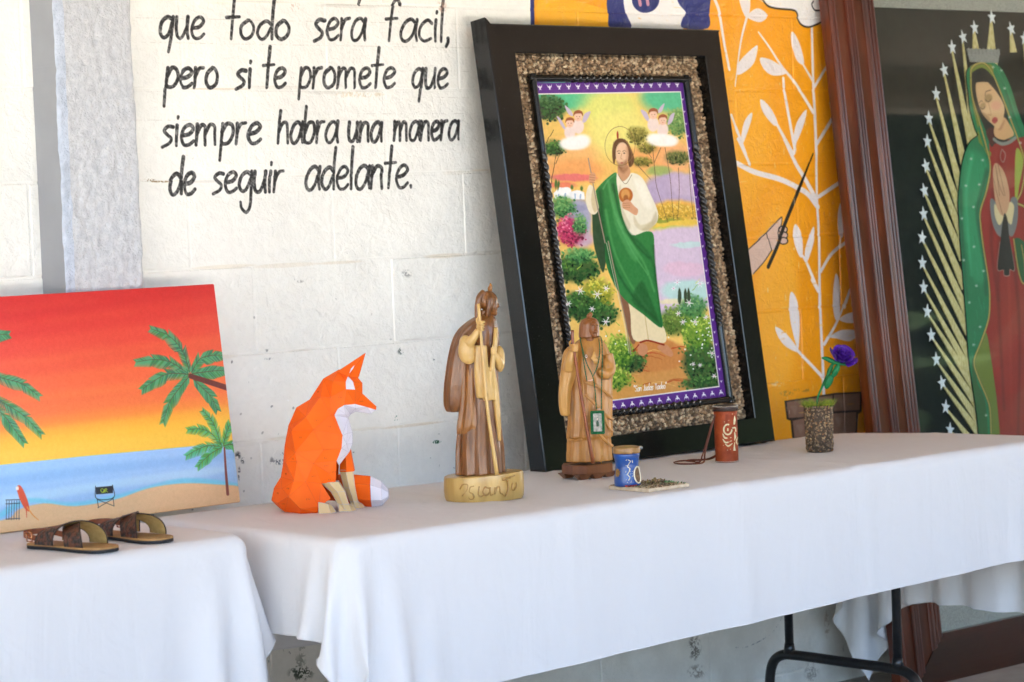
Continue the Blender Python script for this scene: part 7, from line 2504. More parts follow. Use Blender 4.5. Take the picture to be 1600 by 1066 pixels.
remesh(bm, 'cape', .0022, heart, st1, 3, .4)
bm = bmesh.new()      # pale sash falling down the front
for a, r in (([(322, 255, -.022), (318, 330, -.034), (306, 430, -.038), (318, 520, -.036), (330, 640, -.034), (338, 748, -.028)], [.005, .006, .007, .008, .007, .004]),
             ([(240, 330, -.044), (244, 420, -.046), (250, 500, -.044), (254, 560, -.042)], [.006, .009, .010, .008]),
             ([(268, 330, -.045), (272, 430, -.047), (280, 520, -.045), (286, 570, -.043)], [.008, .010, .011, .009]),
             ([(296, 440, -.042), (300, 520, -.042), (304, 568, -.040)], [.007, .009, .008])):
    bm_tube(bm, pts3(P1, a), r, 10, 5)
remesh(bm, 'sash', .002, sap, st1, 3, .4)
bm = bmesh.new()      # near sleeve and raised forearm
for c, r in (((196, 352, -.048), (.0195, .014, .030)), ((190, 320, -.046), (.014, .013, .018)), ((205, 385, -.048), (.015, .012, .014))):
    x, z = P1(c[0], c[1])
    bm_ball(bm, (x, c[2], z), r, 3)
bm_tube(bm, pts3(P1, [(205, 320, -.052), (226, 296, -.056), (246, 262, -.058)]), [.013, .010, .0068], 12, 5)
remesh(bm, 'sleeve', .002, sap, st1, 3, .4)
bm = bmesh.new()      # hand round the staff: palm, four curled fingers, thumb
x, z = P1(250, 248)
bm_ball(bm, (x, -.058, z), (.0065, .006, .0085), 2)
for k in range(4):
    x0, z0 = P1(246, 226 + k * 12)
    x1, z1 = P1(272 - k * 1.5, 226 + k * 12)
    bm_tube(bm, [(x0, -.0625, z0), ((x0 + x1) / 2 + .001, -.0695 + k * .0004, z0), (x1, -.066, z1), (x1 - .001, -.061, z1 - .0003)], [.0026, .0028, .0025, .002], 8, 4)
bm_tube(bm, pts3(P1, [(244, 236, -.056), (240, 218, -.058), (248, 204, -.060)]), [.003, .0028, .002], 8, 4)
remesh(bm, 'hand', .0011, sap, st1, 2, .4)
bm = bmesh.new()
bm_tube(bm, pts3(P1, [(247, 148, -.063), (262, 330, -.0645), (288, 620, -.060), (327, 890, -.052)]), [.0036, .0034, .0037, .0046], 12, 5)
from_bm('staff', bm, sap, st1, True)
bm = bmesh.new()      # far arm folded to the chest
x, z = P1(338, 392)
bm_ball(bm, (x, -.016, z), (.0125, .014, .030), 3)
bm_tube(bm, pts3(P1, [(340, 420, -.02), (330, 390, -.03), (312, 366, -.036)]), [.011, .009, .006], 10, 5)
remesh(bm, 'far_sleeve', .002, sap, st1, 3, .4)
bm = bmesh.new()
x, z = P1(312, 356)
bm_ball(bm, (x, -.038, z), (.0058, .006, .006), 2)
for k in range(4):
    x0, z0 = P1(318, 346 + k * 8)
    bm_tube(bm, [(x0, -.040, z0), (x0 - .005, -.044, z0 + .002), (x0 - .009, -.042, z0 + .002)], [.0021, .0022, .0018], 7, 3)
bm_tube(bm, [(x + .002, -.041, z + .004), (x - .001, -.044, z + .010), (x - .002, -.043, z + .014)], [.0024, .0022, .0016], 7, 3)
remesh(bm, 'hand', .0011, sap, st1, 2, .4)
bm = bmesh.new()      # head in profile: skull, face, nose, brow, beard, long hair
x, z = P1(290, 142)
bm_ball(bm, (x, 0, z), (.0205, .0185, .0235), 3)
x, z = P1(306, 160)
bm_ball(bm, (x, -.001, z), (.0120, .0135, .0205), 3)
bm_tube(bm, pts3(P1, [(320, 138, -.001), (329, 152, -.001), (333, 163, -.001), (324, 168, -.001)]), [.0022, .0028, .0036, .0028], 8, 4)
bm_tube(bm, pts3(P1, [(322, 132, -.008), (324, 131, 0), (322, 132, .007)]), [.0026, .0032, .0026], 8, 4)
bm_tube(bm, pts3(P1, [(318, 176, -.001), (323, 180, -.001), (318, 184, -.001)]), [.003, .0036, .003], 8, 3)
bm_tube(bm, pts3(P1, [(308, 182, 0), (316, 196, 0), (318, 206, 0)]), [.0085, .0075, .0035], 10, 4)
for yy in (-.0135, -.009, .009, .0135):
    bm_tube(bm, pts3(P1, [(288, 104, yy * .5), (294, 130, yy * 1.15), (292, 165, yy * 1.3), (284, 205, yy * 1.25)]), [.006, .0062, .0066, .0046], 9, 4)
for yy in (-.012, -.004, .004, .012):
    bm_tube(bm, pts3(P1, [(270, 100, yy * .5), (250, 125, yy), (244, 165, yy * 1.1), (240, 212, yy * 1.15)]), [.007, .0075, .008, .006], 9, 4)
bm_tube(bm, pts3(P1, [(284, 190, 0), (276, 214, 0), (272, 235, 0)]), [.012, .0125, .014], 10, 3)
remesh(bm, 'head', .0015, heart, st1, 5, .5)
bm = bmesh.new()
bm_tube(bm, pts3(P1, [(298, 100, 0), (296, 88, 0), (299, 76, 0), (297, 62, 0)]), [.0035, .0058, .0044, .0008], 9, 5)
from_bm('flame', bm, heart2, st1, True)
eye_shade_m = material('eye_socket_shade', '#2a1408', .6)  # dark dabs paint in the shade of the eye sockets
bm = bmesh.new()
for yy in (-.0115, .0095):
    x, z = P1(319, 141)
    bm_ball(bm, (x, yy, z), (.0020, .0014, .0010), 2)
from_bm('eyes', bm, eye_shade_m, st1, True)

# ------------------------------------------------------------------ lighter carved saint facing the yard
def P2(cx, cy, c0=(242, 930), k=3.2308, s=658):
    dx, dy = (cx - c0[0]) / k, (cy - c0[1]) / k
    return ((dx - .0377 * dy) / s, (-dy - .0377 * dx) / s)


st2 = empty('wooden_saint', 'honey coloured carved wooden saint with green cord pendant, in front of the black frame', 'figurine', (1.0637, -.3466, table_z(1.06, -.35) + .001), (0, 0, ROOM_ROT))
bm = bmesh.new()
zt, zb = .0345, .0125
ang = -ROOM_ROT * .0 + .62
bx, by = .060, .048


def base_pt(u, v, z):
    c, s_ = math.cos(ang), math.sin(ang)
    return Vector((.006 + u * c + v * s_ * -1, .018 + u * s_ + v * c, z))


oct_ = [(-bx, -by * .45), (-bx * .62, -by), (bx * .62, -by), (bx, -by * .45), (bx, by * .45), (bx * .62, by), (-bx * .62, by), (-bx, by * .45)]
bm_loft(bm, [[base_pt(u * .99, v * .99, zb) for u, v in oct_], [base_pt(u, v, zb + .002) for u, v in oct_], [base_pt(u, v, zt - .002) for u, v in oct_], [base_pt(u * .97, v * .97, zt) for u, v in oct_]])
from_bm('plinth', bm, base_w, st2)
for (u, v) in ((-bx * .62, -by * .62), (bx * .62, -by * .62), (bx * .62, by * .62), (-bx * .62, by * .62), (0, -by * .7)):
    bm = bmesh.new()
    bm_loft(bm, [[base_pt(u + a * .009, v + b * .007, 0) for a, b in ((-1, -1), (1, -1), (1, 1), (-1, 1))], [base_pt(u + a * .021, v + b * .013, zb + .0005) for a, b in ((-1, -1), (1, -1), (1, 1), (-1, 1))]])
    from_bm('foot', bm, base_w, st2)
bm = bmesh.new()
robe(bm, [(848, 150, 372, .62), (780, 152, 368, .61), (728, 154, 364, .61), (722, 149, 374, .66), (640, 156, 372, .67), (560, 158, 372, .68), (470, 156, 372, .68), (400, 150, 372, .68), (330, 152, 368, .66), (280, 166, 350, .62), (245, 190, 332, .6), (224, 214, 312, .6), (205, 232, 288, .7)], P2,
     folds=((10, .07, .4), (19, .035, 1.0)), fold_fade=lambda t: 1 - .75 * t)
for a, r in (([(150, 724, -.046), (185, 730, -.055), (222, 722, -.058)], .0034), ([(232, 435, -.056), (300, 460, -.058), (352, 500, -.048), (372, 520, -.03)], .0040), ([(236, 500, -.058), (300, 560, -.060), (350, 610, -.05), (376, 630, -.03)], .0040),
             ([(255, 640, -.060), (300, 690, -.060), (345, 740, -.05), (376, 762, -.03)], .0042), ([(330, 600, -.054), (350, 660, -.05), (376, 690, -.03)], .0038), ([(318, 850, -.05), (316, 812, -.052), (330, 808, -.05)], .0018), ([(225, 440, -.056), (226, 560, -.060), (232, 700, -.058)], .0024)):
    bm_tube(bm, pts3(P2, a), r, 8, 6)
remesh(bm, 'robe', .0022, honey, st2, 2, .35)
bm = bmesh.new()      # hanging left sleeve, shoulder and raised forearm
robe(bm, [(612, 128, 156, .9), (600, 112, 160, .9), (540, 103, 162, .9), (470, 104, 170, .9), (400, 112, 190, .8), (340, 118, 196, .8), (290, 128, 198, .8), (262, 150, 200, .8)], P2, folds=((5, .07, 1.0), (9, .03, .2)), yc=-.030)
bm_tube(bm, pts3(P2, [(152, 380, -.045), (158, 330, -.052), (172, 280, -.056)]), [.0135, .0125, .0085], 12, 5)
remesh(bm, 'sleeve', .002, honey2, st2, 2, .35)
bm = bmesh.new()      # hand on the staff
x, z = P2(176, 264)
bm_ball(bm, (x, -.056, z), (.007, .006, .009), 2)
for k in range(4):
    x0, z0 = P2(160, 250 + k * 10)
    x1, z1 = P2(196, 250 + k * 10)
    bm_tube(bm, [(x0, -.058, z0), ((x0 + x1) / 2, -.0665, z0 + .0004), (x1, -.0635, z1), (x1 - .001, -.058, z1)], [.0022, .0025, .0023, .0018], 8, 4)
bm_tube(bm, pts3(P2, [(164, 262, -.056), (158, 240, -.058), (168, 226, -.060)]), [.0028, .0026, .0018], 8, 4)
remesh(bm, 'hand', .0011, honey2, st2, 2, .4)
bm = bmesh.new()
bm_tube(bm, pts3(P2, [(171, 176, -.060), (176, 250, -.0605), (210, 470, -.064), (245, 670, -.066), (276, 842, -.060)]), [.0042, .0034, .0036, .0042, .0046], 10, 5)
from_bm('staff', bm, reddish, st2, True)
bm = bmesh.new()      # right arm folded over the chest
x, z = P2(346, 376)
bm_ball(bm, (x, -.024, z), (.0145, .02, .026), 3)
bm_tube(bm, pts3(P2, [(352, 300, -.02), (362, 370, -.026), (340, 400, -.042), (306, 372, -.052)]), [.012, .014, .0135, .008], 12, 5)
remesh(bm, 'sleeve', .002, honey, st2, 2, .35)
bm = bmesh.new()
x, z = P2(290, 330)
bm_ball(bm, (x, -.054, z), (.008, .006, .010), 2)
for k in range(4):
    x0, z0 = P2(282 - 3 * k, 318 + 5 * k)
    bm_tube(bm, [(x0 + .003, -.058, z0), (x0 + .001 - k * .001, -.060, z0 + .010 - .001 * k), (x0 - .001 - k * .001, -.058, z0 + .016 - .002 * k)], [.0022, .0022, .0016], 7, 3)
bm_tube(bm, pts3(P2, [(302, 330, -.056), (312, 310, -.058), (310, 296, -.057)]), [.0026, .0024, .0017], 7, 3)
remesh(bm, 'hand', .0011, honey2, st2, 2, .4)
bm = bmesh.new()      # head: straight cut hair round a flat carved face
robe(bm, [(222, 208, 308, .80), (214, 206, 309, .80), (180, 207, 309, .80), (150, 211, 306, .80), (132, 222, 298, .78), (122, 240, 282, .7), (118, 252, 270, .6)], P2, folds=((16, .03, .4), (9, .02, 1)), fold_fade=lambda t: 1 - t)
x, z = P2(281, 176)
bm_ball(bm, (x, -.0165, z), (.0110, .0075, .0205), 3)
bm_tube(bm, pts3(P2, [(285, 152, -.0235), (288, 166, -.0262), (290, 173, -.0272), (287, 178, -.0240)]), [.0014, .0020, .0026, .0022], 8, 4)
bm_tube(bm, pts3(P2, [(266, 154, -.0215), (275, 149, -.0240), (286, 153, -.0240), (296, 149, -.0225), (303, 154, -.0195)]), [.0012, .0018, .0016, .0018, .0012], 7, 3)
bm_tube(bm, pts3(P2, [(275, 190, -.0225), (287, 188, -.0245), (297, 191, -.0220)]), [.0012, .0018, .0012], 7, 3)
bm_tube(bm, pts3(P2, [(284, 200, -.0185), (286, 212, -.0190), (286, 220, -.018)]), [.0080, .0066, .003], 9, 4)
bm_tube(bm, pts3(P2, [(258, 190, 0), (260, 215, -.004), (262, 240, -.006)]), [.012, .0125, .014], 10, 3)
hairw = wood('brown_hair_wood', '#7c471c', '#995c2a', 85)
remesh(bm, 'head', .0011, hairw, st2, 2, .3)
bm = bmesh.new()
bm_tube(bm, pts3(P2, [(262, 128, 0), (258, 112, 0), (266, 102, 0), (262, 92, 0)]), [.004, .0064, .005, .0012], 9, 5)
from_bm('flame', bm, hairw, st2, True)
face_shade_m = material('face_recess_shade', '#33190a', .6)  # shade of the carved eyes and mouth, put in as dark dabs
bm = bmesh.new()
for cx_, yy in ((276, -.0228), (297, -.0212)):
    x, z = P2(cx_, 157)
    bm_ball(bm, (x, yy, z), (.0022, .0012, .0009), 2)
x, z = P2(287, 188)
bm_ball(bm, (x, -.0252, z - .0008), (.0026, .0008, .0005), 2)
from_bm('eyes_and_mouth', bm, face_shade_m, st2, True)

# green corded pendant hanging round the lighter saint's neck
green = material('green_cord', '#0f6b3b', .55, '#0a4d2a', 500, .5, 900)
green2 = material('green_braid', '#13834a', .5, '#0a5a30', 350, .8, 700)
neck = empty('pendant_necklace', 'green cord scapular with a framed picture hanging round the honey coloured saint', 'necklace', st2.location, (0, 0, ROOM_ROT))
bm = bmesh.new()
for a in ([(255, 226, .018), (226, 218, .006), (212, 224, -.022), (226, 285, -.056), (244, 345, -.0625), (272, 405, -.064), (284, 470, -.0645), (291, 570, -.0655)],
          [(262, 226, .018), (300, 216, .006), (318, 222, -.022), (321, 300, -.052), (319, 400, -.060), (317, 480, -.062), (316, 570, -.0645)],
          [(214, 226, -.024), (220, 270, -.054), (232, 360, -.0625), (244, 428, -.0635)], [(306, 224, -.028), (308, 280, -.054), (298, 350, -.062), (276, 402, -.064)]):
    P_ = catmull(pts3(P2, a), 16)
    n = len(P_)
    for s_ in (0, PI):           # two twisted strands
        Q = [P_[i] + np.array([.0007 * math.cos(i * 1.1 + s_), -.0003 + .0007 * math.sin(i * 1.1 + s_), 0]) for i in range(n)]
        bm_tube(bm, Q, .00085, 5, 1)
from_bm('cord', bm, green, neck, True)
xa, za = P2(262, 695)
xb, zb_ = P2(332, 577)
cxp, czp = (xa + xb) / 2, (za + zb_) / 2
hw, hh = (xb - xa) / 2 - .0015, (zb_ - za) / 2
yp = -.0665
for i in range(4):
    cs = [(-hw, -hh), (hw, -hh), (hw, hh), (-hw, hh)]
    a, b = cs[i], cs[(i + 1) % 4]
    bm = bmesh.new()
    for lane, rad in ((.0012, .0016), (.0042, .0016)):
        f = lambda q: (q[0] - math.copysign(lane, q[0]), q[1] - math.copysign(lane, q[1]))
        p0, p1 = f(a), f(b)
        n = 22
        for s_ in (0, 2.1, 4.2):
            pts = []
            for k in range(n + 1):
                t = k / n
                w_ = k * 1.25 + s_
                ox, oz = (0, .0009 * math.cos(w_)) if i % 2 == 0 else (.0009 * math.cos(w_), 0)
                pts.append((cxp + p0[0] + (p1[0] - p0[0]) * t + ox, yp - .0012 + .0011 * math.sin(w_), czp + p0[1] + (p1[1] - p0[1]) * t + oz))
            bm_tube(bm, pts, .0011, 5, 1)
    from_bm('braided_edge', bm, green2, neck, True)
pic_m = material('tiny_picture', '#8f8a80', .3, '#4c5a48', 160, coat=.4)
bm = bmesh.new()
bm_box(bm, cxp - hw + .005, cxp + hw - .005, yp - .001, yp + .001, czp - hh + .005, czp + hh - .005)
from_bm('tiny_picture', bm, pic_m, neck)
fig_s = material('tiny_green_robe', '#274a30', .4)
skin_s = material('tiny_pale_paint', '#d8cbb8', .4)
bm = bmesh.new()
bm_tube(bm, [(cxp + .0003, yp - .001, czp - .009), (cxp, yp - .0014, czp - .001), (cxp, yp - .001, czp + .005)], [.0028, .003, .0014], 8, 4, flat=.3, flat_axis=(0, 1, 0))
from_bm('tiny_figure', bm, fig_s, neck, True)
bm = bmesh.new()
bm_ball(bm, (cxp, yp - .0012, czp + .0075), (.0018, .0006, .0024), 2)
from_bm('tiny_face', bm, skin_s, neck, True)
bead = material('white_bead', '#e6e2da', .35)
bm = bmesh.new()
x, z = P2(240, 306)
for k in range(6):
    bm_ball(bm, (x + .0024 * math.cos(k * PI / 3), -.0645, z + .003 * math.sin(k * PI / 3)), .0012, 1)
from_bm('bead_flower', bm, bead, neck, True)
bm = bmesh.new()
bm_tube(bm, pts3(P2, [(296, 572, -.0655), (312, 570, -.066)]), .0022, 7, 1)
bm_tube(bm, pts3(P2, [(246, 430, -.0635), (274, 424, -.0645)]), .0016, 7, 1)
knot = material('pale_knot', '#d9a98f', .6)
from_bm('knot', bm, knot, neck, True)

# ------------------------------------------------------------------ little blue jar on a gravelled tile
def P3(cx, cy, c0=(447, 958), k=3.2308, s=696):
    dx, dy = (cx - c0[0]) / k, (cy - c0[1]) / k
    return ((dx - .0377 * dy) / s, (-dy - .0377 * dx) / s)


jx, jy = .965, -.640
jar = empty('souvenir_jar', 'little blue painted jar with tan lid glued on a gravelled tile', 'ornament', (jx, jy, table_z(jx, jy) + .0006), (0, 0, 0))
tile_m = material('cream_tile', '#d8c7ae', .7, '#bfa88a', 60, .3, 200)
blue = material('blue_enamel', '#1c4f98', .3, '#153f80', 40, coat=.3)
tan = material('tan_lid', '#a67c46', .4, '#855f30', 60, .3, 150, coat=.3)
cream = material('cream_enamel', '#e8dfc4', .4)
ochre = material('ochre_paint', '#a3793a', .5, '#7c5a28', 200)
bm = bmesh.new()
bm_box(bm, -.052, .078, -.068, .062, 0, .0085, .0012, 1)
from_bm('tile', bm, tile_m, jar)
JX, JY = -.027, .025
prof_j = [(0, .0085), (.0272, .0085), (.0295, .0105), (.0298, .022), (.0278, .038), (.0265, .054), (.0278, .068), (.0292, .075), (.0294, .081), (.027, .083), (0, .083)]
bm = bmesh.new()
cur = catmull(prof_j[1:-1], 4)
bm_loft(bm, [[Vector((JX + r * math.cos(2 * PI * k / 36), JY + r * math.sin(2 * PI * k / 36), z)) for k in range(36)] for r, z in cur])
o = from_bm('jar', bm, blue, jar)
smart_smooth(o, 50)
bm = bmesh.new()
cur = catmull([(.0295, .0825), (.0312, .0845), (.0314, .0915), (.0298, .0965), (.023, .0980), (.004, .0983)], 4)
bm_loft(bm, [[Vector((JX + r * (1 + .03 * math.sin(3 * t)) * math.cos(t), JY + r * (1 + .02 * math.sin(5 * t)) * math.sin(t), z)) for t in [2 * PI * k / 36 for k in range(36)]] for r, z in cur])
from_bm('lid', bm, tan, jar, True)
bm = bmesh.new()
bm_ball(bm, (JX + .026, JY - .019, .093), (.006, .006, .0045), 2)
blob = material('clear_glue', '#8b8a82', .2, coat=.5)
from_bm('glue_blob', bm, blob, jar, True)
front = math.atan2(-.74, -.67)                        # direction from the jar to the lens side of the yard


def on_jar(da, z, lift=.0004):
    zs = [p[1] for p in prof_j[1:-1]]
    r = np.interp(z, zs, [p[0] for p in prof_j[1:-1]]) + lift
    return (JX + r * math.cos(front + da), JY + r * math.sin(front + da), z)


bm = bmesh.new()
for path in ([(.05, .070), (.25, .066), (.12, .060), (.0, .054), (.22, .049), (.1, .042), (.0, .036), (.16, .030), (.05, .023)], [(.4, .068), (.45, .062)], [(-.1, .068), (-.02, .071)]):
    bm_tube(bm, [on_jar(*p) for p in path], .0009, 5, 5)
for i in range(26):
    p = on_jar(rr.uniform(-.2, .5), rr.uniform(.018, .062))
    bm_ball(bm, p, .0008, 1)
from_bm('white_squiggle', bm, cream, jar, True)
bm = bmesh.new()
ring = [on_jar(.95 + .42 * math.cos(t), .034 + .0185 * math.sin(t), .0008) for t in [2 * PI * k / 24 for k in range(24)]]
bm_tube(bm, ring + ring[:1], .0018, 6, 1, cap=False)
from_bm('oval_rim', bm, cream, jar, True)
bm = bmesh.new()
c = bm.verts.new(on_jar(.95, .034, .0018))
rv_ = [bm.verts.new(on_jar(.95 + .40 * math.cos(t), .034 + .0175 * math.sin(t), .0006)) for t in [2 * PI * k / 24 for k in range(24)]]
for k in range(24):
    bm.faces.new((c, rv_[k], rv_[(k + 1) % 24]))
brownp = material('brown_niche', '#7a5a3a', .6, '#4d3622', 180)
from_bm('oval_picture', bm, brownp, jar, True)
bm = bmesh.new()
c = bm.verts.new(on_jar(-.95, .040, .0012))
rv_ = [bm.verts.new(on_jar(-.95 + (.34 if k % 2 else .26) * math.cos(2 * PI * k / 20), .040 + (.0105 if k % 2 else .008) * math.sin(2 * PI * k / 20), .0006)) for k in range(20)]
for k in range(20):
    bm.faces.new((c, rv_[k], rv_[(k + 1) % 20]))
from_bm('gold_medallion', bm, ochre, jar, True)
items = []
for i in range(420):
    x, y = rr.uniform(-.049, .075), rr.uniform(-.065, .059)
    if math.hypot(x - JX, y - JY) > .029:
        items.append(((x, y, .0092), rr.uniform(.0016, .0034)))
for i in range(34):
    items.append(((.030 + rr.gauss(0, .008), -.012 + rr.gauss(0, .008), .0115 + abs(rr.gauss(0, .004))), rr.uniform(.003, .0055)))
pebble_mesh('gravel', items, peb_m, jar, ['#8b7355', '#6d5a40', '#a08a68', '#54452f', '#77683f', '#8a8468'], seed=5)
items = [((.058 + rr.gauss(0, .009), -.02 + rr.gauss(0, .018), .0112), rr.uniform(.0014, .0028)) for i in range(60)]
pebble_mesh('green_chips', items, peb_m, jar, ['#5e8a52', '#86a878', '#3f6a3a'], seed=6)
items = [((JX + .031 * math.cos(front + rr.uniform(-.5, .8)), JY + .031 * math.sin(front + rr.uniform(-.5, .8)), .011), rr.uniform(.0016, .0028)) for i in range(26)]
pebble_mesh('red_chips', items, peb_m, jar, ['#a02f24', '#c24a38', '#7d2a20'], seed=7)

# ------------------------------------------------------------------ tooled leather case
def P4(cx, cy, c0=(474, 912), k=4.1, s=630):
    dx, dy = (cx - c0[0]) / k, (cy - c0[1]) / k
    return ((dx - .0377 * dy) / s, (-dy - .0377 * dx) / s)


leather = material('russet_leather', '#a64a22', .55, '#8f3a18', 60, .25, 260, spec=.3)
dark_leather = material('dark_leather', '#2b1a14', .5, '#3a241b', 80, .3, 200)
thread = material('cream_thread', '#cdbfae', .6)
motif = material('tooled_cream', '#d9cba0', .5)
case = empty('leather_case', 'round russet leather case with dark lid, strap loop and cream flower design', 'case', (1.5174, -.3811, table_z(1.517, -.381) + .0006), (0, 0, ROOM_ROT))
R4, H4 = .0288, .1275
CX4 = .0
bm = bmesh.new()
bm_loft(bm, [[Vector((CX4 + r * math.cos(2 * PI * k / 48), r * math.sin(2 * PI * k / 48), z)) for k in range(48)] for r, z in ((R4 - .002, 0), (R4, .0015), (R4, H4 - .0005), (R4 - .0015, H4))])
o = from_bm('body', bm, leather, case)
smart_smooth(o, 50)
bm = bmesh.new()
bm_loft(bm, [[Vector((CX4 + r * math.cos(2 * PI * k / 48), r * math.sin(2 * PI * k / 48), z)) for k in range(48)] for r, z in ((R4 + .0016, H4 + .0004), (R4 + .0026, H4 + .002), (R4 + .0026, H4 + .0105), (R4 + .001, H4 + .0128), (R4 - .004, H4 + .0136))])
o = from_bm('lid', bm, dark_leather, case)
smart_smooth(o, 50)
bm = bmesh.new()
for z, r, n in ((.0022, R4 + .0004, 64), (H4 + .0118, R4 + .0024, 64)):
    for k in range(n):
        t = 2 * PI * k / n
        bm_tube(bm, [(CX4 + r * math.cos(t), r * math.sin(t), z - .0014), (CX4 + (r + .0003) * math.cos(t + .02), (r + .0003) * math.sin(t + .02), z + .0014)], .0007, 5, 1)
from_bm('stitching', bm, thread, case, True)['kind'] = 'stuff'
bm = bmesh.new()


def on_case(cx, cy, lift=.0003):
    x, z = P4(cx, cy)
    u = max(-.995, min(.995, x / R4))
    r = R4 + lift
    return Vector((r * u, -r * math.sqrt(1 - u * u), z))


def case_blob(path, rad):
    bm_tube(bm, [on_case(*p) for p in path], rad, 6, 5, flat=.35, flat_axis=(0, 1, 0))


for k in range(1):
    case_blob([(516, 612), (514, 640), (512, 668)], [.0006, .0046, .0028])
ringp = [(472 + 26 * math.cos(t), 698 + 32 * math.sin(t)) for t in [2 * PI * i / 20 for i in range(17)]]
case_blob(ringp, .0022)
case_blob([(472, 690), (472, 708)], [.0018, .0026])
case_blob([(500, 690), (520, 690), (524, 715)], .0022)
case_blob([(516, 715), (518, 745), (516, 770)], [.0008, .0040, .001])
for a in ([(440, 725), (455, 752), (495, 750)], [(440, 760), (460, 782), (498, 770)], [(455, 790), (475, 804), (502, 788)], [(540, 750), (530, 765), (526, 790)], [(544, 790), (534, 795), (528, 770)]):
    case_blob(a, [.0010, .0026, .0010])
case_blob([(516, 780), (514, 810), (514, 835)], [.0006, .0024, .0046])
for a in ((450, 650), (500, 600), (478, 640), (490, 825), (470, 830), (446, 800)):
    bm_ball(bm, on_case(*a), .0009, 1)
from_bm('cream_design', bm, motif, case, True)
bm = bmesh.new()
strap = [(-.024, -.012, .122), (-.034, -.012, .095), (-.046, -.018, .058), (-.056, -.028, .026), (-.060, -.036, .006), (-.078, -.046, .003), (-.118, -.036, .0028), (-.132, .005, .0028), (-.11, .036, .003), (-.06, .026, .004), (-.035, .004, .010), (-.027, -.008, .020)]
bm_tube(bm, strap, .0021, 8, 6, flat=.5, flat_axis=(.3, .9, .2))
strap2 = [(-.0255, -.013, .120), (-.037, -.010, .092), (-.050, -.012, .052), (-.062, -.018, .020), (-.070, -.024, .0045), (-.09, -.018, .0062), (-.105, .004, .0062), (-.085, .020, .0062), (-.05, .010, .0075), (-.030, -.004, .016)]
bm_tube(bm, strap2, .0019, 8, 6, flat=.5, flat_axis=(.3, .9, .2))
strap_m = material('brown_thong', '#6a2f16', .5, '#54240f', 90, .3, 200)
from_bm('strap', bm, strap_m, case, True)

# ------------------------------------------------------------------ pebbled pot with moss, and the purple satin rose
pot = empty('pebble_pot', 'small pot crusted with brown gravel and moss, holding the purple rose', 'pot', (1.8227, -.4191, table_z(1.823, -.419) + .0006), (0, 0, 0))
clay = material('dark_clay', '#4d3e30', .8)
bm = bmesh.new()
PR = [(.030, 0), (.0325, .004), (.0335, .03), (.0342, .09), (.0345, .116), (.031, .119), (.029, .112), (.004, .110)]
bm_loft(bm, [[Vector((r * math.cos(2 * PI * k / 32), r * math.sin(2 * PI * k / 32), z)) for k in range(32)] for r, z in PR])
from_bm('pot_wall', bm, clay, pot, True)
items = []
for i in range(1150):
    z = rr.uniform(.003, .118)
    t = rr.uniform(0, 2 * PI)
    r = np.interp(z, [p[1] for p in PR[:5]], [p[0] for p in PR[:5]]) + rr.uniform(-.0005, .0012)
    items.append(((r * math.cos(t), r * math.sin(t), z), rr.uniform(.0018, .0036)))
pebble_mesh('gravel_crust', items, peb_m, pot, ['#8f7355', '#6a5440', '#a3845f', '#5a4636', '#7a6045', '#b39972', '#94653a', '#66543f', '#84705c'], seed=9)
moss1 = material('moss_green', '#5d8a2a', .7, '#b4b23c', 120)
bm = bmesh.new()
for i in range(1500):
    sd_ = rr.choice((-1, 1))
    u, w0 = sd_ * abs(rr.gauss(.019, .010)), rr.gauss(0, .015)
    if math.hypot(u, w0) > .040:
        continue
    x, y = u * .74 + w0 * .67, -u * .67 + w0 * .74
    l = rr.uniform(.006, .026) * (1.1 - abs(w0) * 12)
    t = math.atan2(y, x)
    a, lean = rr.uniform(0, 2 * PI), rr.uniform(.2, 1.2)
    tip = Vector((x + math.cos(t) * .35 * l + math.cos(a) * lean * l, y + math.sin(t) * .35 * l + math.sin(a) * lean * l, .112 + l))
    w_ = Vector((-math.sin(a), math.cos(a), 0)) * .0008
    k_ = min(1, .032 / max(.001, math.hypot(x, y)))
    b0 = Vector((x * k_, y * k_, .111))
    bm.faces.new([bm.verts.new(b0 - w_), bm.verts.new(b0 + w_), bm.verts.new(tip)])
o = from_bm('moss', bm, moss1, pot)
o['kind'] = 'stuff'

rose = empty('satin_rose', 'purple satin ribbon rose with green wrapped stem stuck in the pebbled pot', 'flower', (1.8227, -.4191, table_z(1.823, -.419) + .106), (0, 0, ROOM_ROT))


def P5(cx, cy, c0=(1066, 545), k=4.1, s=613):
    dx, dy = (cx - c0[0]) / k, (cy - c0[1]) / k
    return ((dx - .0377 * dy) / s - .001, (-dy - .0377 * dx) / s)


purple = material('purple_satin', '#451780', .45, '#56229a', 25, .1, 90, spec=.3)
satin_green = material('green_satin', '#0f7a3f', .45, '#0b6436', 30, .1, 90, spec=.3)
bm = bmesh.new()
bm_tube(bm, [(P5(a, b)[0], y, P5(a, b)[1]) for a, b, y in ((1056, 560, 0), (1062, 470, 0), (1088, 400, 0), (1120, 330, 0), (1150, 260, 0), (1180, 235, 0))], [.0024, .0024, .003, .0038, .004, .004], 9, 5)
from_bm('stem', bm, satin_green, rose, True)


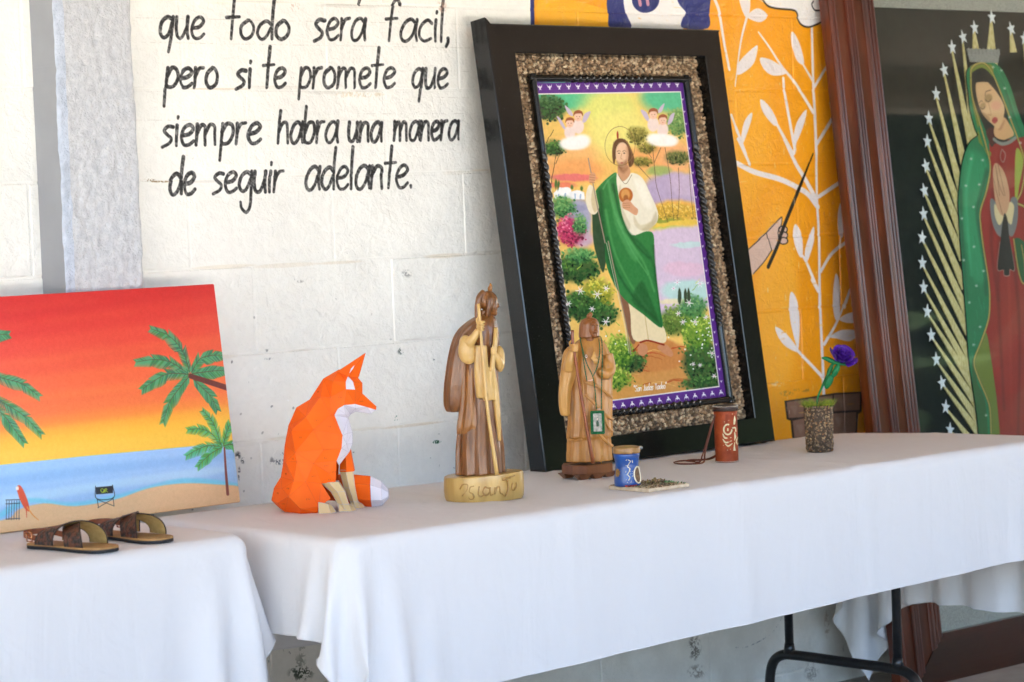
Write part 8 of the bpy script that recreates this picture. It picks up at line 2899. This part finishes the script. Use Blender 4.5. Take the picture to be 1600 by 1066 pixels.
def leaf(pts, w, name='leaf'):
    """curved satin leaf along pts, width profile w"""
    P_ = catmull(pts, 6)
    m = len(P_)
    bm_ = bmesh.new()
    rings = []
    for i in range(m):
        t = i / (m - 1)
        ww = w * math.sin(PI * min(1, max(0.02, t * .96 + .03))) ** .7
        d = Vector(P_[min(i + 1, m - 1)] - P_[max(0, i - 1)]).normalized()
        s_ = d.cross(Vector((0, 1, 0)))
        s_ = s_.normalized() if s_.length > .1 else Vector((1, 0, 0))
        rings.append([Vector(P_[i]) + s_ * (ww * a) + Vector((0, -.35 * ww * (1 - a * a), 0)) for a in (-1, -.5, 0, .5, 1)])
    bm_loft(bm_, rings, cap=False, closed=False)
    o_ = from_bm(name, bm_, satin_green, rose, True)
    so = o_.modifiers.new('thickness', 'SOLIDIFY')
    so.thickness = .0006
    return o_


def Q5(a, b, y):
    x, z = P5(a, b)
    return (x, y, z)


leaf([Q5(1118, 408, -.004), Q5(1122, 380, -.008), Q5(1140, 340, -.009), Q5(1155, 310, -.005)], .0095)
leaf([Q5(1140, 345, -.003), Q5(1165, 310, -.006), Q5(1185, 270, -.007), Q5(1195, 235, -.004)], .008)
leaf([Q5(1125, 330, .004), Q5(1140, 290, .004), Q5(1160, 250, .003)], .006)
leaf([Q5(1085, 208, -.001), Q5(1120, 215, -.004), Q5(1165, 235, -.006), Q5(1225, 252, -.004)], .0062, 'sepal')
leaf([Q5(1262, 258, .003), Q5(1230, 246, .004), Q5(1190, 240, .002), Q5(1160, 236, 0)], .006, 'sepal')
# flower head: spiral of cupped petals round a tilted axis
hx, hz = P5(1218, 196)
axis = Vector((.34, -.62, .72)).normalized()
e1 = axis.cross(Vector((0, 0, 1))).normalized()
e2 = axis.cross(e1)
cen = Vector((hx, -.002, hz))
np_ = 15
for i in range(np_):
    t = i / (np_ - 1)
    ang_ = i * 2.399
    rad = .004 + .0225 * t
    hgt_ = .022 - .012 * t
    span = 2.3 - .7 * t
    bm_ = bmesh.new()
    rings = []
    for j in range(7):
        v_ = j / 6
        ring = []
        for k in range(11):
            u_ = (k / 10 - .5)
            a = ang_ + u_ * span * (1 - .12 * v_)
            edge = 1 - (abs(u_) * 2) ** 3 * .2
            flare = rad * (.55 + .5 * v_ + (.30 * t) * v_ ** 3)
            h_ = -.015 + (hgt_ + .015) * v_ * edge + .0010 * math.sin(6 * u_ + i) * v_
            if v_ > .8:
                flare += .0022 * (1 + t)
                h_ -= .002 * t
            ring.append(cen + e1 * (flare * math.cos(a)) + e2 * (flare * math.sin(a)) + axis * h_)
        rings.append(ring)
    bm_loft(bm_, rings, cap=False, closed=False)
    o = from_bm('petal', bm_, purple, rose, True)
    so = o.modifiers.new('thickness', 'SOLIDIFY')
    so.thickness = .0005

# ------------------------------------------------------------------ leather sandals
sole_m = material('black_rubber', '#15161c', .7)
bed_m = material('tan_insole', '#a8804c', .6, '#96703f', 60, .3, 300)
tool_m = material('tooled_brown_leather', '#55290f', .4, '#120905', 95, 1.0, 150, noise_lo=.46, noise_hi=.56, detail=2)
lining = material('suede_lining', '#b79c63', .8, '#a58a52', 80)
edge_l = material('dark_edge', '#21130d', .6)
buckle_m = material('copper_buckle', '#b9805c', .25, metal=.9)
tan_l = material('tan_strap', '#8a4a24', .45, '#73391a', 80)
SCL = .86


def sole_outline(f):
    """f = -1 left, 1 right; toe towards -Y"""
    pts = [(0, .0), (.030, -.004), (.034, -.03), (.031, -.08), (.036, -.13), (.045, -.18), (.043, -.225), (.022, -.250), (-.012, -.249), (-.034, -.232), (-.041, -.19), (-.034, -.13), (-.029, -.08), (-.032, -.03), (-.026, -.004)]
    return [(f * x, y) for x, y in catmull(pts, 3, True)]


def sandal(label, loc, rot, f):
    s = empty('sandal', label, 'sandal', loc, (0, 0, rot), 'pair of leather sandals')
    s.scale = (SCL, SCL, SCL)
    out = sole_outline(f)
    bm_ = bmesh.new()
    bm_loft(bm_, [[Vector((x * .985, y * .99 - .001, 0)) for x, y in out], [Vector((x, y, .001)) for x, y in out], [Vector((x, y, .0075)) for x, y in out]])
    o_ = from_bm('outsole', bm_, sole_m, s)
    smart_smooth(o_, 40)
    bm_ = bmesh.new()
    bm_loft(bm_, [[Vector((x, y, .0078)) for x, y in out], [Vector((x, y, .0115)) for x, y in out], [Vector((x * .985, y * .99 - .001, .0122)) for x, y in out]])
    o_ = from_bm('footbed', bm_, bed_m, s)
    smart_smooth(o_, 40)

    def band(y0, y1, h, w, name='cross_strap', x0=-.040, x1=.043, mt=tool_m, skew=0.0):
        m_ = 26
        bmo, bml, bme = bmesh.new(), bmesh.new(), bmesh.new()
        ro, rl, ea, eb = [], [], [], []
        for i in range(m_ + 1):
            t = i / m_
            th = PI * t
            x = (x0 + x1) / 2 - (x1 - x0) / 2 * math.cos(th) * (1 + .10 * math.sin(th))
            z = .0125 + h * math.sin(th) ** .8
            y = y0 + (y1 - y0) * (t * t * (3 - 2 * t))
            nrm = Vector((-math.cos(th) * .9, 0, math.sin(th) + .05)).normalized()
            tilt = Vector((0, 1, -.25 * math.sin(th))).normalized()
            c = Vector((f * x, y, z))
            nrm.x *= f
            ro.append([c + tilt * (w / 2 * a) + nrm * .0014 for a in (-1, -.5, 0, .5, 1)])
            rl.append([c + tilt * (w / 2 * a) - nrm * .0008 for a in (-1, -.5, 0, .5, 1)])
            ea.append(c + tilt * (w / 2) + nrm * .0004)
            eb.append(c - tilt * (w / 2) + nrm * .0004)
        bm_loft(bmo, ro, cap=False, closed=False)
        bm_loft(bml, rl, cap=False, closed=False)
        bm_tube(bme, [tuple(p) for p in ea], .0016, 6, 1)
        bm_tube(bme, [tuple(p) for p in eb], .0016, 6, 1)
        o1 = from_bm(name, bmo, mt, s, True)
        from_bm('lining', bml, lining, o1, True)
        from_bm('piping', bme, edge_l, o1, True)
    band(-.076, -.168, .047, .056)
    band(-.172, -.078, .043, .056)
    # heel strap with its buckle
    bm_ = bmesh.new()
    pts = [(f * .034, -.085, .022), (f * .040, -.045, .028), (f * .034, -.004, .033), (0, .014, .034), (-f * .033, -.004, .033), (-f * .039, -.045, .028), (-f * .033, -.085, .022)]
    bm_tube(bm_, pts, .0075, 8, 6, flat=.2, flat_axis=(0, 0, 1)) if False else None
    P_ = catmull(pts, 6)
    rings = []
    for i in range(len(P_)):
        d = Vector(P_[min(i + 1, len(P_) - 1)] - P_[max(0, i - 1)]).normalized()
        n_ = d.cross(Vector((0, 0, 1))).normalized()
        c = Vector(P_[i])
        rings.append([c + n_ * .001 + Vector((0, 0, .0065)), c + n_ * .001 - Vector((0, 0, .0065)), c - n_ * .001 - Vector((0, 0, .0065)), c - n_ * .001 + Vector((0, 0, .0065))])
    bm_loft(bm_, rings)
    hs = from_bm('heel_strap', bm_, tan_l, s)
    bm_ = bmesh.new()
    for dx in (-.0085, .0085):
        bm_tube(bm_, [(-f * .0405, -.030 + dx, .0190), (-f * .0415, -.030 + dx, .0400)], .0016, 7, 1)
    for dz in (.0190, .0400):
        bm_tube(bm_, [(-f * .041, -.0385, dz), (-f * .041, -.0215, dz)], .0016, 7, 1)
    bm_tube(bm_, [(-f * .0422, -.0385, .0295), (-f * .0425, -.0215, .0295)], .0013, 6, 1)
    from_bm('buckle', bm_, buckle_m, hs, True)
    return s


sandal('brown tooled leather sandal nearest the left edge, its copper buckle strap showing', (-.437, -.325, LZ + .001), .20, 1)
sandal('brown tooled leather sandal on the right of the pair, next to the cloth edge', (-.270, -.300, LZ + .001), .10, -1)
